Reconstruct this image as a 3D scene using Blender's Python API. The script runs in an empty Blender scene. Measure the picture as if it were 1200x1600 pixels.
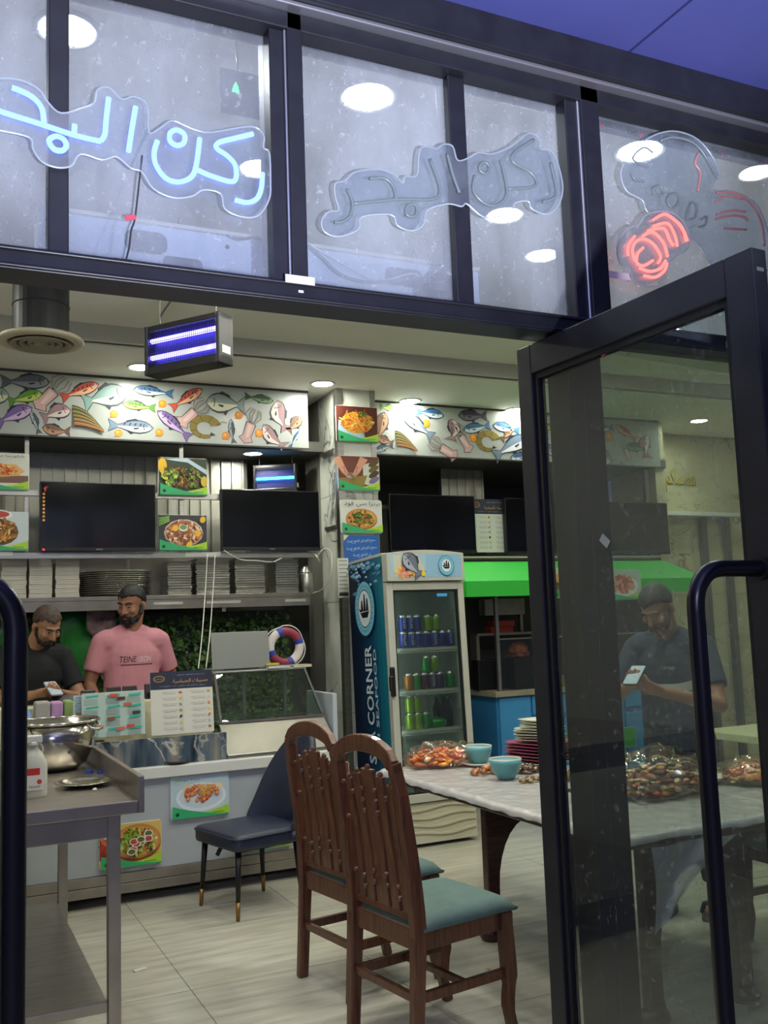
import bpy, bmesh, math, random
from mathutils import Vector, Matrix, noise
from mathutils.bvhtree import BVHTree
PI = math.pi
SC = bpy.context.scene
COL = SC.collection
# ------------------------------------------------------------------ camera
FPX = 1504.0; CAMZ = 1.5
YAW, PITCH, ROLL = math.radians(25.5), math.radians(6.6), math.radians(-2.07)
_f = Vector((math.sin(YAW)*math.cos(PITCH), math.cos(YAW)*math.cos(PITCH), math.sin(PITCH)))
_r = Vector((math.cos(YAW), -math.sin(YAW), 0)); _u = _r.cross(_f)
_c, _s = math.cos(ROLL), math.sin(ROLL)
CR, CU = _c*_r + _s*_u, -_s*_r + _c*_u
CF = _f
cam_d = bpy.data.cameras.new('camera'); cam = bpy.data.objects.new('camera', cam_d); COL.objects.link(cam)
cam.matrix_world = Matrix(((CR.x, CU.x, -CF.x, 0), (CR.y, CU.y, -CF.y, 0), (CR.z, CU.z, -CF.z, CAMZ), (0, 0, 0, 1)))
cam_d.sensor_fit = 'VERTICAL'; cam_d.sensor_height = 24.0; cam_d.lens = FPX/1600*24.0
cam_d.clip_start = 0.02; cam_d.clip_end = 100
SC.camera = cam
# ------------------------------------------------------------------ world, outdoor light, exposure
wd = bpy.data.worlds.new('night'); SC.world = wd; wd.use_nodes = True
wd.node_tree.nodes['Background'].inputs[0].default_value = (0.16, 0.19, 0.42, 1)
wd.node_tree.nodes['Background'].inputs[1].default_value = 0.10
SC.view_settings.view_transform = 'Standard'; SC.view_settings.look = 'None'
SC.view_settings.gamma = 1.0; SC.view_settings.use_curve_mapping = False
SC.view_settings.exposure = 1.68
def lamp_light(name, typ, loc, energy, color, size=1.0, target=None):
    l = bpy.data.lights.new(name, typ); l.energy = energy; l.color = color
    if typ == 'AREA': l.size = size
    else: l.shadow_soft_size = size
    o = bpy.data.objects.new(name, l); o.location = loc; COL.objects.link(o)
    if target is not None:
        o.rotation_euler = (Vector(target)-Vector(loc)).to_track_quat('-Z', 'Y').to_euler()
    return o
lamp_light('added_outdoor_light', 'AREA', (-1.2, -3.4, 3.4), 60.0, (0.60, 0.62, 1.0), 1.2, (1.0, 2.1, 2.2))  # unseen lamp, added to put bluish light on the frames and canopy
added_spot = lamp_light('added_uplight', 'SPOT', (0.6, -2.2, 0.5), 660.0, (0.86, 0.89, 1.0), 0.12, (0.85, 2.1, 4.6))   # unseen uplight, added to brighten the canopy and the upper windows
added_spot.data.spot_size = math.radians(48); added_spot.data.spot_blend = .35
LAMP_STRENGTH = 60.0           # brightness of the ceiling downlights
# ------------------------------------------------------------------ pixel -> world helpers (1200x1600 frame)
def ray(u, v): return CR*((u-600)/FPX) - CU*((v-800)/FPX) + CF
def onz(u, v, z): d = ray(u, v); return Vector((0, 0, CAMZ)) + d*((z-CAMZ)/d.z)
def ony(u, v, y): d = ray(u, v); return Vector((0, 0, CAMZ)) + d*(y/d.y)
def onx(u, v, x): d = ray(u, v); return Vector((0, 0, CAMZ)) + d*(x/d.x)
# ------------------------------------------------------------------ materials
def lin(c):
    if isinstance(c, str):
        c = c.lstrip('#'); c = [int(c[i:i+2], 16)/255 for i in (0, 2, 4)]
    return tuple((x/12.92 if x <= .04045 else ((x+.055)/1.055)**2.4) for x in c[:3])
MATS = {}
def mat(name, col='#808080', rough=.5, metal=0., var=0., scale=8., stretch=(1, 1, 1), bump=0., bscale=40., col2=None,
        emit=None, estr=0., spec=.5, trans=0., alpha=1., coat=0., detail=4.):
    if name in MATS: return MATS[name]
    m = bpy.data.materials.new(name); m.use_nodes = True; MATS[name] = m
    nt = m.node_tree; b = nt.nodes['Principled BSDF']
    c = lin(col); b.inputs['Base Color'].default_value = (*c, 1)
    b.inputs['Roughness'].default_value = rough; b.inputs['Metallic'].default_value = metal
    b.inputs['Specular IOR Level'].default_value = spec
    b.inputs['Transmission Weight'].default_value = trans; b.inputs['Alpha'].default_value = alpha
    b.inputs['Coat Weight'].default_value = coat
    if emit: b.inputs['Emission Color'].default_value = (*lin(emit), 1); b.inputs['Emission Strength'].default_value = estr
    if var or bump:
        tc = nt.nodes.new('ShaderNodeTexCoord'); mp = nt.nodes.new('ShaderNodeMapping')
        mp.inputs['Scale'].default_value = stretch; nt.links.new(tc.outputs['Object'], mp.inputs['Vector'])
        if var:
            n = nt.nodes.new('ShaderNodeTexNoise'); n.inputs['Scale'].default_value = scale; n.inputs['Detail'].default_value = detail
            nt.links.new(mp.outputs[0], n.inputs['Vector'])
            r = nt.nodes.new('ShaderNodeValToRGB'); c2 = lin(col2) if col2 else tuple(max(0, x*(1-var)) for x in c)
            r.color_ramp.elements[0].position = .35; r.color_ramp.elements[0].color = (*c2, 1)
            r.color_ramp.elements[1].position = .65; r.color_ramp.elements[1].color = (*c, 1)
            nt.links.new(n.outputs['Fac'], r.inputs[0]); nt.links.new(r.outputs[0], b.inputs['Base Color'])
        if bump:
            n2 = nt.nodes.new('ShaderNodeTexNoise'); n2.inputs['Scale'].default_value = bscale; n2.inputs['Detail'].default_value = 3
            nt.links.new(mp.outputs[0], n2.inputs['Vector'])
            bp = nt.nodes.new('ShaderNodeBump'); bp.inputs['Strength'].default_value = bump; bp.inputs['Distance'].default_value = .01
            nt.links.new(n2.outputs['Fac'], bp.inputs['Height']); nt.links.new(bp.outputs[0], b.inputs['Normal'])
    return m
def mat_print(name, rough=.35):
    if name in MATS: return MATS[name]
    m = mat(name, '#ffffff', rough)
    a = m.node_tree.nodes.new('ShaderNodeVertexColor'); a.layer_name = 'Col'
    m.node_tree.links.new(a.outputs['Color'], m.node_tree.nodes['Principled BSDF'].inputs['Base Color'])
    return m
def mat_emit(name, col, s):
    if name in MATS: return MATS[name]
    m = bpy.data.materials.new(name); m.use_nodes = True; MATS[name] = m
    nt = m.node_tree; nt.nodes.clear(); e = nt.nodes.new('ShaderNodeEmission'); o = nt.nodes.new('ShaderNodeOutputMaterial')
    e.inputs[0].default_value = (*lin(col), 1); e.inputs[1].default_value = s; nt.links.new(e.outputs[0], o.inputs[0])
    return m
def mat_glass(name, tint='#ffffff', dirt=0., dcol='#c8ccd8', refl=1.0, dscale=3.0, stretch=(1, 1, .35)):
    """thin pane: clear transmission, fresnel mirror, and an even film of dust / wipe marks"""
    if name in MATS: return MATS[name]
    m = bpy.data.materials.new(name); m.use_nodes = True; MATS[name] = m
    nt = m.node_tree; nt.nodes.clear(); N = nt.nodes.new; L = nt.links.new
    o = N('ShaderNodeOutputMaterial'); t = N('ShaderNodeBsdfTransparent'); t.inputs[0].default_value = (*lin(tint), 1)
    g = N('ShaderNodeBsdfGlossy'); g.inputs['Roughness'].default_value = .01
    lw = N('ShaderNodeLayerWeight'); lw.inputs[0].default_value = .5
    pw = N('ShaderNodeMath'); pw.operation = 'POWER'; pw.inputs[1].default_value = 5; L(lw.outputs['Facing'], pw.inputs[0])
    mu = N('ShaderNodeMath'); mu.operation = 'MULTIPLY_ADD'; mu.inputs[1].default_value = .9; mu.inputs[2].default_value = .04*refl; mu.use_clamp = True; L(pw.outputs[0], mu.inputs[0])
    mx = N('ShaderNodeMixShader'); L(mu.outputs[0], mx.inputs[0]); L(t.outputs[0], mx.inputs[1]); L(g.outputs[0], mx.inputs[2])
    last = mx
    if dirt > 0:
        d = N('ShaderNodeBsdfDiffuse'); d.inputs[0].default_value = (*lin(dcol), 1)
        tr = N('ShaderNodeBsdfTranslucent'); tr.inputs[0].default_value = (*lin(dcol), 1)
        ds = N('ShaderNodeMixShader'); ds.inputs[0].default_value = .5; L(d.outputs[0], ds.inputs[1]); L(tr.outputs[0], ds.inputs[2])
        tc = N('ShaderNodeTexCoord'); mp = N('ShaderNodeMapping'); mp.inputs['Scale'].default_value = stretch; L(tc.outputs['Object'], mp.inputs[0])
        n = N('ShaderNodeTexNoise'); n.inputs['Scale'].default_value = dscale; n.inputs['Detail'].default_value = 8; n.inputs['Roughness'].default_value = .65; L(mp.outputs[0], n.inputs[0])
        n3 = N('ShaderNodeTexNoise'); n3.inputs['Scale'].default_value = 60; n3.inputs['Detail'].default_value = 2; L(tc.outputs['Object'], n3.inputs[0])
        r3 = N('ShaderNodeMapRange'); r3.inputs[1].default_value = .64; r3.inputs[2].default_value = .75; r3.inputs[3].default_value = 0; r3.inputs[4].default_value = .25; L(n3.outputs['Fac'], r3.inputs[0])
        mr = N('ShaderNodeMapRange'); mr.inputs[1].default_value = .3; mr.inputs[2].default_value = .72; mr.inputs[3].default_value = dirt*.35; mr.inputs[4].default_value = dirt*1.5
        L(n.outputs['Fac'], mr.inputs[0])
        ad = N('ShaderNodeMath'); ad.operation = 'ADD'; L(mr.outputs[0], ad.inputs[0]); L(r3.outputs[0], ad.inputs[1])
        m2 = N('ShaderNodeMixShader'); L(ad.outputs[0], m2.inputs[0]); L(mx.outputs[0], m2.inputs[1]); L(ds.outputs[0], m2.inputs[2]); last = m2
    L(last.outputs[0], o.inputs[0])
    return m
# ------------------------------------------------------------------ mesh builder
class MB:
    def __init__(s): s.v = []; s.f = []; s.c = None
    def add(s, vs, fs, M=None):
        k = len(s.v)
        s.v += [tuple(M @ Vector(p)) if M is not None else tuple(p) for p in vs]
        s.f += [tuple(i+k for i in f) for f in fs]; return s
    def box(s, x0, y0, z0, x1, y1, z1, M=None):
        v = [(x0, y0, z0), (x1, y0, z0), (x1, y1, z0), (x0, y1, z0), (x0, y0, z1), (x1, y0, z1), (x1, y1, z1), (x0, y1, z1)]
        return s.add(v, [(0, 3, 2, 1), (4, 5, 6, 7), (0, 1, 5, 4), (1, 2, 6, 5), (2, 3, 7, 6), (3, 0, 4, 7)], M)
    def cyl(s, p0, p1, r0, r1=None, n=16, caps=True):
        r1 = r0 if r1 is None else r1; p0, p1 = Vector(p0), Vector(p1); d = (p1-p0).normalized()
        a = d.orthogonal().normalized(); b = d.cross(a)
        vs = [p0+(a*math.cos(t)+b*math.sin(t))*r0 for t in [2*PI*i/n for i in range(n)]] + \
             [p1+(a*math.cos(t)+b*math.sin(t))*r1 for t in [2*PI*i/n for i in range(n)]]
        fs = [(i, (i+1) % n, n+(i+1) % n, n+i) for i in range(n)]
        if caps: fs += [tuple(range(n-1, -1, -1)), tuple(range(n, 2*n))]
        return s.add(vs, fs)
    def capsule(s, p0, p1, r0, r1=None, n=14, k=5):
        r1 = r0 if r1 is None else r1; p0, p1 = Vector(p0), Vector(p1)
        d = (p1-p0); d = d.normalized() if d.length > 1e-6 else Vector((0, 0, 1)); a = d.orthogonal().normalized(); b = d.cross(a)
        rings = []
        for i in range(k+1):
            t = -PI/2 + PI/2*i/k; rings.append((p0+d*math.sin(t)*r0, max(math.cos(t)*r0, 1e-4)))
        for i in range(k+1):
            t = PI/2*i/k; rings.append((p1+d*math.sin(t)*r1, max(math.cos(t)*r1, 1e-4)))
        return s.rings([[c+(a*math.cos(2*PI*j/n)+b*math.sin(2*PI*j/n))*r for j in range(n)] for c, r in rings])
    def rings(s, R, caps=True, closed=False):
        n = len(R[0]); k = len(s.v)
        for r in R: s.v += [tuple(p) for p in r]
        m = len(R)
        for i in range(m if closed else m-1):
            q = (i+1) % m
            for j in range(n): s.f.append((k+i*n+j, k+i*n+(j+1) % n, k+q*n+(j+1) % n, k+q*n+j))
        if caps and not closed: s.f.append(tuple(k+j for j in range(n-1, -1, -1))); s.f.append(tuple(k+(m-1)*n+j for j in range(n)))
        return s
    def ell(s, c, r, M=None, n=18, k=10):
        c = Vector(c); vs = []; R = []
        for i in range(1, k):
            t = PI*i/k; R.append([Vector((math.sin(t)*math.cos(2*PI*j/n)*r[0], math.sin(t)*math.sin(2*PI*j/n)*r[1], -math.cos(t)*r[2])) for j in range(n)])
        R = [[Vector((0, 0, -r[2])) + (p-Vector((0, 0, p.z)))*.02 for p in R[0]]] + R + [[Vector((0, 0, r[2])) + (p-Vector((0, 0, p.z)))*.02 for p in R[-1]]]
        R = [[(M @ p if M is not None else p)+c for p in q] for q in R]
        return s.rings(R)
    def lathe(s, prof, n=24, c=(0, 0, 0), M=None, caps=True, sx=1, sy=1):
        c = Vector(c)
        R = [[Vector((r*math.cos(2*PI*j/n)*sx, r*math.sin(2*PI*j/n)*sy, z)) for j in range(n)] for r, z in prof]
        R = [[(M @ p if M is not None else p)+c for p in q] for q in R]
        return s.rings(R, caps)
    def tube(s, pts, r, n=8, closed=False, sq=None):
        pts = [Vector(p) for p in pts]; R = []; m = len(pts); prev = None
        for i, p in enumerate(pts):
            t = (pts[(i+1) % m]-pts[i-1]) if closed else (pts[min(i+1, m-1)]-pts[max(i-1, 0)])
            t.normalize()
            if prev is None: a = t.orthogonal().normalized()
            else:
                a = prev - t*prev.dot(t); a = a.normalized() if a.length > 1e-5 else t.orthogonal().normalized()
            prev = a; b = t.cross(a); rr = r[i] if isinstance(r, (list, tuple)) else r
            R.append([p+(a*math.cos(2*PI*j/n)+b*math.sin(2*PI*j/n))*rr for j in range(n)])
        return s.rings(R, True, closed)
    def sweep(s, pts, w, d, up):
        """rectangular section (w along side, d along up) swept along pts"""
        pts = [Vector(p) for p in pts]; R = []; m = len(pts); up = Vector(up)
        for i, p in enumerate(pts):
            t = (pts[min(i+1, m-1)]-pts[max(i-1, 0)]).normalized(); side = t.cross(up).normalized(); u2 = side.cross(t).normalized()
            ww = w[i] if isinstance(w, (list, tuple)) else w; dd = d[i] if isinstance(d, (list, tuple)) else d
            R.append([p+side*ww/2+u2*dd/2, p-side*ww/2+u2*dd/2, p-side*ww/2-u2*dd/2, p+side*ww/2-u2*dd/2])
        return s.rings(R)
    def prism(s, poly, fn, h):
        """poly of 2D points mapped by fn(x, y, depth)"""
        n = len(poly); vs = [fn(x, y, 0) for x, y in poly] + [fn(x, y, h) for x, y in poly]
        return s.add(vs, [tuple(range(n)), tuple(range(2*n-1, n-1, -1))] + [(i, n+i, n+(i+1) % n, (i+1) % n) for i in range(n)])
    def grid(s, nx, ny, fn):
        k = len(s.v)
        for j in range(ny+1):
            for i in range(nx+1): s.v.append(tuple(fn(i/nx, j/ny)))
        for j in range(ny):
            for i in range(nx): a = k+j*(nx+1)+i; s.f.append((a, a+1, a+nx+2, a+nx+1))
        return s
def mesh_of(name, mb, fix=True):
    me = bpy.data.meshes.new(name); me.from_pydata(mb.v, [], mb.f)
    if fix:
        bm = bmesh.new(); bm.from_mesh(me); bmesh.ops.recalc_face_normals(bm, faces=bm.faces); bm.to_mesh(me); bm.free()
    if mb.c:
        a = me.color_attributes.new('Col', 'FLOAT_COLOR', 'POINT')
        for i, c in enumerate(mb.c): a.data[i].color = (*c, 1)
    return me
def obj(name, mb, m, parent=None, smooth=False, bevel=0., loc=None, rot=None, fix=True, solid=0., sub=0):
    me = mb if isinstance(mb, bpy.types.Mesh) else mesh_of(name, mb, fix)
    for q in (m if isinstance(m, (list, tuple)) else [m]):
        if not isinstance(mb, bpy.types.Mesh) or len(me.materials) == 0: me.materials.append(q)
    o = bpy.data.objects.new(name, me); COL.objects.link(o)
    if parent is not None: o.parent = parent
    if loc is not None: o.location = loc
    if rot is not None: o.rotation_euler = rot
    if smooth: me.shade_smooth() if hasattr(me, 'shade_smooth') else None
    if solid: q = o.modifiers.new('s', 'SOLIDIFY'); q.thickness = solid; q.offset = 0
    if bevel:
        q = o.modifiers.new('b', 'BEVEL'); q.width = bevel; q.segments = 2; q.limit_method = 'ANGLE'; q.angle_limit = math.radians(40)
    if sub: q = o.modifiers.new('d', 'SUBSURF'); q.levels = sub; q.render_levels = sub
    return o
def tag(o, label=None, cat=None, group=None, kind=None):
    if label: o['label'] = label
    if cat: o['category'] = cat
    if group: o['group'] = group
    if kind: o['kind'] = kind
    return o
def thing(name, label, cat, loc=(0, 0, 0), rotz=0., group=None, rot=None):
    o = bpy.data.objects.new(name, None); COL.objects.link(o); o.location = loc
    o.rotation_euler = rot if rot is not None else (0, 0, rotz); o.empty_display_size = .1
    return tag(o, label, cat, group)
def struct(name, mb, m, **k): return tag(obj(name, mb, m, **k), kind='structure')
def sempty(name):
    o = bpy.data.objects.new(name, None); COL.objects.link(o); return tag(o, kind='structure')
def kids(o): return [c for c in bpy.data.objects if c.parent is o]
def dup(root, loc=None, rotz=None, label=None, parent=None):
    r = root.copy(); COL.objects.link(r); r.parent = parent
    if loc is not None: r.location = loc
    if rotz is not None: r.rotation_euler[2] = rotz
    if label: r['label'] = label
    for ch in kids(root): dup(ch, parent=r)
    return r
def ordn(i):
    w = 'first second third fourth fifth sixth seventh eighth ninth tenth eleventh twelfth thirteenth fourteenth fifteenth sixteenth seventeenth eighteenth nineteenth twentieth'.split()
    if i <= 20: return w[i-1]
    return {2: 'twenty', 3: 'thirty'}[i//10]+'-'+w[i % 10-1] if i % 10 else {30: 'thirtieth'}[i]
def spline(P, n=6, closed=False):
    P = [Vector(p) for p in P]; out = []; m = len(P)
    for i in range(m if closed else m-1):
        g = (lambda k: P[k % m]) if closed else (lambda k: P[min(max(k, 0), m-1)])
        a, b, c, d = g(i-1), g(i), g(i+1), g(i+2)
        for j in range(n):
            t = j/n; out.append(.5*((2*b)+(c-a)*t+(2*a-5*b+4*c-d)*t*t+(3*b-a-3*c+d)*t**3))
    if not closed: out.append(P[-1])
    return out
def rrect(w, h, r, k=4, cx=0., cy=0.):
    out = []
    for sx, sy, a0 in ((1, 1, 0), (-1, 1, 90), (-1, -1, 180), (1, -1, 270)):
        for i in range(k+1):
            a = math.radians(a0+90*i/k); out.append((cx+sx*(w/2-r)+math.cos(a)*r, cy+sy*(h/2-r)+math.sin(a)*r))
    return out
# ------------------------------------------------------------------ lettering
AR = {}
for _l, _i, _n in (('ا', 0xFE8D, 2), ('ب', 0xFE8F, 4), ('ة', 0xFE93, 2), ('ت', 0xFE95, 4), ('ج', 0xFE9D, 4), ('ح', 0xFEA1, 4), ('د', 0xFEA9, 2), ('ر', 0xFEAD, 2), ('ز', 0xFEAF, 2),
                   ('س', 0xFEB1, 4), ('ش', 0xFEB5, 4), ('ص', 0xFEB9, 4), ('ض', 0xFEBD, 4), ('ف', 0xFED1, 4), ('ك', 0xFED9, 4), ('ل', 0xFEDD, 4), ('م', 0xFEE1, 4), ('ن', 0xFEE5, 4),
                   ('ه', 0xFEE9, 4), ('و', 0xFEED, 2), ('ي', 0xFEF1, 4), ('أ', 0xFE83, 2), ('ع', 0xFEC9, 4), ('ق', 0xFED5, 4)):
    AR[_l] = (_i, _n)
def arabic(s):
    out = []
    for w in s.split(' '):
        r = []; prev = False
        for i, ch in enumerate(w):
            if ch not in AR: r.append(ch); prev = False; continue
            b, n = AR[ch]; nxt = i+1 < len(w) and w[i+1] in AR
            j = nxt and n == 4
            k = (3 if j else 1) if prev else (2 if j else 0)
            r.append(chr(b+k)); prev = j
        out.append(''.join(reversed(r)))
    return ' '.join(reversed(out))
_TX = {}
def text_geo(s, res=2, bold=0.):
    """flat (x, y) verts and faces of a line of text, centred, height of size 1"""
    key = (s, bold)
    if key in _TX: return _TX[key]
    c = bpy.data.curves.new('txt', 'FONT'); c.body = s; c.resolution_u = res; c.offset = bold
    o = bpy.data.objects.new('txt', c); COL.objects.link(o); bpy.context.view_layer.update()
    me = bpy.data.meshes.new_from_object(o.evaluated_get(bpy.context.evaluated_depsgraph_get()))
    vs = [(v.co.x, v.co.y) for v in me.vertices]; fs = [tuple(p.vertices) for p in me.polygons]
    bpy.data.objects.remove(o); bpy.data.curves.remove(c); bpy.data.meshes.remove(me)
    xs = [p[0] for p in vs]; ys = [p[1] for p in vs]; cx, cy = (min(xs)+max(xs))/2, (min(ys)+max(ys))/2
    _TX[key] = ([(x-cx, y-cy) for x, y in vs], fs, max(xs)-min(xs), max(ys)-min(ys)); return _TX[key]
# ------------------------------------------------------------------ flat print: coloured shapes layered on a board (local x right, z up, facing -y)
class Pr:
    def __init__(s, eps=.00012): s.v = []; s.f = []; s.c = []; s.l = 0; s.eps = eps
    def poly(s, P, col):
        k = len(s.v); s.l += 1; y = -s.l*s.eps
        s.v += [(x, y, z) for x, z in P]; s.f.append(tuple(range(k, k+len(P)))); s.c += [lin(col)]*len(P); return s
    def ell(s, cx, cz, rx, rz, col, ang=0, n=14):
        ca, sa = math.cos(ang), math.sin(ang)
        return s.poly([(cx+rx*math.cos(t)*ca-rz*math.sin(t)*sa, cz+rx*math.cos(t)*sa+rz*math.sin(t)*ca) for t in [2*PI*i/n for i in range(n)]], col)
    def rect(s, x0, z0, x1, z1, col): return s.poly([(x0, z0), (x1, z0), (x1, z1), (x0, z1)], col)
    def line(s, pts, w, col):
        for a, b in zip(pts, pts[1:]):
            d = Vector((b[0]-a[0], b[1]-a[1]));
            if d.length < 1e-6: continue
            n = Vector((-d.y, d.x)).normalized()*w/2
            s.poly([(a[0]+n.x, a[1]+n.y), (b[0]+n.x, b[1]+n.y), (b[0]-n.x, b[1]-n.y), (a[0]-n.x, a[1]-n.y)], col)
        return s
    def text(s, t, cx, cz, width, col, height=None, ang=0., shear=0., bold=0.):
        vs, fs, w, h = text_geo(t, bold=bold); sx = width/w; sz = (height/h) if height else sx
        ca, sa = math.cos(ang), math.sin(ang); k = len(s.v); s.l += 1; y = -s.l*s.eps
        for a, b in vs:
            px, pz = a*sx+b*sz*shear, b*sz; s.v.append((cx+px*ca-pz*sa, y, cz+px*sa+pz*ca)); s.c.append(lin(col))
        s.f += [tuple(i+k for i in f) for f in fs]; return s
    def fishy(s, hx, hz, tx, tz, ratio, back, belly, outline='#2a3038', kind='fish', bend=0.):
        """one printed fish from its nose (h) to the tip of its tail (t)"""
        h, t = Vector((hx, hz)), Vector((tx, tz)); d = t-h; L = d.length; d /= L; n = Vector((-d.y, d.x))
        if n.y < 0: n = -n
        def P(a, b):
            c = h + d*a*L + n*(b*L*ratio + bend*L*math.sin(min(max(a, 0), 1)*PI)); return (c.x, c.y)
        up = [(0, 0), (.06, .22), (.16, .4), (.3, .5), (.45, .46), (.6, .32), (.72, .16), (.8, .09)]
        dn = [(a, -b*.95) for a, b in reversed(up[1:])]
        tail = [(.78, .09), (.9, .3), (1, .5), (.95, 0), (1, -.5), (.9, -.3), (.78, -.09)]
        g = .035
        s.poly([P(*q) for q in [(-.015, 0)]+[(a, b*1.1+g) for a, b in up[1:]]+[(a, b*1.1-g) for a, b in dn]], outline)
        s.poly([P(a+(.012 if a > .9 else -.01), b*1.12) for a, b in tail], outline)
        s.poly([P(a, b) for a, b in ((.25, .46), (.4, .68), (.6, .48), (.62, .3), (.4, .45))], outline)
        s.poly([P(a, b) for a, b in ((.4, -.42), (.5, -.66), (.58, -.36))], outline)
        s.poly([P(*q) for q in up+dn], back)
        s.poly([P(*q) for q in tail], back)
        s.poly([P(a, b) for a, b in [(.03, -.02), (.2, .02), (.5, .0), (.78, 0)]+[(a, b*.92) for a, b in dn]], belly)
        if ratio < .3:
            for i in range(4): s.poly([P(.25+i*.12, .3), P(.28+i*.12, .3), (P(.31+i*.12, .08)), P(.28+i*.12, .08)], outline)
        s.poly([P(.2, .3), P(.23, .1), P(.2, -.25), P(.185, -.2), P(.21, .1), P(.185, .28)], outline)
        s.poly([P(.3, -.05), P(.45, -.1), P(.42, -.22), P(.33, -.16)], outline)
        e = P(.09, .08); s.ell(e[0], e[1], L*.022, L*.022, '#f4f4ee'); s.ell(e[0], e[1], L*.013, L*.013, '#101010')
        return s
    def build(s, name, m, parent, loc=(0, 0, 0), rot=None):
        mb = MB(); mb.v, mb.f, mb.c = s.v, s.f, s.c
        return obj(name, mb, m, parent, loc=loc, rot=rot, fix=False)
PRM = mat_print('printed_ink', .4)
# ================================================================== THE ROOM
def mat_stone(name, c1, c2, c3, vein, stretch, scale, rough, vscale=2.0, vw=.03, vs=1.0):
    m = mat(name, c1, rough); nt = m.node_tree; N = nt.nodes.new; L = nt.links.new; b = nt.nodes['Principled BSDF']
    g = N('ShaderNodeNewGeometry'); mp = N('ShaderNodeMapping'); mp.inputs['Scale'].default_value = stretch; L(g.outputs['Position'], mp.inputs[0])
    n = N('ShaderNodeTexNoise'); n.inputs['Scale'].default_value = scale; n.inputs['Detail'].default_value = 7; L(mp.outputs[0], n.inputs[0])
    r = N('ShaderNodeValToRGB'); e = r.color_ramp.elements; e[0].position = .3; e[0].color = (*lin(c2), 1); e[1].position = .7; e[1].color = (*lin(c3), 1)
    q = e.new(.5); q.color = (*lin(c1), 1); L(n.outputs['Fac'], r.inputs[0]); out = r.outputs[0]
    if vein:
        n2 = N('ShaderNodeTexNoise'); n2.inputs['Scale'].default_value = vscale; n2.inputs['Detail'].default_value = 5; n2.inputs['Distortion'].default_value = 1.2; L(g.outputs['Position'], n2.inputs[0])
        s = N('ShaderNodeMath'); s.operation = 'SUBTRACT'; s.inputs[1].default_value = .5; L(n2.outputs['Fac'], s.inputs[0])
        a = N('ShaderNodeMath'); a.operation = 'ABSOLUTE'; L(s.outputs[0], a.inputs[0])
        mr = N('ShaderNodeMapRange'); mr.inputs[1].default_value = 0; mr.inputs[2].default_value = vw; mr.inputs[3].default_value = vs; mr.inputs[4].default_value = 0; L(a.outputs[0], mr.inputs[0])
        n3 = N('ShaderNodeTexNoise'); n3.inputs['Scale'].default_value = 1.3; L(g.outputs['Position'], n3.inputs[0])
        m3 = N('ShaderNodeMapRange'); m3.inputs[1].default_value = .45; m3.inputs[2].default_value = .6; L(n3.outputs['Fac'], m3.inputs[0])
        mm = N('ShaderNodeMath'); mm.operation = 'MULTIPLY'; L(mr.outputs[0], mm.inputs[0]); L(m3.outputs[0], mm.inputs[1])
        mx = N('ShaderNodeMixRGB'); L(mm.outputs[0], mx.inputs[0]); L(out, mx.inputs[1]); mx.inputs[2].default_value = (*lin(vein), 1); out = mx.outputs[0]
    L(out, b.inputs['Base Color'])
    return m
YF, YI = 2.10, 2.20            # facade frame: outer and inner face
YS, YR, YP = 6.95, 7.08, 6.80  # left fish sign, right fish sign, pillar front
ZC, ZU, ZK = 3.34, 3.45, 2.89  # dropped ceiling, upper ceiling, kitchen ceiling
XL, XR, YB = -1.37, 8.6, 8.7
M_FLOOR = mat_stone('floor_tile_stone', '#b6b3a2', '#a29e8c', '#c4c1b2', '#8f8a78', (1.2, 9, 1), 2.2, .28, 1.2, .02, .25)
M_GROUT = mat('grout', '#6a685e', .9)
M_CEIL = mat('ceiling_paint', '#dedcd4', .75, var=.04, scale=2)
M_MARBLE = mat_stone('pale_marble', '#c3c6ba', '#a9ada2', '#d3d6cb', '#3f444a', (1, 1, 1), 3, .22, 2.2, .03, .85)
M_MARBLE_Y = mat_stone('warm_marble', '#c9c39c', '#b8b28c', '#d6d1ae', '#4b4a3c', (1, 1, 1), 2, .3, 2.6, .022, .9)
M_FRAME = mat('dark_aluminium', '#2b2b33', .38, .35, var=.25, scale=14, bump=.03, bscale=60)
M_FRAME2 = mat('door_aluminium', '#26262d', .42, .3, var=.3, scale=10, bump=.04, bscale=80)
M_STEEL = mat('stainless', '#b9b7b0', .3, .95, var=.18, scale=5, stretch=(1, 1, 8), bump=.02, bscale=30)
M_STEEL_D = mat('dull_stainless', '#a8a196', .33, .84, var=.2, scale=6, stretch=(1, 6, 1), bump=.03, bscale=25)
M_WHITE = mat('white_paint', '#d9dad6', .45, var=.05, scale=5)
M_BLACK = mat('black_plastic', '#151518', .35)
M_RUB = mat('black_rubber', '#101012', .6)
# floor slab and 0.8 m tiles
fl = struct('floor', MB().box(XL-.2, YF, -.12, XR+.2, YB+.2, -.006), M_GROUT)
tile_me = mesh_of('tile', MB().box(-.3985, -.3985, -.008, .3985, .3985, 0)); tile_me.materials.append(M_FLOOR)
x = 1.031-.8*3
while x < XR:
    y = 4.21-.8*2
    while y < YB:
        o = bpy.data.objects.new('tile', tile_me); COL.objects.link(o); o.parent = fl; o.location = (x+.4, y+.4, 0)
        y += .8
    x += .8
mbx = MB()
obj('threshold', mbx.box(XL, YF, -.006, XR, 2.6, 0), M_FLOOR, fl)
struct('ground_outside', MB().box(-6, -6, -.12, 10, YF, -.01), mat_stone('pavement', '#7c7a75', '#6a6863', '#8a8882', None, (1, 1, 1), 6, .6))
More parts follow.
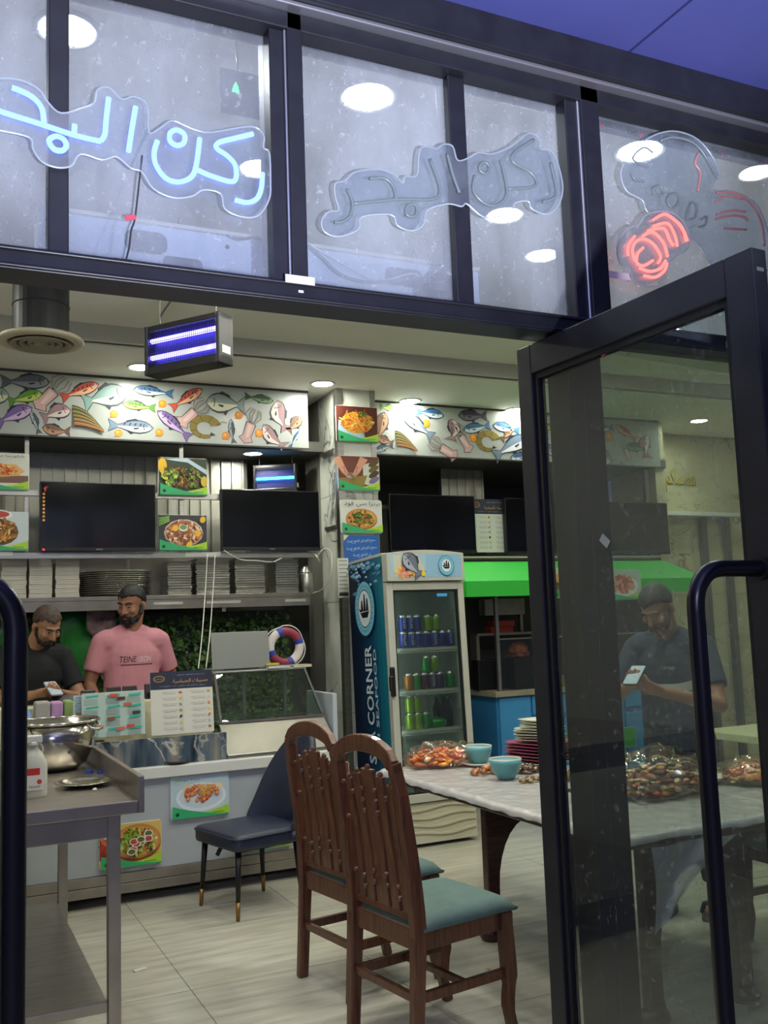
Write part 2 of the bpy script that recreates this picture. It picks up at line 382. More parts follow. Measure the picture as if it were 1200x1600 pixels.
# ceilings
struct('ceiling', MB().box(XL-.2, YF, ZU, XR+.2, 6.12, ZU+.1).box(XL-.2, 6.13, ZC, XR+.2, YB, ZC+.1), M_CEIL)
struct('trim_1', MB().box(XL, 6.10, ZC, XR, 6.16, ZU+.02), mat('cove_paint', '#b9b9b4', .7), bevel=.006)
struct('trim_2', MB().box(XL, 6.16, ZC-.012, XR, 6.30, ZC+.001), M_CEIL, bevel=.004)
# outside soffit and fascia over the shop front
M_SOF = mat('soffit_panel', '#4a4f92', .5, var=.1, scale=3)
so = sempty('ceiling_canopy')
for k in range(9):
    obj('soffit_panel', MB().box(XL-.4+k*1.2, -2.5, 3.13, XL-.4+k*1.2+1.19, YF-.02, 3.16), M_SOF, so)
obj('soffit_backing', MB().box(XL-.5, -2.5, 3.165, XR+.5, YF, 3.25), M_GROUT, so)
# outer walls
M_WALL = mat('wall_paint', '#c9c8bd', .6, var=.04, scale=3)
struct('wall_left', MB().box(XL-.15, YF, 0, XL, YB, ZU), M_WALL)
wr = struct('wall_right', MB().box(XR, YF, 0, XR+.15, YB, ZU), M_MARBLE_Y)
# back wall right of the kiosk, marble slabs with a white ledge
wb = struct('wall_back', MB().box(6.42, 7.6, 0, XR, 7.8, ZC), M_MARBLE_Y)
for k in range(2):
    for j in range(2):
        obj('slab', MB().box(6.42+k*1.09, 7.585, .02+j*1.66, 6.42+k*1.09+1.085, 7.6, .02+j*1.66+1.655), M_MARBLE_Y, wb, bevel=.002)
lg = sempty('trim_3')
obj('ledge', MB().box(6.55, 7.40, 2.47, 7.62, 7.585, 2.51), M_WHITE, lg, bevel=.004)
for xx in (6.6, 7.2, 7.52): obj('ledge_post', MB().box(xx, 7.50, 0, xx+.06, 7.56, 2.47), mat('grey_post', '#5b5f5a', .4, .3), lg)
# kitchen behind the counter: ribbed steel wall, soffit, half wall
M_RIB = mat('ribbed_steel', '#b3b2a4', .36, .75, var=.12, scale=3, stretch=(1, 1, .3))
M_DARK = mat('kitchen_soffit_paint', '#55554f', .5, var=.1, scale=3)
wk = struct('wall_kitchen', MB().box(XL, YB-.1, 0, 6.42, YB, ZC), M_DARK)
YK = 7.66
wk2 = struct('wall_kitchen_panel', MB().box(XL, YK, 1.70, ony(386, 740, YK).x, YK+.05, ZK), M_DARK)
wk3 = struct('wall_kitchen_panel_right', MB().box(ony(688, 740, YK).x, YK, 1.70, ony(747, 740, YK).x, YK+.05, ZK), M_DARK)
rib_me = mesh_of('rib_panel', MB().box(0, -.012, 1.7, .074, 0, ZK).box(.074, -.03, 1.7, .086, 0, ZK)); rib_me.materials.append(M_RIB)
for par, xa, xb in ((wk2, .25, ony(386, 740, YK).x), (wk3, ony(688, 740, YK).x, ony(747, 740, YK).x)):
    x = xa
    while x < xb-.05:
        o = bpy.data.objects.new('rib_panel', rib_me); COL.objects.link(o); o.parent = par; o.location = (x, YK, 0); x += .088
struct('ceiling_kitchen', MB().box(XL, YR+.03, ZK, 6.42, YB, ZK+.08), M_DARK)
struct('wall_kitchen_side', MB().box(6.30, YR+.05, 0, 6.42, 7.8, ZC), M_MARBLE_Y)
hw = struct('wall_half', MB().box(XL, 7.43, 0, 2.65, 7.5, 1.64), mat('half_wall', '#3a3c38', .6))
# marble pillar between the two bays
xp0, xp1 = ony(527, 640, YP).x, ony(583, 640, YP).x
pl = struct('wall_pillar', MB().box(xp0+.006, YP+.006, 0, xp1-.006, 7.55, ZC), M_GROUT)
for k in range(4):
    z0, z1 = k*.84, min((k+1)*.84-.004, ZC)
    obj('slab', MB().box(xp0, YP, z0, xp1, YP+.012, z1), M_MARBLE, pl)
    obj('slab', MB().box(xp0, YP+.014, z0, xp0+.012, 7.2, z1), M_MARBLE, pl)
obj('corner_strip', MB().box(xp0-.012, YP-.012, 0, xp0+.04, YP, ZC).box(xp0-.012, YP, 0, xp0, YP+.05, ZC), M_STEEL, pl)
obj('corner_strip', MB().box(xp1-.03, YP-.012, 0, xp1+.012, YP, ZC), M_STEEL, pl)
obj('side_band', MB().box(xp0-.014, YP+.08, 2.83, xp0-.002, 7.1, 2.88), M_STEEL, pl)
obj('side_band', MB().box(xp0-.014, YP+.08, 2.25, xp0-.002, 7.1, 2.275), M_STEEL, pl)
# ------------------------------------------------------------------ shop front
wf = sempty('wall_front')
ZB0, ZB1, ZH0, ZH1 = 2.274, 2.326, 2.975, 3.02
def bar(n, *a, m=None): return obj(n, MB().box(*a), m or M_FRAME, wf, bevel=.003)
bar('transom_bar', XL, YF, ZB0, XR, YI, ZB1)
bar('transom_lip', XL, YF-.008, ZB1-.012, XR, YF, ZB1-.004)
bar('transom_lip', XL, YF-.006, ZB0+.004, XR, YF, ZB0+.012)
bar('head_bar', XL, YF, ZH0, XR, YI, ZH1)
bar('head_fascia', XL, YF-.05, ZH1+.012, XR, YI, ZH1+.11)
bar('head_strip', XL, YF-.03, ZH1, XR, YI, ZH1+.012, m=mat('bare_aluminium', '#a9a9b4', .35, .8))
bar('head_fill', XL, YF, ZH1+.11, XR, YI, ZU)
PX = {k: ony(k, 250, 2.11).x for k in (77, 110, 425, 447, 451, 475, 711, 737, 888, 905, 909, 922)}
bar('mullion', PX[77], YF+.03, ZB1, PX[110], YI, ZH0)
bar('sash', PX[425], YF+.012, ZB1, PX[447], YI, ZH0)
bar('mullion', PX[451], YF, ZB1, PX[475], YI, ZH1)
bar('mullion', PX[711], YF+.03, ZB1, PX[737], YI, ZH0)
bar('sash', PX[888], YF+.012, ZB1, PX[905], YI, ZH0)
bar('mullion', PX[909], YF, ZB1, PX[922]+.035, YI, ZH1)
M_BRIGHT = mat('bright_edge', '#cfd0d6', .3, .9)
bar('edge_strip', PX[447], YF+.006, ZB1, PX[451], YI-.01, ZH0, m=M_BRIGHT)
bar('edge_strip', PX[905], YF+.006, ZB1, PX[909], YI-.01, ZH0, m=M_BRIGHT)
XJ = ony(883, 500, YF).x; XJ1 = ony(938, 500, YF).x
bar('door_jamb', XJ, YF, 0, XJ+.052, YI, ZB0)
bar('door_jamb', XJ+.056, YF+.01, 0, XJ1, YI, ZB0)
bar('door_jamb', -.22, YF, 0, -.10, YI, ZB0)
bar('side_post', XL, YF, 0, XL+.1, YI, ZH0)
bar('side_post', 3.0, YF, 0, 3.08, YI, ZH0); bar('side_post', 4.5, YF, 0, 4.58, YI, ZH0); bar('side_post', 6.4, YF, 0, 6.48, YI, ZH0); bar('side_post', XR-.1, YF, 0, XR, YI, ZH0)
bar('bottom_rail', XJ1, YF, 0, XR, YI, .10)
bar('bottom_rail', XL, YF, 0, -.22, YI, .10)
G_TOP = mat_glass('dusty_pane', '#e9edf4', .30, '#c4c9d6', 1.0)
G_SIDE = mat_glass('side_pane', '#eef2f0', .010, '#c8ccd0', 1.0)
G_DOOR = mat_glass('door_pane', '#eaf0ec', .014, '#c8ccd0', 1.4, 2.0)
def window(n, panes, z0, z1, m, parts=()):
    w = sempty(n)
    for a, b in panes: obj('pane', MB().box(a, YF+.055, z0, b, YF+.061, z1), m, w)
    return w
window('window_1', [(XL+.1, PX[77]), (PX[110], PX[425])], ZB1, ZH0, G_TOP)
window('window_2', [(PX[475], PX[711]), (PX[737], PX[888])], ZB1, ZH0, G_TOP)
window('window_3', [(PX[922]+.035, 3.0)], ZB1, ZH0, G_TOP)
window('window_4', [(3.08, 4.5), (4.58, 6.4), (6.48, XR-.1)], ZB1, ZH0, G_TOP)
window('window_5', [(XJ1, 3.0), (3.08, 4.5), (4.58, 6.4), (6.48, XR-.1)], .10, ZB0, G_SIDE)
window('window_6', [(XL+.1, -.22)], .10, ZB0, G_SIDE)
# paper labels left on the frame
tag(obj('paper_label', MB().box(ony(444, 440, YF).x, YF-.0095, 2.316, ony(490, 455, YF).x, YF-.0082, 2.336), mat('label_paper', '#d9cfd6', .7)), 'white paper strip stuck on the frame under the blue sign corner', 'label')
tag(obj('paper_scrap', MB().box(ony(466, 457, YF).x, YF-.002, 2.297, ony(474, 459, YF).x, YF-.0005, 2.303), MATS['label_paper']), 'tiny white scrap on the dark frame below the paper strip', 'scrap')
# ------------------------------------------------------------------ door leaves
def leaf(n, heel, toe, face_sign, handle_off):
    """leaf from heel (hinge) to toe; local x runs heel -> toe, local -y*sign faces the passage"""
    h, t = Vector((*heel, 0)), Vector((*toe, 0)); W = (t-h).length; a = math.atan2(t.y-h.y, t.x-h.x)
    e = sempty(n); e.location = h; e.rotation_euler = (0, 0, a)
    T = .045; zt = 2.262; s = face_sign
    y0, y1 = (0, T) if s > 0 else (-T, 0)
    def P(nm, *b, m=M_FRAME2, bv=.003): return obj(nm, MB().box(*b), m, e, bevel=bv)
    P('stile', 0, y0, .012, .062, y1, zt); P('stile', W-.075, y0, .012, W, y1, zt)
    P('top_rail', .062, y0, zt-.085, W-.075, y1, zt); P('bottom_rail', .062, y0, .012, W-.075, y1, .17)
    g = .016
    for b in ((.062, y0+.01, .17, .062+g, y1-.01, zt-.085), (W-.075-g, y0+.01, .17, W-.075, y1-.01, zt-.085),
              (.062+g, y0+.01, zt-.085-g, W-.075-g, y1-.01, zt-.085), (.062+g, y0+.01, .17, W-.075-g, y1-.01, .17+g)):
        P('glazing_bead', *b, m=M_RUB, bv=0)
    ym = (y0+y1)/2
    P('pane', .062+g, ym-.004, .17+g, W-.075-g, ym+.004, zt-.085-g, m=G_DOOR, bv=0)
    hx = W-.037; ys = -handle_off*s; yf = 0; sg = -s
    zt_h, zb_h = 1.585, .30
    pts = spline([(hx, yf, zt_h), (hx, ys*.4, zt_h), (hx, ys-.1*sg, zt_h), (hx, ys-.075*sg, zt_h), (hx, ys-.0463*sg, zt_h-.0057), (hx, ys-.022*sg, zt_h-.022), (hx, ys-.0057*sg, zt_h-.0463), (hx, ys, zt_h-.075), (hx, ys, zt_h-.11), (hx, ys, zt_h-.2), (hx, ys, 1.2), (hx, ys, .7), (hx, ys, zb_h+.05), (hx, ys-.0146*sg, zb_h+.0146), (hx, ys-.05*sg, zb_h), (hx, ys*.5, zb_h), (hx, yf, zb_h)], 6)
    hd = obj('pull_handle', MB().tube(pts, .0172, 14), mat('handle_black', '#100f13', .3), e, smooth=True)
    obj('handle_collar', MB().cyl((hx, yf-.012*s, zt_h), (hx, yf, zt_h), .024, n=18), M_RUB, hd)
    obj('lock_plate', MB().box(W-.002, y0+.012, zt-.05, W+.001, y1-.012, zt-.042), M_BRIGHT, e)
    return e
leaf('door_1', (1.511, 2.252), (1.560, 1.425), 1, .199)
leaf('door_2', (-.060, 2.252), (-.085, 1.425), -1, .197)
# ------------------------------------------------------------------ downlights
def downlight(u, v, z, r, label, strength=None):
    p = onz(u, v, z); t = thing('downlight', label, 'light', (p.x, p.y, z), 0, 'round ceiling downlights')
    obj('trim_ring', MB().lathe([(r*.86, -.004), (r, -.010), (r*1.12, -.008), (r*1.14, 0), (r*.86, 0)], 28, caps=False), M_WHITE, t, smooth=True)
    obj('diffuser', MB().lathe([(.001, -.0075), (r*.5, -.0085), (r*.86, -.006)], 28, caps=True), mat_emit('lamp_diffuser', '#fbfbee', LAMP_STRENGTH), t)
    return t
downlight(105, 45, ZU, .095, 'round downlight at the top left behind the upper window')
downlight(575, 150, ZU, .105, 'large glaring downlight behind the middle upper window')
downlight(788, 335, ZU, .095, 'downlight behind the lower edge of the unlit script sign')
downlight(847, 398, ZU, .095, 'downlight low behind the middle upper window, beside the post')
downlight(1000, 235, ZU, .105, 'glaring downlight behind the seafood shaped sign')
downlight(405, 262, ZU, .09, 'downlight shining through the end of the blue lit sign')
downlight(1182, 268, ZU, .08, 'downlight at the right edge of the upper windows')
downlight(220, 573, ZC, .085, 'downlight just left of the hanging insect killer')
downlight(504, 599, ZC, .085, 'downlight in front of the marble pillar top')
downlight(641, 626, ZC, .085, 'downlight glowing on the left part of the right fish sign')
downlight(805, 640, ZC, .085, 'downlight by the open door edge, glowing on the right fish sign')
downlight(1092, 657, ZC, .085, 'downlight over the warm marble wall seen through the door')
downlight(395, 708, ZK, .075, 'small downlight under the left fish sign, in the kitchen')
for _x, _y, _w in ((4.6, 3.2, 'nearest the shop front'), (4.6, 5.0, 'over the dining tables'), (6.6, 3.2, 'over the far right corner by the shop front'), (6.6, 5.0, 'towards the right wall'), (-.5, 3.6, 'over the left side wall'), (-.4, 5.4, 'left of the air diffuser'), (2.6, 5.3, 'in the middle of the upper ceiling')):  # further downlights out of view, added to brighten the room
    _t = thing('downlight', 'added unseen ceiling downlight '+_w, 'light', (_x, _y, ZU), 0, 'round ceiling downlights')
    for c in kids(bpy.data.objects['downlight']): dup(c, parent=_t)
# ================================================================== FISH SIGNS
def signboard(name, label, x0, x1, z0, z1, y):
    t = thing(name, label, 'sign', (x0, y, z0))
    obj('board', MB().box(0, 0, 0, x1-x0, .03, z1-z0), mat('sign_face', '#b0b6b0', .22, var=.03, scale=2), t, bevel=.002)
    obj('edge_trim', MB().box(-.004, -.006, z1-z0-.012, x1-x0+.004, 0, z1-z0+.006), mat('trim_grey', '#4a4a48', .5, .3), t)
    obj('edge_trim', MB().box(-.004, -.006, -.006, x1-x0+.004, 0, .006), MATS['trim_grey'], t)
    return t
sgL = signboard('fish_signboard', 'long white fish signboard over the counter, left of the pillar', XL+.05, ony(481, 640, YS).x, ony(240, 690, YS).z, ZC-.004, YS)
sgR = signboard('fish_signboard', 'white fish signboard on the right, behind the open door', xp1+.03, ony(1030, 690, YR).x, ony(700, 715, YR).z, ZC-.004, YR)
FC = {'bream': ('#7d9f97', '#d8dcc4'), 'bream2': ('#8a9a94', '#d9d6b8'), 'mack': ('#3f6f9c', '#cfe0e6'), 'salmon': ('#74889c', '#e6e6ec'), 'purple': ('#7d62a0', '#c9aed4'),
      'red': ('#c4513f', '#e7b48c'), 'green': ('#5f9436', '#b9cc62'), 'green2': ('#3f5f42', '#7d9a72'), 'grey': ('#5d6470', '#8b8f98'), 'pink': ('#9c7a7c', '#d9c8c4'),
      'brown': ('#7b5c48', '#b48a6c'), 'ancho': ('#4f6068', '#a9b6b8'), 'dusk': ('#564a62', '#85788f')}
def sfish(par, y, kind, h, t, ratio, bend=0.):
    p = Pr(.00035); o = par.location; A, B = ony(*h, y), ony(*t, y)
    p.fishy(A.x-o.x, A.z-o.z, B.x-o.x, B.z-o.z, ratio, *FC[kind], bend=bend)
    return p.build('printed_fish', PRM, par, (0, -.001, 0))
def ssquid(par, y, h, t):
    p = Pr(.00035); o = par.location; A, B = ony(*h, y), ony(*t, y); a = Vector((A.x-o.x, A.z-o.z)); b = Vector((B.x-o.x, B.z-o.z)); d = b-a; n = Vector((-d.y, d.x))
    P = lambda s, w: tuple(a+d*s+n*w)
    p.poly([P(*q) for q in ((-.02, 0), (.1, .22), (.2, .13), (.58, .15), (.62, .05), (.62, -.05), (.58, -.15), (.2, -.13), (.1, -.22))], '#5e4a4c')
    p.poly([P(*q) for q in ((0, 0), (.1, .19), (.2, .11), (.57, .12), (.6, 0), (.57, -.12), (.2, -.11), (.1, -.19))], '#cfa9a4')
    p.poly([P(*q) for q in ((.15, .02), (.55, .08), (.55, -.04), (.2, -.05))], '#e0c4bd')
    for w0, w1 in ((.07, .3), (.04, .16), (0, .04), (-.04, -.14), (-.07, -.28)):
        p.line([P(.58, w0), P(.8, w1*.8), P(1, w1*.5)], d.length*.035, '#8d8580')
    p.ell(*P(.6, .05), d.length*.02, d.length*.02, '#202020')
    return p.build('printed_squid', PRM, par, (0, -.001, 0))
def sshrimp(par, y, c, r, flip=1, a0=.2):
    p = Pr(.00035); o = par.location; C = ony(*c, y); R = (ony(c[0]+r, c[1], y)-C).length; cx, cz = C.x-o.x, C.z-o.z
    an = [a0+i*(1.55*PI)/12 for i in range(13)]
    for k, (g, col) in enumerate(((.07, '#4a4020'), (0, '#8c7a34'))):
        w = [R*(.95-.045*i)+g*R for i in range(13)]
        out = [(cx+flip*math.cos(t)*(R+q*.45), cz+math.sin(t)*(R+q*.45)*.8) for t, q in zip(an, w)]
        inn = [(cx+flip*math.cos(t)*(R-q*.45), cz+math.sin(t)*(R-q*.45)*.8) for t, q in zip(an, w)]
        p.poly(out+inn[::-1], col)
    for t, q in list(zip(an, w))[2:12:2]:
        p.line([(cx+flip*math.cos(t)*(R+q*.4), cz+math.sin(t)*(R+q*.4)*.8), (cx+flip*math.cos(t)*(R-q*.4), cz+math.sin(t)*(R-q*.4)*.8)], R*.05, '#5c5224')
    t = an[-1]; p.poly([(cx+flip*math.cos(t)*R*.9, cz+math.sin(t)*R*.8), (cx+flip*math.cos(t+.5)*R*1.2, cz+math.sin(t+.5)*R), (cx+flip*math.cos(t+.45)*R*.7, cz+math.sin(t+.45)*R*.6)], '#3c3428')
    t = an[0]; p.line([(cx+flip*math.cos(t)*R, cz+math.sin(t)*R*.8), (cx+flip*R*1.5, cz+R*.55), (cx+flip*R*1.9, cz+R*.5)], R*.06, '#5c4a24')
    return p.build('printed_shrimp', PRM, par, (0, -.001, 0))
def sprawns(par, y, c, s):
    p = Pr(.00035); o = par.location; C = ony(*c, y); S = (ony(c[0]+s, c[1], y)-C).length; cx, cz = C.x-o.x, C.z-o.z
    for i, col in enumerate(('#5d5f3c', '#6f7440', '#7b6a3c', '#8c6e48', '#a4653c')):
        f = i/4; pts = []
        for k in range(9):
            u = k/8; pts.append((cx-S+2*S*u*(.75+.1*f)+f*S*.12, cz+S*(.75-f*.95)-S*u*u*(.95-.55*f)))
        for g, cc in ((.075, '#2e2c1e'), (.05, col)):
            p.poly([(x, z+S*g*(2.2-k*.12)) for k, (x, z) in enumerate(pts)]+[(x, z-S*g*(2.2-k*.12)) for k, (x, z) in reversed(list(enumerate(pts)))], cc)
        p.line([(pts[k][0], pts[k][1]+S*.03) for k in range(9)], S*.02, '#c9b06a')
    return p.build('printed_prawns', PRM, par, (0, -.001, 0))
def sorange(par, y, c, r, col='#e8952c'):
    p = Pr(.00035); o = par.location; C = ony(*c, y); R = (ony(c[0]+r, c[1], y)-C).length
    p.ell(C.x-o.x, C.z-o.z, R, R, '#b4601c'); p.ell(C.x-o.x, C.z-o.z+R*.04, R*.92, R*.92, col); p.ell(C.x-o.x-R*.2, C.z-o.z+R*.25, R*.4, R*.35, '#f5b24a')
    p.poly([(C.x-o.x-R*.7, C.z-o.z-R*.6), (C.x-o.x-R*1.2, C.z-o.z-R*.9), (C.x-o.x-R*.3, C.z-o.z-R*.95)], '#c9782c')
    return p.build('printed_orange', PRM, par, (0, -.001, 0))
for k, h, t, r, b in (('grey', (78, 597), (1, 596), .3, .0), ('bream2', (14, 617), (-40, 620), .5, 0), ('green', (66, 614), (12, 628), .34, 0), ('purple', (50, 637), (-6, 662), .36, .02),
                      ('ancho', (48, 642), (61, 678), .24, .03), ('red', (154, 600), (95, 622), .28, 0), ('pink', (110, 640), (66, 655), .5, .08), ('brown', (66, 668), (110, 674), .4, -.05),
                      ('bream', (199, 612), (129, 629), .46, 0), ('mack', (208, 608), (271, 616), .24, 0), ('green', (191, 631), (243, 638), .26, 0), ('salmon', (239, 669), (169, 664), .28, 0),
                      ('red', (316, 608), (267, 638), .26, 0), ('bream2', (322, 628), (383, 634), .46, 0), ('purple', (246, 642), (297, 685), .27, 0), ('green2', (427, 627), (382, 619), .26, 0),
                      ('pink', (434, 626), (450, 673), .5, -.16), ('brown', (470, 652), (450, 674), .5, 0), ('pink', (411, 664), (446, 698), .42, -.12), ('ancho', (361, 655), (366, 693), .24, -.05), ('mack', (469, 672), (453, 699), .18, 0)):
    sfish(sgL, YS, k, h, t, r, b)
ssquid(sgL, YS, (56, 638), (104, 592)); ssquid(sgL, YS, (280, 664), (322, 628)); ssquid(sgL, YS, (382, 692), (400, 640))
sshrimp(sgL, YS, (320, 668), 18, 1, .25); sprawns(sgL, YS, (140, 658), 27)
for c in ((178, 647), (185, 677), (254, 631), (249, 676), (353, 681), (373, 649), (405, 677)): sorange(sgL, YS, c, 6.3)
for k, h, t, r, b in (('green', (617, 638), (594, 636), .4, 0), ('brown', (601, 644), (590, 690), .4, .0), ('brown', (590, 684), (615, 693), .45, 0), ('ancho', (586, 705), (614, 697), .3, .05),
                      ('salmon', (629, 648), (676, 684), .32, .02), ('mack', (693, 649), (650, 643), .3, 0), ('pink', (706, 655), (703, 688), .62, -.2), ('dusk', (716, 649), (761, 650), .32, 0),
                      ('mack', (724, 672), (766, 665), .3, 0), ('mack', (770, 664), (812, 674), .3, 0), ('salmon', (828, 684), (772, 714), .3, .03), ('brown', (800, 668), (784, 688), .4, 0),
                      ('mack', (797, 716), (840, 712), .26, 0), ('bream', (830, 655), (880, 648), .42, 0), ('purple', (848, 696), (884, 718), .34, 0), ('green', (846, 668), (880, 660), .3, 0),
                      ('bream2', (955, 720), (915, 705), .5, 0), ('red', (962, 664), (994, 688), .26, 0), ('green2', (978, 697), (1012, 702), .3, 0), ('pink', (1010, 680), (1012, 716), .55, .15), ('mack', (930, 672), (958, 668), .3, 0)):
    sfish(sgR, YR, k, h, t, r, b)
ssquid(sgR, YR, (714, 715), (671, 688)); ssquid(sgR, YR, (735, 706), (710, 664)); ssquid(sgR, YR, (984, 718), (972, 690))
sshrimp(sgR, YR, (762, 690), 14, 1, .3); sprawns(sgR, YR, (636, 692), 18); sshrimp(sgR, YR, (905, 690), 13, -1, .3)
for c in ((666, 662), (740, 684), (952, 682), (866, 700)): sorange(sgR, YR, c, 6)
# ================================================================== POSTERS AND MENUS
def poster(name, label, u0, v0, u1, v1, y, art, tilt=0., thick=.012, seed=1, cat='poster', rad=.018, bg='#d8d8cc', yaw=0.):
    a, b = ony(u0, v1, y), ony(u1, v0, y); w, h = b.x-a.x, b.z-a.z
    t = thing(name, label, cat, ((a.x+b.x)/2, y, (a.z+b.z)/2), 0); t.rotation_euler = (-tilt, 0, yaw)
    obj('board', MB().prism(rrect(w, h, rad), lambda x, z, d: (x, d, z), thick), mat('board_edge', '#e4e4dc', .3), t)
    p = Pr(); rn = random.Random(seed)
    if bg: p.poly(rrect(w-.004, h-.004, rad), bg)
    art(p, w, h, rn); p.build('print', PRM, t, (0, -.0006, 0)); return t
def waves(p, w, h):
    n = 12; lo = -h/2+.004
    L = lambda f: [(-w/2+.006+(w-.012)*i/n, f(i/n)) for i in range(n+1)]
    p.poly([(-w/2+.006, lo)]+[(w/2-.006, lo)]+list(reversed(L(lambda u: lo+h*(.02+.2*u**2.2+.02)))), '#a6cf3a')
    p.poly([(-w/2+.006, lo)]+[(w/2-.006, lo)]+list(reversed(L(lambda u: lo+h*(.27*(1-u)**1.7+.03)))), '#35a86a')
    p.ell(-w*.4, lo+h*.1, h*.05, h*.05, '#1d6b45'); p.ell(-w*.4, lo+h*.1, h*.03, h*.03, '#0e2a1c')
    p.rect(w*.2, lo+h*.07, w*.4, lo+h*.085, '#3f6b2a')
def blobs(p, rn, n, cx, cz, rx, rz, cols, s0, s1, asp=1.6):
    for _ in range(n):
        a = rn.random()*2*PI; q = math.sqrt(rn.random()); s = rn.uniform(s0, s1)
        p.ell(cx+rx*q*math.cos(a), cz+rz*q*math.sin(a), s*rn.uniform(1, asp), s/rn.uniform(1, asp), rn.choice(cols), rn.random()*PI, 7)
def a_wrap(p, w, h, rn):
    p.rect(-w*.48, -h*.3, w*.48, -h*.1, '#7b5a48'); p.poly([(-w*.5, -.02*h), (-w*.2, h*.2), (w*.25, h*.2), (w*.42, .02*h), (w*.3, -h*.1), (-w*.5, -h*.22)], '#e0b070')
    blobs(p, rn, 90, -.1*w, .04*h, w*.38, h*.13, ['#e07a2c', '#f0a03c', '#d8582c', '#f4c460', '#c9481c'], h*.02, h*.05); waves(p, w, h)
    p.text(arabic('شاورما سي فود'), 0, h*.4, w*.8, '#20281c', h*.11)
def a_noodle(p, w, h, rn):
    p.ell(-w*.1, h*.42, w*.3, h*.13, '#e8e6e0'); p.ell(-w*.1, h*.43, w*.24, h*.09, '#b8432c'); p.ell(-.05*w, -.02*h, w*.36, h*.34, '#6b4a2c')
    blobs(p, rn, 140, -.05*w, 0, w*.34, h*.3, ['#c98a34', '#e0a83c', '#8c5a24', '#f0c860', '#5c3a18', '#a86a2c'], h*.02, h*.06, 2.5); waves(p, w, h)
def a_grill(p, w, h, rn):
    p.rect(-w*.495, -h*.49, w*.495, h*.49, '#34402c'); p.poly([(-w*.4, h*.46), (w*.1, h*.49), (w*.49, h*.2), (w*.49, h*.08), (w*.1, h*.38), (-w*.2, h*.42)], '#b8d0dc')
    p.ell(-w*.42, h*.28, w*.09, h*.2, '#e0b42c'); p.ell(0, -.02*h, w*.42, h*.24, '#4a3a1c', -.4)
    blobs(p, rn, 160, 0, -.02*h, w*.42, h*.25, ['#6b4a20', '#a87834', '#c9a050', '#3c2c14', '#4f7a2c', '#8cb03c', '#2c3c1a'], h*.015, h*.05, 3)
    blobs(p, rn, 40, -.3*w, .0*h, w*.15, h*.25, ['#8cb03c', '#5c8c2c', '#c8d05c'], h*.02, h*.05); p.ell(w*.42, -h*.12, w*.07, h*.14, '#d8b83c'); waves(p, w, h)
def a_platter(p, w, h, rn):
    p.rect(-w*.495, -h*.49, w*.495, h*.49, '#3a3a40'); p.ell(w*.02, 0, w*.4, h*.38, '#d9c8b8'); p.ell(w*.02, 0, w*.37, h*.35, '#a87048')
    blobs(p, rn, 160, .02*w, 0, w*.36, h*.33, ['#e0a070', '#c97a48', '#f0d0a8', '#8c4a2c', '#f4e4c8', '#d86a3c'], h*.02, h*.055)
    p.ell(0, h*.13, w*.09, h*.1, '#e8e8dc'); p.ell(0, h*.15, w*.07, h*.07, '#7b9a5c')
    for c in ((-.16, .12), (.3, -.02), (.12, -.34), (.4, .36)): p.ell(c[0]*w, c[1]*h, w*.07, h*.08, '#ecc03c', 1)
    for k in range(4): p.line([(-w*.49, h*(.2+.06*k)), (-w*.28, h*(.32+.04*k))], h*.035, '#7fae4a')
    waves(p, w, h)
def a_pasta(p, w, h, rn):
    p.rect(-w*.495, -h*.49, w*.495, h*.49, '#5c2c22'); p.poly([(-w*.44, h*.1), (-w*.46, -h*.2), (-.1*w, -h*.44), (w*.2, -h*.4), (w*.1, 0)], '#a8c8d4'); p.ell(0, .05*h, w*.38, h*.3, '#e0a83c')
    blobs(p, rn, 170, 0, .06*h, w*.37, h*.29, ['#f0b840', '#e88a2c', '#d8602c', '#f4d870', '#c9481c', '#e8c04c'], h*.012, h*.04, 4)
    blobs(p, rn, 20, .1*w, .26*h, w*.12, h*.08, ['#5c7a2c', '#3c5a1c'], h*.02, h*.04); waves(p, w, h)
def a_hands(p, w, h, rn):
    p.rect(-w*.495, -h*.49, w*.495, h*.49, '#6b3a2c'); p.poly([(w*.1, h*.25), (w*.49, h*.4), (w*.49, -h*.4), (w*.1, -h*.3)], '#c8ccc0'); p.poly([(-w*.49, -h*.15), (w*.2, -h*.05), (w*.1, -h*.38), (-w*.49, -h*.4)], '#8c7a34')
    for k in range(4): p.ell(w*.36, h*(.3-.16*k), w*.14, h*.08, ['#5c4a24', '#6b5a30', '#4a3c20', '#7b6a8c'][k], .5)
    for sx in (-1, 1):
        p.poly([(-w*.2+sx*w*.24, h*.49), (-w*.2+sx*w*.1, h*.1), (-w*.2+sx*w*.03, -h*.05), (-w*.2+sx*w*.1, -h*.1), (-w*.2+sx*w*.2, 0), (-w*.2+sx*w*.42, h*.4)], '#d49a80')
        for k in range(3): p.line([(-w*.2+sx*w*(.2-.03*k), h*.2), (-w*.2+sx*w*(.06+.05*k), -h*.06)], h*.012, '#a86a54')
    blobs(p, rn, 30, -.2*w, -.08*h, w*.1, h*.08, ['#c9a0a0', '#8c6a5c', '#7b7a3c'], h*.02, h*.05); waves(p, w, h)
